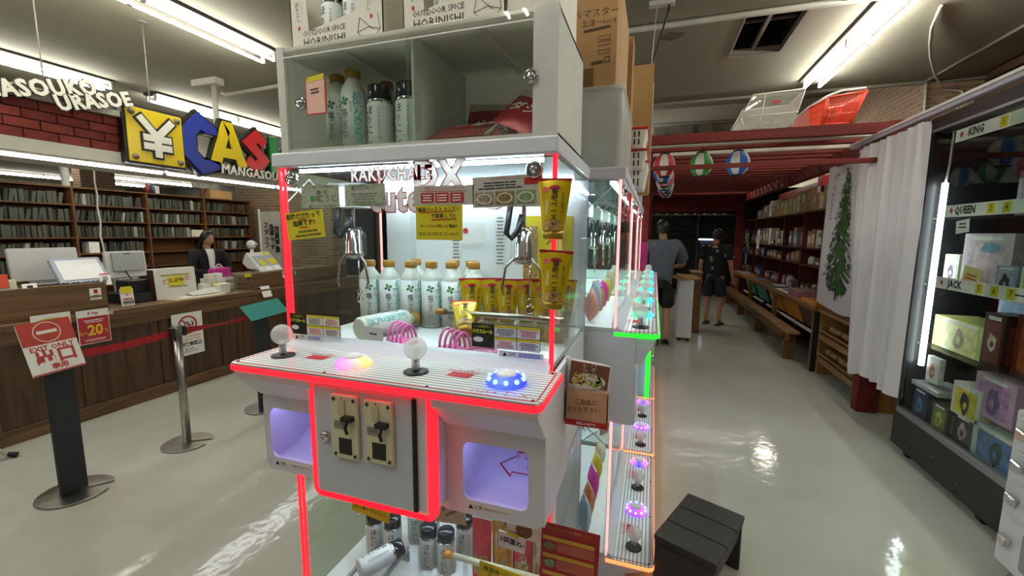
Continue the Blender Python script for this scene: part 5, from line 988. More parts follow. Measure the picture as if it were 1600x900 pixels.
t = T('photo_display', 'black and white printed panel standing on top of the wall shelf', 'panel', (-7.75, 5.78, 2.3), world=True); O('panel_sheet', G(mat('mottled print', '#77776f', .6, var=.9, scale=40)).box(-7.76, 5.45, 2.27, -7.75, 5.95, 2.42), t); O('panel_foot', G(SW).box(-7.78, 5.6, 2.105, -7.74, 5.64, 2.27), t)
for y, c_ in ((4.72, '#8a2a2a'), (4.80, '#3a3f63')):
    t = T('figure_bottle', ('red' if y < 4.75 else 'dark blue')+' small bottle on top of the wall shelf', 'bottle', (-7.72, y, 2.105)); O('bottle_body', G(mat('shelf bottle '+c_, c_, .4)).lathe([(.03, 0), (.03, .09), (.012, .12), (.012, .15)], 12), t); O('bottle_cap', G(PAPER).lathe([(.014, .15), (.014, .165), (0, .166)], 10), t)
t = T('standing_banner', 'tall white banner with black brush lettering beside the wall shelf', 'banner', (-7.2, 6.6, 0), world=True); O('banner_sheet', G(mat('banner grey', '#b7b4a6', .7)).box(-7.62, 6.62, .3, -7.05, 6.63, 1.9), t); O('banner_pole', G(PIPE).tube([(-7.58, 6.61, 0), (-7.58, 6.61, 1.95)], .02, 8), t)
for k, x in enumerate((-7.42, -7.28, -7.15)): vtext(('スタッフ', '急募です', '店員募集')[k], .14, INK, (x, 6.615, 1.42-.04*k), t, res=1, bold=.004, line=.95)
t = T('support_pole', 'pale vertical pole behind the wall shelf', 'pole', (-8.6, 4.15, 0)); O('pole', G(PIPE).tube([(0, 0, 0), (0, 0, 3.3)], .05, 12), t); O('collar', G(PIPE).lathe([(.07, 0), (.07, .04), (.05, .05)], 12, (0, 0, 0)), t)
# stanchions
def base(x, y, r, m, ang, par):
    pts = [(r*cos(R(a)), r*sin(R(a))) for a in range(8, 353, 15)]+[(.02, -.012), (.02, .012)]
    return O('base_plate', G(m).prism(pts, 'Z', .0, .009).rot((0, 0, ang)).mv((x, y, .003)), par, bevel=.002)
BOARD = mat('post black', '#23262a', .6, var=.1)
s1 = T('sign_post', 'black sign post with a red and white exit board on a steel base', 'sign post', (-3.1, 1.36, 0), world=True)
base(-3.1, 1.37, .165, STEEL, .9, s1); O('post_board', G(BOARD).box(-3.115, 1.305, .012, -3.09, 1.425, .76), s1, bevel=.003)
EXB = (Vector((.0, 1, .05)).normalized(), Vector((-.38, .0, .92)).normalized()); A0 = Vector((-3.04, 1.325, .885)); W_, H_ = .215, .285
sg = paper(None, A0, W_, H_, PAPER, basis=EXB, t=.008); brd = O('exit_board', sg, s1, label='tilted red and white exit board')
ez = EXB[0].cross(EXB[1]).normalized()
def onb(u, v, e=.001): return A0+EXB[0]*u*W_+EXB[1]*v*H_+ez*e
EXR = mat('exit red', '#b8392c', .5, var=.04)
O('red_field', G(EXR).poly([onb(-.5, .06), onb(.5, .06), onb(.5, .5), onb(-.5, .5)]), brd); O('red_foot', G(EXR).poly([onb(-.5, -.5), onb(.5, -.5), onb(.5, -.475), onb(-.5, -.475)]), brd)
g = G(SWHT); k = 28; ci = [(cos(2*pi*i/k), sin(2*pi*i/k)) for i in range(k)]
g.v = [A0+EXB[0]*(.056*c_)+EXB[1]*(.28*H_+.056*s_)+ez*.002 for c_, s_ in ci]+[A0+EXB[0]*(.052*c_)+EXB[1]*(.28*H_+.052*s_)+ez*.002 for c_, s_ in ci]
for i in range(k): g.face((i, (i+1) % k, k+(i+1) % k, k+i))
O('ring_mark', g, brd); O('bar_mark', G(SWHT).poly([onb(-.19, .255, .002), onb(.19, .255, .002), onb(.19, .315, .002), onb(-.19, .315, .002)]), brd)
text('EXIT ONLY', .036, EXR, onb(0, -.02), brd, basis=EXB, bold=.0012, sx=.98, res=1); text('出口', .086, EXR, onb(0.02, -.21), brd, basis=EXB, bold=.003, res=1, sx=1.0); text('専用', .034, EXR, onb(.03, -.40), brd, basis=EXB, bold=.0015, res=1)
s2 = T('barrier_post', 'slim steel barrier post between the two black posts', 'barrier post', (-3.09, 1.985, 0), world=True); base(-3.09, 1.985, .15, STEEL, .55, s2); O('post', G(STEEL).tube([(-3.09, 1.985, .01), (-3.09, 1.985, .80)], .026, 16), s2); O('head', G(mat('head grey', '#6f7068', .35, .7)).lathe([(.027, .78), (.033, .785), (.033, .85), (.02, .86), (0, .86)], 16, (-3.09, 1.985, 0)), s2)
for y in (1.945, 2.025): O('belt_clip', G(BLACK).box(-3.115, y-.012, .78, -3.065, y+.012, .845), s2, bevel=.004)
s3 = T('sign_post', 'black sign post carrying a teal board near the machine', 'sign post', (-3.1, 2.65, 0), world=True); base(-3.1, 2.63, .15, STEEL, .9, s3); O('post_board', G(BOARD).box(-3.115, 2.585, .012, -3.085, 2.715, .85), s3, bevel=.003); O('teal_board', G(mat('teal board', '#3f8f8a', .5, var=.04)).add(paper(None, (-3.03, 2.64, .865), .36, .16, MATS['teal board'], basis=((0, 1, .06), (-.75, 0, .66)))), s3, label='tilted teal board'); O('belt_clip', G(BLACK).box(-3.11, 2.565, .78, -3.07, 2.585, .845), s3)
BELT = mat('belt red', '#a3101c', .6, var=.06)
for a, b_, sag, lb in (((-3.09, 1.43, .80), (-3.09, 1.933, .81), .012, 'red belt stretched from the exit sign post to the steel post'), ((-3.09, 2.037, .81), (-3.09, 2.565, .812), .008, 'red belt stretched from the steel post to the teal sign post')):
    t = T('barrier_belt', lb, 'belt', a, world=True); A, B = Vector(a), Vector(b_); tw = .9 if 'teal' in lb else 0
    O('belt_band', G(BELT).surf(lambda u, v: A.lerp(B, u)+Vector((sin(tw*sin(pi*u))*.045*(v-.5), 0, -sag*sin(pi*u)*4*.25+.045*(v-.5)*cos(tw*sin(pi*u)))), 14, 1), t); O('belt_end', G(BLACK).box(A.x-.01, A.y-.004, A.z-.03, A.x+.01, A.y+.006, A.z+.03), t)
t = T('tripod_foot', 'white metal leg with a black rubber tip at the left picture edge', 'stand', (-3.98, 1.45, 0), world=True); O('leg_tube', G(PIPE).tube([(-4.06, 1.34, .16), (-3.98, 1.46, .025)], .014, 8), t); O('rubber_tip', G(BLACK).tube([(-3.985, 1.455, .03), (-3.96, 1.49, .012)], [.017, .02], 8), t)
# ---------------------------------------------------------------- pergola, lanterns and shelves on the right
PRED = wood('pergola red wood', '#5a120b', '#761b10', .75, 'X', 2); PREDY = wood('pergola red beam', '#5a120b', '#761b10', .75, 'Y', 2); PWH = wood('pale slat wood', '#b9b1a0', '#d2cbbb', .6, 'X', 2)
pg = T('pergola', 'red wooden pergola with a slatted roof over the right aisle', 'pergola', (.85, 4.25, 0), world=True)
O('front_beam', G(PRED).box(-.10, 4.21, 2.312, 1.86, 4.27, 2.395), pg, bevel=.004); O('front_rail', G(PRED).box(-.10, 4.22, 2.085, 1.66, 4.25, 2.125), pg, bevel=.003)
O('side_beam', G(PREDY).box(1.74, 4.27, 2.20, 1.84, 10.5, 2.40), pg, bevel=.004); O('side_beam', G(PREDY).box(-.12, 4.84, 2.22, -.05, 10.5, 2.36), pg, bevel=.004)
O('corner_block', G(PREDY).box(1.715, 4.20, 2.02, 1.87, 4.30, 2.40), pg, bevel=.004)
for x, y in ((1.79, 4.275), (1.79, 10.55), (-.10, 7.4), (-.10, 10.4)): O('post', G(PREDY).box(x-.075 if x > 0 else x-.04, y-.03, 0, x+.075 if x > 0 else x+.04, y+.07, 2.32), pg, bevel=.004)
for i in range(24):
    y = 4.42+.25*i; m = PWH if i in (0, 2) else PRED; O('slat', G(m).box(-.08, y, 2.33, 1.74, y+(.12 if i > 7 else .08), 2.365), pg)
O('rear_lintel', G(PRED).box(-.1, 10.42, 2.02, 1.8, 10.50, 2.34), pg, bevel=.004)
for i in range(9): O('eave_slat', G(PWH).obox((.05+.2*i, 10.9, 1.97), (.06, .8, .03), (0, 0, -.5)), pg)
t = T('corner_post', 'dark red post with a magenta lower half beside the farthest crane machine', 'post', (-.11, 4.72, 0), world=True); O('upper_post', G(PREDY).box(-.17, 4.70, 1.42, -.06, 4.80, 2.32), t, bevel=.004); O('lower_post', G(mat('magenta board', '#9c1458', .5)).box(-.17, 4.69, 0, -.055, 4.80, 1.42), t, bevel=.003)
PAPERL = {n: mat('lantern '+n, c, .6, var=.03) for n, c in (('red', '#c32032'), ('green', '#2a9a2e'), ('blue', '#2668c8'), ('pink', '#e0628a'), ('magenta', '#b01d63'))}
LW = mat('lantern white', '#dfdcd6', .6, var=.03)
def lantern(x, y, z, col, label, r=.105, ph=0):
    t = T('paper_lantern', label, 'lantern', (x, y, z)); n = 8
    def P_(k, v): a = 2*pi*k/n+ph; rr_ = r*(.42+.58*sin(pi*v)**.7); return (rr_*cos(a), rr_*sin(a), -r*1.02+2.04*r*v)
    for nm, m, off in (('coloured_gores', PAPERL[col], 0), ('white_gores', LW, 1)):
        g = G(m)
        for k in range(off, n, 2): g.surf(lambda u, v: P_(k+u, v), 3, 12)
        O(nm, g, t)
    O('top_ring', G(BLACK).lathe([(r*.46, r*1.0), (r*.46, r*1.13), (r*.3, r*1.14)], 16), t); O('bottom_ring', G(BLACK).lathe([(r*.46, -r*1.12), (r*.46, -r*1.0)], 16), t); O('hang_string', G(BLACK).tube([(0, 0, r*1.1), (0, 0, 2.33-z)], .003, 6), t); return t
lantern(.065, 4.62, 2.185, 'red', 'red and white paper lantern, leftmost behind the pergola rail', ph=.35); lantern(.405, 4.62, 2.18, 'green', 'green and white paper lantern in the middle behind the pergola rail', ph=.15); lantern(.725, 4.62, 2.18, 'blue', 'blue and white paper lantern, rightmost behind the pergola rail', ph=.0)
for i, (cl, wd_) in enumerate((('blue', 'nearest'), ('pink', 'second'), ('green', 'third'), ('blue', 'fourth'), ('magenta', 'fifth'), ('green', 'last'))):
    lantern(.065+.01*(i % 2)+.015*i, 5.0+.42*i, 2.17, cl, '%s lantern, %s in the row running back below the left one' % (cl, wd_), ph=.5*i)
# baskets on the pergola
CB = glass('clear basket plastic', '#ffffff', 1, haze=.30, hazecol='#e9e6d8'); CBE = mat('basket edge', '#d9d7c8', .3)
t = T('clear_basket', 'clear plastic tote lying on the pergola front beam', 'basket', (.88, 4.3, 2.396), world=True)
def shell(g, a0, b0, a1, b1, z0, z1, th=.004):   # open box flaring from (a0,b0) footprint to (a1,b1)
    lo = [(a0[0], a0[1], z0), (b0[0], a0[1], z0), (b0[0], b0[1], z0), (a0[0], b0[1], z0)]; hi = [(a1[0], a1[1], z1), (b1[0], a1[1], z1), (b1[0], b1[1], z1), (a1[0], b1[1], z1)]
    g.poly(lo[::-1])
    for i in range(4): j = (i+1) % 4; g.poly([lo[i], lo[j], hi[j], hi[i]])
    return lo, hi
g = G(CB); lo = [(.70, 4.22, 2.397), (1.05, 4.22, 2.397), (1.05, 4.62, 2.397), (.70, 4.62, 2.397)]; hi = [(.655, 4.19, 2.50), (1.115, 4.19, 2.685), (1.115, 4.66, 2.685), (.655, 4.66, 2.50)]
mid = (.74, 4.19, 2.672); mid2 = (.74, 4.66, 2.672)
g.poly(lo[::-1]); g.poly([lo[0], lo[1], hi[1], mid, hi[0]]); g.poly([lo[2], lo[3], hi[3], mid2, hi[2]]); g.poly([lo[1], lo[2], hi[2], hi[1]]); g.poly([lo[3], lo[0], hi[0], hi[3]])
O('tote_shell', g, t); O('tote_rim', G(CBE).tube([hi[0], mid, hi[1], hi[2], mid2, hi[3]], .007, 6, closed=True), t)
for a, b_ in ((lo[0], hi[0]), (lo[1], hi[1]), ((.80, 4.205, 2.397), (.83, 4.188, 2.675)), (hi[0], (1.08, 4.2, 2.51))): O('tote_rib', G(CBE).tube([a, b_], .004, 6), t)
O('brand_tag', G(RED).box(.885, 4.186, 2.592, .945, 4.192, 2.612), t); O('base_foot', G(CBE).box(.72, 4.23, 2.396, .74, 4.60, 2.402), t)
for x in (.76, 1.02): O('clip', G(mat('clip brown', '#8a6a52', .5)).box(x, 4.205, 2.398, x+.02, 4.215, 2.408), t)
RB_ = mat('basket orange red', '#e2492a', .35, var=.04)
t = T('red_basket', 'bright red plastic shopping basket lying on the pergola front beam', 'basket', (1.35, 4.3, 2.396), world=True)
bl, br, tl, tm, tr_ = (1.17, 2.397), (1.46, 2.397), (1.15, 2.535), (1.275, 2.61), (1.535, 2.635)
for y, y2 in ((4.215, 4.19), (4.60, 4.63)):
    g = G(RB_)
    def PT_(u, v):   # u along, v up
        lo_ = Vector((bl[0]+(br[0]-bl[0])*u, y, 2.397)); tz = tl[1]+(tm[1]-tl[1])*min(1, u/.33) if u < .33 else tm[1]+(tr_[1]-tm[1])*(u-.33)/.67; tx = tl[0]+(tr_[0]-tl[0])*u; return lo_.lerp(Vector((tx, y2, tz)), v)
    for k in range(22):
        u = .30+.70*k/21; a, b_ = PT_(u, 0), PT_(u, 1); g.tube([a, b_], .0035 if .34 < u < .95 else .009, 5)
    for v in (.02, .35, .68, .97): g.tube([PT_(u/12, v) for u in range(13)], .0045 if v < .9 else .010, 5)
    g.poly([PT_(0, 0), PT_(.31, 0), PT_(.31, 1), PT_(0, 1)]); g.poly([PT_(.80, 0), PT_(1, 0), PT_(1, .45), PT_(.93, .45)]); O('basket_side', g, t)
O('basket_end', G(RB_).poly([(1.17, 4.215, 2.397), (1.17, 4.60, 2.397), (1.15, 4.63, 2.535), (1.15, 4.19, 2.535)]), t); O('basket_end', G(RB_).poly([(1.46, 4.215, 2.397), (1.46, 4.60, 2.397), (1.535, 4.63, 2.635), (1.535, 4.19, 2.635)]), t); O('basket_floor', G(RB_).box(1.17, 4.215, 2.396, 1.46, 4.60, 2.400), t)
O('white_rim', G(PAPER).tube([(1.15, 4.19, 2.537), (1.275, 4.185, 2.615), (1.36, 4.185, 2.645), (1.52, 4.19, 2.652), (1.555, 4.25, 2.64), (1.54, 4.63, 2.64), (1.275, 4.64, 2.615), (1.15, 4.63, 2.537)], .010, 8, closed=True), t)
# hardware on the upper rear wall
t = T('duct_run', 'grey pipes and boxes high on the rear wall above the pergola', 'ducts', (.8, 9.5, 3.5), world=True)
for z in (3.35, 3.52, 3.72): O('pipe', G(mat('duct grey', '#7c7a70', .6)).tube([(-.6, 9.5, z), (2.9, 9.55, z-.02)], .035, 8), t)
for x in (-.1, .4, .75, 2.2): O('junction_box', G(MATS['duct grey']).box(x, 9.42, 3.42, x+.24, 9.5, 3.66), t, bevel=.01)
S('trim_6', G(mat('upper rear wall', '#b9b6a9', .9)).box(-4, 9.62, 2.42, 3.4, 9.7, 4.05))
t = T('wall_cable', 'thick white cable hanging from the ceiling before the brick pillar', 'cable', (2.04, 4.43, 3.3), world=True); O('cable', G(PIPE).tube([(2.04, 4.43, 3.285), (2.18, 4.83, 3.28), (2.34, 5.18, 3.272), (2.51, 5.52, 3.265), (2.78, 6.0, 3.25), (3.07, 6.44, 3.19), (3.27, 6.465, 3.16), (3.275, 6.465, 3.06), (3.25, 6.465, 2.96)], .012, 8), t); O('cable_box', G(mat('pale olive box', '#a9a888', .6)).box(3.27, 6.42, 2.86, 3.38, 6.49, 3.13), t, bevel=.004)
t = T('wall_cable', 'looped cream cable running down the brick pillar corner', 'cable', (2.93, 6.45, 3.2), world=True); O('cable', G(PIPE).tube([(2.93, 6.46, 3.28), (2.94, 6.45, 2.9), (2.93, 6.45, 2.55), (2.95, 6.40, 2.48), (3.05, 6.40, 2.46), (3.12, 6.42, 2.50)], .012, 8), t); O('clip', G(PIPE).box(2.91, 6.44, 2.86, 2.95, 6.48, 2.89), t)
# bookcase with goods, table and bench along the right
MW_ = wood('mahogany', '#3a130e', '#5a2117', .45, 'Z', 2); OAK = wood('pale oak', '#7d5a33', '#a17a4a', .5, 'Y', 2); OAKD = wood('dull oak', '#5c4022', '#7d5a34', .55, 'Y', 2)
bc = T('goods_shelf', 'tall red-brown shelf of goods along the right aisle', 'shelf', (2.2, 8, 0), world=True)
O('shelf_back', G(MW_).box(2.34, 5.6, 0, 2.37, 11.2, 2.0), bc); YD = [5.62, 6.25, 7.02, 7.97, 9.1, 10.1, 11.2]
for y in YD: O('divider', G(MW_).box(1.99, y-.02, 0, 2.34, y+.02, 1.84), bc)
for z in (1.84, 1.34, 1.11, .72): O('shelf_board', G(OAKD if z > 1.5 else MW_).box(1.97, 5.6, z-.022, 2.34, 11.2, z), bc)
O('shelf_cap', G(MW_).box(2.30, 5.6, 1.84, 2.34, 11.2, 2.3), bc)
# cartons on top
BX = [mat('shelf box '+n, c, .75, var=.08) for n, c in (('tan', '#8f6f42'), ('kraft', '#7d6038'), ('khaki', '#8b7f52'), ('grey', '#6f675c'), ('white', '#aaa498'), ('ochre', '#9a7430'))]; bxn = ('tan', 'kraft', 'khaki', 'grey', 'white', 'ochre')
y = 5.75; i = 0; seq = [(5, .36, .28), (0, .30, .30), (4, .12, .16), (0, .34, .22), (1, .10, .32), (1, .36, .30), (4, .10, .24), (2, .22, .22), (2, .22, .23), (2, .24, .22), (2, .20, .22), (1, .30, .27), (3, .25, .18), (4, .20, .28), (3, .45, .22), (3, .5, .16)]
for m, w_, h_ in seq:
    t = T('storage_carton', '%s carton on top of the goods shelf, %s from the near end' % (bxn[m], ('1st 2nd 3rd 4th 5th 6th 7th 8th 9th 10th 11th 12th 13th 14th 15th 16th'.split())[i]), 'carton', (2.15, y, 1.84), group='cartons on the goods shelf'); O('carton_body', G(BX[m]).box(-.15, 0, 0, .15, w_-.02, h_), t, bevel=.004); O('carton_tape', G(BX[4 if m != 4 else 0]).box(-.151, w_*.4, h_*.45, -.1495, w_*.6, h_*.8), t); y += w_; i += 1
t = T('red_packet', 'small crimson packet on top of the shelf cartons', 'box', (2.12, 6.60, 2.15)); O('packet_body', G(RED).box(-.08, 0, 0, .05, .18, .13), t, bevel=.003); O('packet_label', G(PAPER).box(-.0815, .05, -.10, -.08, .16, .0), t)
# goods in the cells
GC = [mat('goods '+n, c, .55, var=.2, scale=20) for n, c in (('ochre', '#a5702a'), ('tan', '#8a704e'), ('grey', '#6f6c68'), ('white', '#c9c5b8'), ('brown', '#57402c'), ('blue', '#4a5d7d'), ('pink', '#a06a72'))]; gcn = ('ochre', 'tan', 'grey', 'white', 'brown', 'blue', 'pink')
random.seed(21); cells = ('first', 'second', 'third', 'fourth', 'fifth', 'sixth')
for ci in range(6):
    for z, rowname in ((1.34, 'upper'), (1.11, 'middle'), (.72, 'lower')):
        y = YD[ci]+.06; k = 0
        while y < YD[ci+1]-.16:
            w_ = random.uniform(.10, .2); h_ = random.uniform(.07, .17) if z != 1.34 else random.uniform(.08, .30); m = random.randrange(7)
            t = T('goods_box', '%s item on the %s board of the %s cell of the goods shelf' % (gcn[m], rowname, cells[ci]), 'goods', (2.07+random.uniform(-.02, .04), y, z), 0, 'goods in the %s cell, %s board' % (cells[ci], rowname)); y += w_+.03; k += 1
            if m in (1, 3) and h_ < .2: O('jar_body', G(GC[m]).lathe([(w_*.32, 0), (w_*.36, h_*.1), (w_*.36, h_*.75), (w_*.25, h_*.9), (w_*.25, h_)], 12, (0, w_/2, 0)), t); O('jar_lid', G(GC[4]).lathe([(w_*.28, h_), (w_*.28, h_*1.1), (0, h_*1.1)], 12, (0, w_/2, 0)), t)
            else: O('box_body', G(GC[m]).box(-.07, 0, 0, .07, w_, h_), t, bevel=.004); O('box_label', G(GC[3]).box(-.0715, w_*.2, h_*.25, -.07, w_*.8, h_*.7), t)
for y, z, h_, lb in ((9.55, 1.42, .36, 'white price banner card hanging in the fifth cell'), (10.55, 1.40, .30, 'pale yellow card hanging in the sixth cell'), (10.6, .98, .22, 'pale blue card hanging low in the sixth cell')):
    o = note('hanging_card', lb, 'card', (1.96, y, z), .22, h_, PAPER if 'white' in lb else (YELP if 'yellow' in lb else PL[5]), face='left'); bars(o, (1.96, y, z), .16, h_*.6, 5, INK, basis=BASIS['left'])
tb = T('goods_table', 'long narrow oak display table in front of the goods shelf', 'table', (1.85, 7.8, 0), world=True); O('table_top', G(OAKD).box(1.70, 5.40, .665, 1.97, 10.3, .695), tb, bevel=.003); O('table_rim', G(OAK).box(1.69, 5.38, .695, 1.71, 10.3, .74), tb)
for y in (5.42, 7.1, 8.8, 10.24): O('leg', G(OAK).box(1.72, y, .0, 1.78, y+.05, .665), tb)
O('black_strip', G(BLACK).box(1.715, 5.385, 0, 1.78, 5.42, .66), tb)
for i, (y, w_, c_, lb) in enumerate(((5.5, .40, 'orange tip', 'orange box'), (6.0, .42, 'goods pink', 'pink print box'), (6.5, .5, 'white paper', 'white print tray'), (7.1, .35, 'goods blue', 'blue-grey print box'), (7.6, .45, 'poster crimson', 'red print packet'), (8.3, .5, 'goods ochre', 'ochre print packet'), (9.2, .6, 'orange tip', 'orange print packet'), (9.9, .4, 'white paper', 'white print packet'))):
    t = T('table_goods', lb+' lying on the long display table, ' + ('1st 2nd 3rd 4th 5th 6th 7th 8th'.split())[i]+' from the near end', 'goods', (1.83, y, .695), group='goods on the long table'); hh = (.07, .13, .05, .06, .03, .03, .03, .04)[i]; O('pack_body', G(MATS[c_]).box(-.11, 0, 0, .11, w_, hh), t, bevel=.004); O('pack_print', G(GC[i % 7]).box(-.08, w_*.15, hh, .08, w_*.85, hh+.002), t)
for i, (y, c_, n_) in enumerate(((5.62, 'goods brown', 'dark brown cloth pile'), (6.35, 'orange tip', 'orange tray'), (7.15, 'orange tip', 'orange tray'), (8.1, 'teal board', 'teal tray'), (9.0, 'teal board', 'teal tray'))):
    t = T('tilted_tray', '%s tilted below the long table, %s from the near end' % (n_, ('first', 'second', 'third', 'fourth', 'fifth')[i]), 'tray', (1.80, y, .40), group='tilted trays under the table'); O('tray_face', G(MATS[c_]).obox((.06, .35, .12), (.02, .70, .30), (0, -.35, 0)), t); O('tray_lip', G(PAPER).obox((.01, .35, -.02), (.03, .70, .02), (0, -.35, 0)), t)
bn = T('plank_bench', 'low bench of wide oak planks along the right aisle floor', 'bench', (1.73, 8, 0), world=True)
for k in range(9): y = 5.72+.53*k; O('plank', G(OAK).box(1.55, y, .335, 1.695, y+.515, .365), bn, bevel=.004)
O('apron', G(OAKD).box(1.57, 5.75, .24, 1.60, 10.3, .335), bn)
for y in (5.85, 7.4, 8.9, 10.3): O('leg', G(OAKD).box(1.57, y, 0, 1.69, y+.06, .335), bn)
# pale wood stepped unit under the banner
un = T('stepped_unit', 'pale oak stepped display unit with slanted trays under the banner', 'display unit', (1.9, 5, 0), world=True)
O('side_panel', G(OAK).box(1.76, 5.33, 0, 2.2, 5.37, .68), un, bevel=.003); O('side_panel', G(OAK).box(1.76, 4.42, 0, 2.2, 4.46, .72), un, bevel=.003); O('top_board', G(OAK).box(1.74, 4.40, .68, 2.2, 5.38, .71), un, bevel=.003); O('rear_panel', G(MW_).box(2.18, 4.44, 0, 2.2, 5.34, .68), un)
for z in (.20, .45): O('slanted_tray', G(OAK).obox((1.90, 4.9, z), (.30, .86, .02), (0, .25, 0)), un); O('tray_stop', G(OAK).box(1.755, 4.46, z-.06, 1.775, 5.33, z+.0), un)
for i, (z, y) in enumerate(((.49, 5.05), (.49, 4.72), (.24, 5.08), (.24, 4.74))):
    t = T('wood_block', 'tan wrapped block on the %s tray of the stepped unit, %s' % (('upper', 'upper', 'lower', 'lower')[i], ('farther', 'nearer', 'farther', 'nearer')[i]), 'block', (1.88, y, z+.02), group='blocks on the stepped unit', rot=(0, .25, 0)); O('block_body', G(mat('block tan', '#9c7a4c', .6)).box(-.10, -.13, -.02, .09, .13, .03), t, bevel=.012); O('wrap_band', G(mat('block band', '#7e5f38', .6)).box(-.102, -.02, -.022, .092, .01, .033), t)
bx = T('low_cabinet', 'small oak cabinet behind the curtain foot', 'cabinet', (1.95, 4.3, 0), world=True); O('cabinet_body', G(wood('honey oak', '#8a5a22', '#b37a34', .45, 'Z', 2)).box(1.84, 4.28, 0, 2.2, 4.38, .42), bx, bevel=.004); O('cabinet_back', G(OAKD).box(2.0, 4.10, 0, 2.3, 4.28, .40), bx)
# tree banner
CLO = mat('banner cloth', '#c9c3c9', .85, var=.03)
bn2 = T('tree_banner', 'white cloth banner printed with a tall conifer, hung from the pergola side', 'banner', (1.74, 4.95, 2.2), world=True)
def BF(y, z): return 1.745+.012*sin(y*9+z)+.008*sin(z*5)
O('cloth', G(CLO).surf(lambda u, v: (BF(5.44-.98*u, 0), 5.44-.98*u-.01*sin(v*6), 2.21-v*(1.42+.05*sin(u*3))), 12, 18), bn2)
GRN = [mat('conifer '+n, c, .8, var=.25, scale=14) for n, c in (('dark', '#1c3418'), ('mid', '#28461f'), ('light', '#365a28'))]
for k, m in enumerate(GRN):
    g = G(m)
    for q in range(240):
        v = random.random()**.8; z = 2.16-v*1.20; hw = .045+.27*min(1, v*1.08)**.85*(1 if v < .86 else (1-(v-.86)*3.2)); s = random.uniform(-1, 1); yy = 4.985+s*hw; a = -pi/2-s*.9+random.uniform(-.4, .4); L_ = .034+.040*v; w_ = .022+.020*v; dx = cos(a); dz = sin(a)*.8
        x = BF(yy, 0)-.004-.0025*k-.0006*(q % 4); g.poly([(x, yy-dz*w_*.5, z+dx*w_*.5), (x, yy-dx*L_*.5-dz*w_, z+dz*L_*.5+dx*w_*.2), (x, yy-dx*L_, z+dz*L_), (x, yy-dx*L_*.5+dz*w_, z+dz*L_*.5-dx*w_*.2), (x, yy+dz*w_*.5, z-dx*w_*.5)])
    O('foliage_print', g, bn2, kind='stuff')
O('trunk_print', G(mat('trunk', '#2e2a22', .8)).poly([(1.735, 4.995, .86), (1.735, 4.965, .86), (1.735, 4.97, 1.05), (1.735, 4.99, 1.05)]), bn2)
text('Home', .10, mat('script grey', '#4a4650', .7), (1.738, 5.29, 2.10), bn2, 'left', res=1, tilt=.25, shear=.25); text('holiday', .05, MATS['script grey'], (1.738, 5.30, 1.98), bn2, 'left', res=1, tilt=.2, shear=.25); bars(bn2, (1.738, 5.34, 1.80), .15, .28, 8, MATS['script grey'], basis=BASIS['left'])
# curtain on its rail
CUR = mat('curtain cloth', '#d9d6d8', .9, var=.02)
t = T('curtain', 'white pleated curtain hanging beside the black showcase', 'curtain', (1.66, 4.2, .31), world=True)
def cf(u): return .022*sin(u*46)+.012*sin(u*19+1)
O('cloth', G(CUR).surf(lambda u, v: (1.655+cf(u)*(.6+.5*v)-.01*v*(1-u), (4.545-.26*v**1.5*(1-u))*(1-u)+3.56*u+.02*sin(u*30)*v, 2.225-.005*sin(u*60)-v*(1.865-.03*u+.02*sin(u*9))), 120, 12), t)
O('heading', G(CUR).surf(lambda u, v: (1.652+cf(u)*.5, 4.545-.985*u, 2.245-.035*v), 90, 1), t)
t = T('curtain_rail', 'white and lilac rail running above the curtain and showcase', 'rail', (1.66, 3.5, 2.25), world=True); O('rail', G(mat('rail lilac', '#bdb5c6', .4)).box(1.655, 1.6, 2.274, 1.70, 4.74, 2.30), t, bevel=.004); O('rail_top', G(WHITE).box(1.64, 1.6, 2.30, 1.72, 4.72, 2.315), t)
for k in range(6): O('hook', G(CHROME).box(1.662, 4.52-.19*k, 2.24, 1.668, 4.532-.19*k, 2.266), t)
# black showcase
SBK = mat('showcase black', '#1b1b1d', .45, var=.1); SIN = mat('showcase inside', '#101214', .5)
sc_ = T('glass_showcase', 'tall black glass showcase of prize boxes at the right', 'showcase', (1.95, 3, 0), world=True)
XS, XE, YS, YE = 1.68, 2.30, 1.75, 3.60
O('base', G(SBK).box(XS, YS, .045, XE, YE, .30), sc_, bevel=.004); O('base_rail', G(mat('rail silver', '#8d8c92', .35, .5)).box(XS-.006, YS, .285, XS+.03, YE-.04, .325), sc_, bevel=.003); O('top', G(SBK).box(XS, YS, 2.16, XE, YE, 2.255), sc_, bevel=.004); O('top_rail', G(MATS['rail silver']).box(XS-.004, YS, 2.165, XS+.004, YE-.05, 2.180), sc_)
O('rear_panel', G(SIN).box(XE-.02, YS, .3, XE, YE, 2.16), sc_); O('corner_post', G(SBK).box(XS, YE-.055, .3, XS+.045, YE, 2.16), sc_); O('side_panel', G(SBK).box(XS+.045, YE-.03, .3, XE, YE, 2.16), sc_); O('corner_post', G(SBK).box(XS, YS, .3, XS+.05, YS+.05, 2.16), sc_)
for a, b_, x in ((2.72, YE-.05, XS+.012), (YS+.03, 2.95, XS+.022)): O('sliding_glass', G(GLASS).box(x, a, .325, x+.004, b_, 2.16), sc_)
for z in (2.06, 1.62, 1.19, .79, .535): O('glass_shelf', G(ACRY).box(XS+.05, YS+.03, z-.008, XE-.02, YE-.06, z), sc_)
for y, z in ((3.40, .09), (3.12, .17), (2.9, .12)): O('screw', G(CHROME).lathe([(.006, 0), (0, .003)], 8).rot((0, -pi/2, 0)).mv((XS, y, z)), sc_)
for y in (3.45, 2.75, 1.95): O('caster', G(BLACK).tube([(XS+.04, y-.02, .024), (XS+.04, y+.02, .024)], .024, 12), sc_)
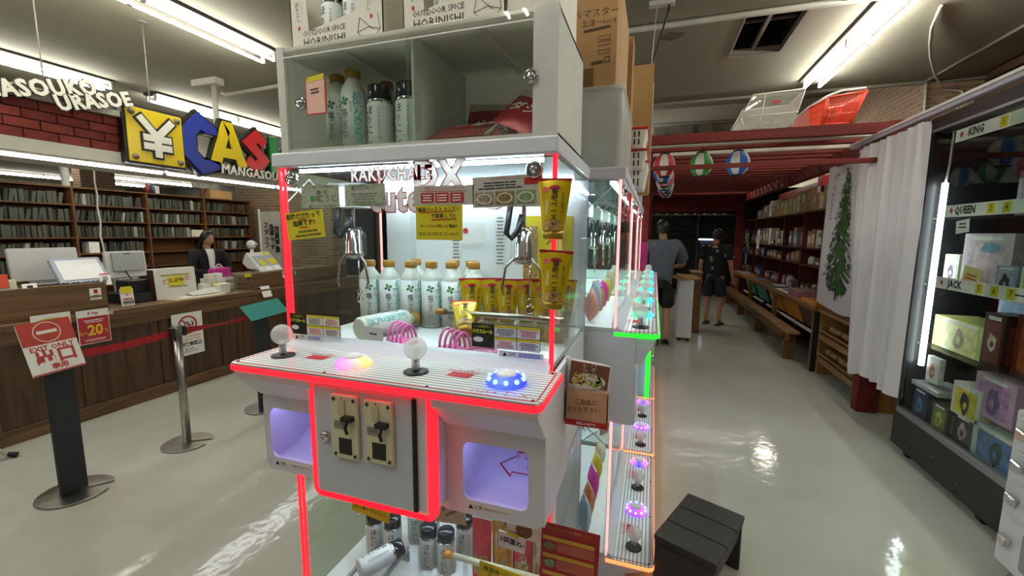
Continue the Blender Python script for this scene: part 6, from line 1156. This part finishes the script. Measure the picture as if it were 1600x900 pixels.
O('lamp_tube', G(emit('showcase tube', '#f3fbff', 16)).tube([(XS+.07, YE-.10, .64), (XS+.07, YE-.10, 1.84)], .016, 10), sc_); O('lamp_cord', G(PIPE).tube([(XS+.07, YE-.10, 1.84), (XS+.07, YE-.12, 1.95), (XS+.065, YE-.13, 2.16)], .006, 6), sc_)
for z, ttl, lb, nums in ((2.105, 'KING', 'white price strip reading king on the top shelf edge', 1), (1.655, 'QUEEN', 'white price strip reading queen on the second shelf edge', 2), (1.215, 'JACK', 'white price strip reading jack on the third shelf edge', 3)):
    o = note('price_strip', lb, 'sign', (XS+.040, 2.85, z), 1.10, .072, PAPER, face='left'); XX = XS+.0388
    text(ttl, .062, INK, (XX, 3.225, z), o, 'left', res=1, bold=.0022, sx=.85); g = G(mat('suit red', '#b5404a', .6)); g.v = [Vector((XX, 3.345+.014*sin(a*1.05)*(1.2 if a % 2 else .7), z+.022*cos(a*1.05)*(1 if a % 2 == 0 else .6))) for a in range(6)][::-1]; g.face(range(6)); O('suit_mark', g, o)
    for k in range(nums):
        yy = 3.02-.11*k; p = O('yellow_square', G(YELP).poly([(XX, yy+.028, z-.028), (XX, yy-.028, z-.028), (XX, yy-.028, z+.028), (XX, yy+.028, z+.028)]), o); text(str(('1', '24', '567')[nums-1][k]), .05, INK, (XX-.001, yy, z), p, 'left', res=1)
    bars(o, (XS+.04, 2.76-.02*nums, z), .16, .018, 1, INK, basis=BASIS['left'])
FIGM = {}
def pbox(x, y0, y1, z, h, d, base, art, label, fig=None):
    t = T('prize_box', label, 'box', (x, (y0+y1)/2, z), world=True); m = mat('pack '+base, base, .3, var=.08, scale=14)
    O('box_body', G(m).box(x, y0, z, x+d, y1, z+h), t, bevel=.003)
    am = mat('art '+art, art, .4, var=.35, scale=22); yc = (y0+y1)/2; w_ = y1-y0
    O('front_art', G(am).poly([(x-.001, yc+w_*.38, z+h*.1), (x-.001, yc-w_*.38, z+h*.1), (x-.001, yc-w_*.38, z+h*.85), (x-.001, yc+w_*.38, z+h*.85)]), t)
    O('side_art', G(am).poly([(x+d*.15, y0-.001, z+h*.12), (x+d*.85, y0-.001, z+h*.12), (x+d*.85, y0-.001, z+h*.8), (x+d*.15, y0-.001, z+h*.8)]), t)
    if fig:   # printed silhouette
        f = mat('figure print '+fig, fig, .5, var=.3, scale=30); cy, cz, s = yc, z+h*.5, min(h*.42, w_*.42); rg = random.Random(label)
        g = G(f); g.v = [Vector((x-.002, cy-s*(.34+.28*rg.random())*cos(a_*.524), cz-s*.15+s*(.62+.35*rg.random())*sin(a_*.524))) for a_ in range(12)]; g.face(range(12)); O('figure_print', g, t)
        g = G(am); g.v = [Vector((x-.0024, cy-s*.22*rg.uniform(.7, 1.2)*cos(a_*.7854), cz-s*.3+s*.3*rg.uniform(.6, 1.3)*sin(a_*.7854))) for a_ in range(8)]; g.face(range(8)); O('detail_print', g, t)
    O('box_title', G(PAPER).poly([(x-.0022, yc+w_*.3, z+h*.88), (x-.0022, yc-w_*.3, z+h*.88), (x-.0022, yc-w_*.3, z+h*.95), (x-.0022, yc+w_*.3, z+h*.95)]), t); return t
PB = [ # x, y0, y1, z, h, d, base, art, label, fig
 (1.80, 3.36, 3.50, 1.19, .20, .12, '#cdd6b0', '#e6e7df', 'pale green box with a dark standing figure, left end of the jack shelf', '#24242b'),
 (1.80, 2.96, 3.34, 1.19, .33, .16, '#c9b9c6', '#cbb3bd', 'large pale pink box with a teal cloud print on the jack shelf', None),
 (1.76, 2.84, 2.99, 1.19, .16, .12, '#9aa6bd', '#aeb4c8', 'grey-blue box with a round dark figure on the jack shelf', '#2a3140'),
 (1.76, 2.68, 2.82, 1.19, .16, .12, '#dfe2d0', '#e0cf3e', 'white and yellow box on the jack shelf', None),
 (1.84, 2.55, 2.92, 1.36, .26, .12, '#4a1d28', '#6a2432', 'dark maroon box at the back of the jack shelf', None),
 (1.90, 2.9, 3.16, 1.62, .24, .12, '#5a2436', '#37233d', 'purple and maroon box at the back of the queen shelf', '#c9b8c8'),
 (1.76, 2.45, 2.86, 1.62, .34, .2, '#c8c5bd', '#d6d4d0', 'large grey-white wrapped box on the queen shelf', None),
 (1.80, 3.02, 3.52, .79, .20, .22, '#cfd17a', '#c9c86a', 'yellow-green box with a brown rabbit-shaped print on the fourth shelf', '#8a6a3a'),
 (1.93, 2.98, 3.22, .99, .17, .1, '#2f6fae', '#4a93cc', 'blue box standing behind on the fourth shelf', None),
 (1.77, 2.88, 3.03, .79, .30, .12, '#33201c', '#7a2f22', 'dark box with a red and white costume print on the fourth shelf', '#e0d0c0'),
 (1.80, 2.55, 2.86, .79, .32, .12, '#5a2a18', '#a04a20', 'rust brown box with a fiery print on the fourth shelf', '#e0b060'),
 (1.74, 2.70, 2.98, .535, .23, .2, '#cfa9c9', '#c58fc0', 'lilac box with a pale violet figure print on the fifth shelf', '#7a5a8a'),
 (1.76, 3.33, 3.46, .555, .17, .03, '#e4e2da', '#e8e6e0', 'white tablet-like box with an orange and blue print on the fifth shelf', '#c0602a'),
 (1.72, 3.24, 3.52, .505, .03, .2, '#b9bcc0', '#c6c8cb', 'flat silver-grey box lying at the left of the fifth shelf', None),
 (1.74, 3.36, 3.52, .30, .19, .15, '#1c2c44', '#24406a', 'dark blue box at the left end of the bottom shelf', '#5a86b0'),
 (1.73, 3.14, 3.29, .30, .17, .15, '#3a3a34', '#7a8a3a', 'dark box with a green-yellow print on the bottom shelf', '#c8c060'),
 (1.75, 2.96, 3.12, .30, .17, .15, '#2a2028', '#40283a', 'dark plum box with a white flash print on the bottom shelf', '#b9a8b0'),
 (1.73, 2.90, 3.13, .47, .19, .16, '#d9d8cc', '#d9c634', 'white and yellow box with a dark standing figure on the low shelf', '#3a3a3c'),
 (1.73, 2.58, 2.93, .30, .20, .2, '#c9ccd0', '#5a78b0', 'white and blue box with helmeted figure print on the bottom shelf', '#3c5a50')]
for a in PB: pbox(*a)
g = G(mat('cloud teal', '#4f8f9c', .5, var=.3, scale=20)); g.v = [Vector((1.797, 3.12-.07*cos(a*.524)*(1+.3*sin(a*2)), 1.44+.03*sin(a*.524))) for a in range(12)]; g.face(range(12)); O('cloud_print', g, [o for o in bpy.data.objects if o.get('label', '').startswith('large pale pink')][0])
o = note('yellow_flyer', 'tilted pale yellow flyer leaning on the jack shelf', 'flyer', (1.745, 3.14, 1.265), .15, .12, mat('flyer yellow', '#d9d27a', .6), face='left', tilt=-.15); bars(o, (1.744, 3.14, 1.26), .11, .06, 3, RED, basis=BASIS['left'], tilt=-.15)
o = note('hanging_tag', 'white pointed price tag hanging under the queen strip', 'tag', (1.70, 3.19, 1.56), .11, .075, PAPER, face='left', tilt=.12); bars(o, (1.70, 3.19, 1.565), .08, .04, 2, INK, basis=BASIS['left'])
# white locker at the right edge
lk = T('white_locker', 'white capsule locker with grey window doors at the right picture edge', 'locker', (1.5, 2, 0), world=True); LKM = mat('locker white', '#d7d6da', .35, var=.02)
O('locker_body', G(LKM).box(1.51, 1.45, .075, 1.66, 2.33, .775), lk, bevel=.012); O('upper_frame', G(LKM).box(1.52, 1.45, .775, 1.66, 2.30, 1.0), lk, bevel=.008); O('magenta_panel', G(mat('magenta ribbed', '#c01a70', .4)).box(1.515, 1.5, .80, 1.522, 2.27, .985), lk)
for k in range(8): O('rib', G(MATS['magenta ribbed']).box(1.511, 1.5, .805+.022*k, 1.516, 2.27, .816+.022*k), lk)
O('yellow_strip', G(YELP).box(1.51, 1.5, .786, 1.515, 2.25, .80), lk)
zs = [.755, .612, .475, .318, .10]
for c_ in range(2):
    y1 = 2.295-.42*c_
    for r_ in range(4):
        z1, z0 = zs[r_]-.008, zs[r_+1]+.008; d = O('door', G(LKM).box(1.502, y1-.39, z0, 1.513, y1, z1), lk, bevel=.004)
        O('window', G(mat('smoky pane', '#8f8e93', .15, var=.1)).prism(rr(y1-.37, z0+.018, y1-.11, z1-.018, .015, 4), 'X', 1.4995, 1.503), d); O('knob', G(CHROME).prism([(y1-.065, (z0+z1)/2+.012), (y1-.015, (z0+z1)/2+.022), (y1-.015, (z0+z1)/2-.022), (y1-.055, (z0+z1)/2-.026)], 'X', 1.478, 1.502), d, bevel=.006)
for y in (1.55, 2.25): O('caster', G(mat('caster grey', '#77767a', .4)).tube([(1.56, y-.015, .036), (1.56, y+.015, .036)], .036, 12), lk); O('caster_fork', G(CHROME).box(1.545, y-.02, .05, 1.575, y+.02, .08), lk)
# step stool
st = T('step_stool', 'dark brown step stool on the floor beside the machines', 'stool', (.25, 1.856, 0), -.42); SM = mat('stool brown', '#2b2624', .5, var=.12)
for k in range(3): O('seat_board', G(SM).box(-.125, -.195+.131*k, .238, .125, -.068+.131*k, .262), st, bevel=.006)
O('seat_frame', G(SM).box(-.122, -.19, .215, .122, .19, .238), st, bevel=.004)
for s in (-1, 1):
    pr = [(-.12, 0), (-.065, 0), (-.05, .10), (.05, .10), (.065, 0), (.12, 0), (.118, .222), (-.118, .222)]
    O('leg_panel', G(SM).prism(pr, 'Y', s*.185-.011, s*.185+.011), st, bevel=.004)
O('stretcher', G(SM).box(-.11, -.18, .15, -.09, .18, .22).box(.09, -.18, .15, .11, .18, .22), st)
# white cart behind the customer
ca = T('white_cart', 'white panelled cart with cardboard on top in front of the grey-shirted man', 'cart', (.45, 6.4, 0), world=True); O('cart_panel', G(LKM).box(.36, 6.34, .05, .56, 6.75, .88), ca, bevel=.006); O('caster', G(BLACK).tube([(.52, 6.36, .025), (.52, 6.39, .025)], .025, 10), ca); O('caster', G(BLACK).tube([(.40, 6.36, .025), (.40, 6.39, .025)], .025, 10), ca); O('caster_row', G(BLACK).tube([(.46, 6.7, .025), (.46, 6.73, .025)], .025, 10), ca)
t = T('flattened_box', 'flattened brown cardboard lying on the white cart', 'cardboard', (.45, 6.4, .885), .3); O('sheet', G(BRD).box(-.14, -.10, 0, .18, .3, .012), t); O('folded_flap', G(CARD).obox((.05, .05, .035), (.30, .16, .008), (.2, .1, .1)), t); O('lower_sheet', G(CARD).box(-.12, -.08, .012, .16, .28, .022), t)
t = T('brown_cabinet', 'brown cabinet standing just behind the white cart', 'cabinet', (.75, 7.2, 0), world=True); O('cabinet_body', G(OAKD).box(.58, 6.95, 0, .72, 7.4, .92), t, bevel=.004); O('cabinet_top', G(OAK).box(.57, 6.94, .92, .73, 7.41, .94), t)
# rear of the aisle
sh_ = T('roller_shutter', 'dark slatted shutter and panels at the far end of the aisle', 'shutter', (.6, 12.4, 0), world=True); DSH = mat('shutter dark', '#1b1d1d', .6)
for k in range(14): O('slat', G(DSH).box(-.6, 12.36+.01*(k % 2), .1+.15*k, 1.05, 12.4, .235+.15*k), sh_)
O('shutter_post', G(mat('post grey dark', '#4b4f52', .5)).box(1.06, 12.2, 0, 1.12, 12.3, 2.4), sh_); O('side_panel', G(DSH).box(1.15, 12.3, 0, 2.4, 12.36, 2.6), sh_); O('shutter_box', G(DSH).box(-.8, 12.2, 2.2, 2.4, 12.4, 2.6), sh_)
t = T('far_lamp', 'short bright lamp at the far end of the dark aisle', 'lamp', (1.28, 12.22, 1.40)); O('housing', G(BLACK).box(-.22, 0, .0, .22, .08, .05), t); O('glow_tube', G(emit('far glow', '#d8e6ff', 6)).box(-.20, -.012, -.03, .20, .02, .0), t)
t = T('side_rack', 'small rack of goods left of the grey-shirted man', 'rack', (-.2, 6.4, 0), world=True)
for z in (.2, .6, 1.0, 1.3, 1.52): O('rack_board', G(OAKD).box(-.6, 6.2, z, -.24, 6.9, z+.02), t)
for y in (6.2, 6.88): O('rack_side', G(PREDY).box(-.6, y, 0, -.24, y+.02, 1.9), t)
for i in range(6):
    b_ = T('rack_goods', 'small packet on the side rack, %s board, %s' % (('upper', 'middle')[i//3], ('nearest', 'second', 'third')[i % 3]), 'goods', (-.40, 6.26+.2*(i % 3), (1.32, 1.02)[i//3]), group='packets on the side rack'); O('packet_body', G(GC[(i*2) % 7]).box(-.08, 0, 0, .11, .15, .12), b_, bevel=.003); O('packet_label', G(PAPER).box(.02, -.002, .03, .09, 0, .09), b_)
# ---------------------------------------------------------------- people
def skin_mesh(name, verts, edges, radii, m, parent, root=0, sub=2, label=None):
    me = bpy.data.meshes.new(name); me.from_pydata(verts, edges, []); o = bpy.data.objects.new(name, me); COL.objects.link(o); o.parent = parent
    sk = o.modifiers.new('skin', 'SKIN'); sk.use_smooth_shade = True; sk.branch_smoothing = .6
    for i, r in enumerate(radii):
        d = me.skin_vertices[0].data[i]; d.radius = r if isinstance(r, tuple) else (r, r); d.use_root = (i == root)
    sb = o.modifiers.new('sub', 'SUBSURF'); sb.levels = sub; sb.render_levels = sub
    me.materials.append(m)
    dg = bpy.context.evaluated_depsgraph_get(); me2 = bpy.data.meshes.new_from_object(o.evaluated_get(dg)); nm = o.name
    o.modifiers.clear(); o.data = me2; me2.polygons.foreach_set('use_smooth', [True]*len(me2.polygons)); bpy.data.meshes.remove(me)
    if label: o['label'] = label
    return o
SKIN = mat('skin', '#b88a6c', .55, var=.05); HAIR = mat('black hair', '#120f0e', .45, var=.3, scale=60)
def join_into(dst, srcs):
    """merge finished meshes into one continuous body object"""
    g = bpy.data.meshes.new(dst.name); import bmesh; bm = bmesh.new()
    for o in [dst]+srcs: bm.from_mesh(o.data)
    bm.to_mesh(g); bm.free(); g.materials.append(SKIN); g.polygons.foreach_set('use_smooth', [True]*len(g.polygons)); dst.data = g
    for o in srcs: bpy.data.objects.remove(o)
def hand(wr, d, up, s, par, curl=.35):
    """five curled fingers rooted in a palm; wr wrist point, d hand direction, up back of the hand"""
    d = Vector(d).normalized(); up = (Vector(up)-d*Vector(up).dot(d)).normalized(); side = d.cross(up)*s; W = Vector(wr); V, E, Rr = [], [], []
    V += [W, W+d*.045, W+d*.082]; Rr += [(.022, .016), (.032, .015), (.030, .013)]; E += [(0, 1), (1, 2)]
    parts = [skin_mesh('palm', [tuple(v) for v in V], E, Rr, SKIN, par, 0, 1)]
    for k, L_ in enumerate((.068, .076, .070, .055)):
        b = W+d*.075+side*(.026-.0175*k); p = [b]; dd = d.copy()
        for q in range(3): dd = (dd*cos(curl)-up*sin(curl)).normalized() if q else dd; p.append(p[-1]+dd*(L_/3*(1.15-.12*q)))
        parts.append(skin_mesh('finger', [tuple(v) for v in p], [(0, 1), (1, 2), (2, 3)], [.0095, .009, .0085, .0075], SKIN, par, 0, 1))
    b = W+d*.022+side*.024; td = (d*.7+side*.75-up*.2).normalized(); p = [b, b+td*.03, b+td*.055+d*.006, b+td*.065+d*.026]
    parts.append(skin_mesh('thumb', [tuple(v) for v in p], [(0, 1), (1, 2), (2, 3)], [.012, .011, .0095, .008], SKIN, par, 0, 1))
    return parts
def head_mesh(c, h, yaw, pitch, par, kind):
    """face with brow, eyes, nose, mouth and ears; local -y is the face; c = centre of the skull, h = head height"""
    M = Matrix.Translation(c) @ Euler((pitch, 0, yaw)).to_matrix().to_4x4(); s = h/.23
    g = G(SKIN)
    def hf(u, v):
        th = pi*v; a = 2*pi*u; x = .074*sin(a); y = -.090*cos(a); z = -.115*cos(th); r = sin(th)**.75; fr = max(0, cos(a))
        if z < -.02: r *= 1-.35*((-.02-z)/.095)**1.3*(.5+.5*fr)
        x *= r; y *= r
        if fr > .7: y -= .010*math.exp(-((z+.012)/.018)**2)*max(0, 1-abs(sin(a))*6) + .004*math.exp(-((z-.022)/.01)**2)*(1-abs(sin(a))*1.2)
        return (x*s, y*s, z*s)
    g.surf(hf, 32, 22); 
    for sx in (-1, 1): g.ball((sx*.074*s, .008*s, -.005*s), .022*s, 10, 8, (.45, .75, 1.25))
    g.tube([(0, .012*s, -.06*s), (0, .022*s, -.17*s)], [.052*s, .056*s], 14); g.xf(M); hd_ = O('head', g, par)
    g = G(mat('eye white', '#d8d2c8', .3)); [g.ball((sx*.028*s, -.080*s, .012*s), .010*s, 10, 6, (1.2, .5, .6)) for sx in (-1, 1)]; g.mt(BLACK); [g.ball((sx*.028*s, -.084*s, .012*s), .0055*s, 8, 6, (1, .5, 1)) for sx in (-1, 1)]; g.mt(HAIR); [g.obox((sx*.028*s, -.086*s, .032*s), (.030*s, .006*s, .005*s)) for sx in (-1, 1)]; g.xf(M); O('eyes', g, hd_)
    g = G(mat('lip', '#9a5e52', .5)); g.ball((0, -.081*s, -.052*s), .016*s, 12, 6, (1.1, .35, .35)); g.xf(M); O('mouth', g, hd_)
    g = G(HAIR)
    def hair(u, v):
        a = 2*pi*u; th = pi*v; fr = max(0, cos(a)); low = (-.075 if kind == 'short' else -.10)+(.13 if kind == 'short' else .172)*fr**1.1; z = .124-(.124-low)*v; rr_ = max(0, 1-((z-.0)/.126)**2)**.5 if z > 0 else 1-.12*(-z/.1); wob = 1+.03*sin(a*9+z*60); return (.086*sin(a)*rr_*wob*s, (-.098*cos(a)*rr_*wob+.004)*s, z*s)
    g.surf(hair, 32, 12)
    if kind == 'long':
        def fall(u, v): a = pi*.5+pi*1.0*u; z = .03-.24*v; r = 1+.10*v; return (.090*sin(a)*r*s*(1+.05*sin(u*30)), (-.098*cos(a)*r+.006)*s, z*s)
        g.surf(fall, 26, 8)
    g.xf(M); O('hair', g, hd_, label='black hair'); return hd_
def person(label, loc, yaw, H, pose):
    """H standing height; pose has joints in metres for a 1.70 body (x right of the body, y behind, z up; the body faces -y)"""
    k = H/1.70; t = T('person', label, 'person', loc, yaw); P_ = {n: Vector(v)*k for n, v in pose['j'].items()}
    names = ['pelvis', 'belly', 'chest', 'neck', 'ls', 'le', 'lw', 'rs', 're', 'rw', 'lh', 'lk', 'la', 'lt', 'rh', 'rk', 'ra', 'rt']; E_ = [(0, 1), (1, 2), (2, 3), (2, 4), (4, 5), (5, 6), (2, 7), (7, 8), (8, 9), (0, 10), (10, 11), (11, 12), (12, 13), (0, 14), (14, 15), (15, 16), (16, 17)]
    rad = [(.13, .10), (.135, .10), (.145, .10), .052, .062, .042, .026, .062, .042, .026, .082, .056, .036, .026, .082, .056, .036, .026]
    body = skin_mesh('body', [tuple(P_[n]) for n in names], E_, [tuple(x*k for x in r) if isinstance(r, tuple) else r*k for r in rad], SKIN, t)
    hs = []
    for w_, e_, s in (('lw', 'le', -1), ('rw', 're', 1)): d = (P_[w_]-P_[e_]).normalized(); hs += hand(P_[w_]-d*.01, d+Vector(pose.get('hd', (0, 0, 0))), pose.get('hup', (0, 0, 1)), s, t)
    join_into(body, hs)
    head_mesh(P_['head'], .225*k, pose.get('hy', 0), pose.get('hp', 0), t, pose['hair'])
    # shirt: torso and sleeves, one garment
    sl = pose.get('sleeve', .75); V = [P_['hem'], P_['belly'], P_['chest'], P_['neck']*.85+P_['chest']*.15, P_['ls'], P_['ls'].lerp(P_['le'], sl), P_['rs'], P_['rs'].lerp(P_['re'], sl)]; R2 = [(.205, .150), (.195, .148), (.205, .150), (.105, .095), .112, .088, .112, .088]; E2 = [(0, 1), (1, 2), (2, 3), (2, 4), (4, 5), (2, 6), (6, 7)]
    if sl > 1.2: V[5] = P_['le'] ; V.append(P_['le'].lerp(P_['lw'], .93)); R2.append(.045); E2.append((5, 8)); V[7] = P_['re']; V.append(P_['re'].lerp(P_['rw'], .93)); R2.append(.045); E2.append((7, 9)); R2[5] = R2[7] = .058
    sh2 = skin_mesh('shirt', [tuple(v) for v in V], E2, [tuple(x*k*pose.get('slim', 1) for x in r) if isinstance(r, tuple) else r*k*pose.get('slim', 1) for r in R2], pose['shirt'], t, 0, 2)
    if 'shorts' in pose:
        kn = pose.get('short_len', .86); V = [P_['pelvis']+Vector((0, 0, .13*k)), P_['pelvis'], P_['lh'], P_['lh'].lerp(P_['lk'], kn), P_['rh'], P_['rh'].lerp(P_['rk'], kn)]
        skin_mesh('shorts', [tuple(v) for v in V], [(0, 1), (1, 2), (2, 3), (1, 4), (4, 5)], [tuple(x*k for x in r) if isinstance(r, tuple) else r*k for r in [(.175, .135), (.18, .14), .13, .105, .125, .105]], pose['shorts'], t, 0, 2)
    return t, P_, sh2, k
def shoe(par, a, toe, m, sole, kind):
    d = (Vector(toe)-Vector(a)); d.z = 0; d.normalize(); yaw = atan2(d.y, d.x); g = G(m)
    if kind == 'sneaker':
        g.surf(lambda u, v: ((-.075+.25*v), .042*sin(pi*v)**.35*cos(pi*u)*(1+.15*sin(pi*v)), .02+.075*sin(pi*u)*(1-.45*v)*sin(pi*min(1, v+.12))**.4), 10, 12); g.mt(sole).prism([(-.08, -.035), (.12, -.046), (.17, -.03), (.185, 0), (.17, .03), (.12, .046), (-.08, .035)], 'Z', .002, .028)
    else: g.mt(sole).prism([(-.08, -.034), (.10, -.044), (.17, -.03), (.18, 0), (.17, .03), (.10, .044), (-.08, .034)], 'Z', .002, .020); g.mt(m).tube([(.03, -.04, .018), (.08, -.02, .05), (.12, .0, .024)], .006, 6).tube([(.03, .04, .018), (.08, .02, .05), (.12, .0, .024)], .006, 6)
    g.rot((0, 0, yaw)).mv((a[0], a[1], 0)); return O('shoe' if kind == 'sneaker' else 'sandal', g, par)
SHG = mat('grey print shirt', '#5f6671', .85, var=.30, scale=55); SHB = mat('black print shirt', '#15151a', .8, var=.1); PANT = mat('black shorts', '#17171a', .8, var=.15); PANT2 = mat('dark blue shorts', '#1c2631', .8, var=.15); BLKT = mat('black jacket', '#0d0c0e', .8, var=.15)
J = {'pelvis': (0, 0, .90), 'belly': (0, .0, 1.06), 'chest': (0, .01, 1.28), 'neck': (0, 0, 1.45), 'head': (0, -.02, 1.585), 'hem': (0, 0, .79), 'ls': (-.185, .01, 1.385), 'rs': (.185, .01, 1.385), 'le': (-.25, -.05, 1.11), 're': (.25, -.10, 1.12), 'lw': (-.20, -.22, .98), 'rw': (.18, -.30, 1.08), 'lh': (-.095, 0, .85), 'rh': (.095, 0, .85), 'lk': (-.105, -.01, .48), 'rk': (.105, -.01, .48), 'la': (-.11, .02, .085), 'ra': (.11, .02, .085), 'lt': (-.12, -.12, .03), 'rt': (.12, -.12, .03)}
# man in grey: seen from behind, so the body faces +Y (yaw = pi), arms forward to the right over the cart
p1, Q, sh2, k = person('man in a grey speckled shirt and black shorts, seen from behind at the cart', (.11, 6.05, 0), pi+.25, 1.70, {'j': dict(J, lw=(-.28, -.36, 1.04), le=(-.33, -.10, 1.10), rw=(.12, -.34, 1.02)), 'hair': 'short', 'hy': .1, 'hp': .12, 'shirt': SHG, 'shorts': PANT, 'short_len': .98, 'sleeve': .95})
for a, b_ in (('la', 'lt'), ('ra', 'rt')): shoe(p1, Q[a], Q[b_], BLACK, mat('sole grey', '#5a5a5a', .7), 'sneaker')
O('waist_pouch', G(BLACK).box(-.02, .10, .80, .14, .15, .93), p1, bevel=.02)
p2, Q, sh2, k = person('man in a black shirt with white flower prints, shorts and flip-flops', (1.0, 7.75, 0), pi-.45, 1.60, {'j': dict(J, le=(-.25, .02, 1.09), lw=(-.27, -.06, .86), re=(.25, .03, 1.09), rw=(.27, -.04, .86), lt=(-.12, -.14, .03)), 'hair': 'short', 'hy': -.7, 'hp': .15, 'shirt': SHB, 'shorts': PANT2, 'short_len': 1.0, 'sleeve': .8, 'hd': (0, 0, -.3), 'hup': (0, 1, 0)})
for a, b_ in (('la', 'lt'), ('ra', 'rt')): shoe(p2, Q[a], Q[b_], mat('strap dark red', '#5a1c1c', .6), mat('sole brown', '#4a2f24', .7), 'sandal')
g = G(mat('flower print', '#8d8f8c', .8)); random.seed(5)
me = sh2.data; cand = [v for v in me.vertices if v.normal.y > .2 or abs(v.normal.x) > .6]
for q in range(20):
    v = random.choice(cand); n_ = v.normal; ex = n_.orthogonal().normalized(); ey = n_.cross(ex); c_ = v.co+n_*.006
    for pk in range(5):
        a = pk*1.257+q; d = ex*cos(a)+ey*sin(a); e = n_.cross(d); g.poly([c_, c_+d*.018+e*.010, c_+d*.034, c_+d*.018-e*.010])
O('flower_print', g, sh2, kind='stuff')
# woman behind the counter
pw, Q, sh2, k = person('woman with long black hair and a black jacket standing behind the counter', (-5.45, 3.95, 0), 1.4, 1.52, {'j': dict(J, le=(-.24, -.08, 1.12), re=(.24, -.10, 1.12), lw=(-.06, -.34, 1.10), rw=(.08, -.34, 1.12), hem=(0, 0, .80), head=(0, -.045, 1.575)), 'hair': 'long', 'hy': .1, 'hp': .22, 'shirt': BLKT, 'shorts': PANT, 'short_len': 1.0, 'sleeve': 1.5, 'slim': .86, 'hup': (0, -.2, 1)})
O('white_top', G(PAPER).surf(lambda u, v: ((.03+.025*v)*(2*u-1)*k, (-.142+.028*abs(2*u-1)**2+.25*max(0, v-.55)**2)*k, (1.12+.31*v)*k), 6, 8), pw, label='white top showing between the jacket fronts')
for a, b_ in (('la', 'lt'), ('ra', 'rt')): shoe(pw, Q[a], Q[b_], BLACK, BLACK, 'sneaker')
t = T('smartphone', 'pale phone held in the hands of the woman behind the counter', 'phone', (-5.45+.36*sin(1.4)*.9, 3.95-.36*cos(1.4)*.9, 1.03), 1.4); O('phone_body', G(PAPER).obox((0, 0, 0), (.07, .12, .009), (.5, 0, 0)), t, bevel=.002); O('phone_screen', G(mat('phone dark', '#2a2c33', .2)).obox((0, -.003, .006), (.062, .108, .001), (.5, 0, 0)), t)
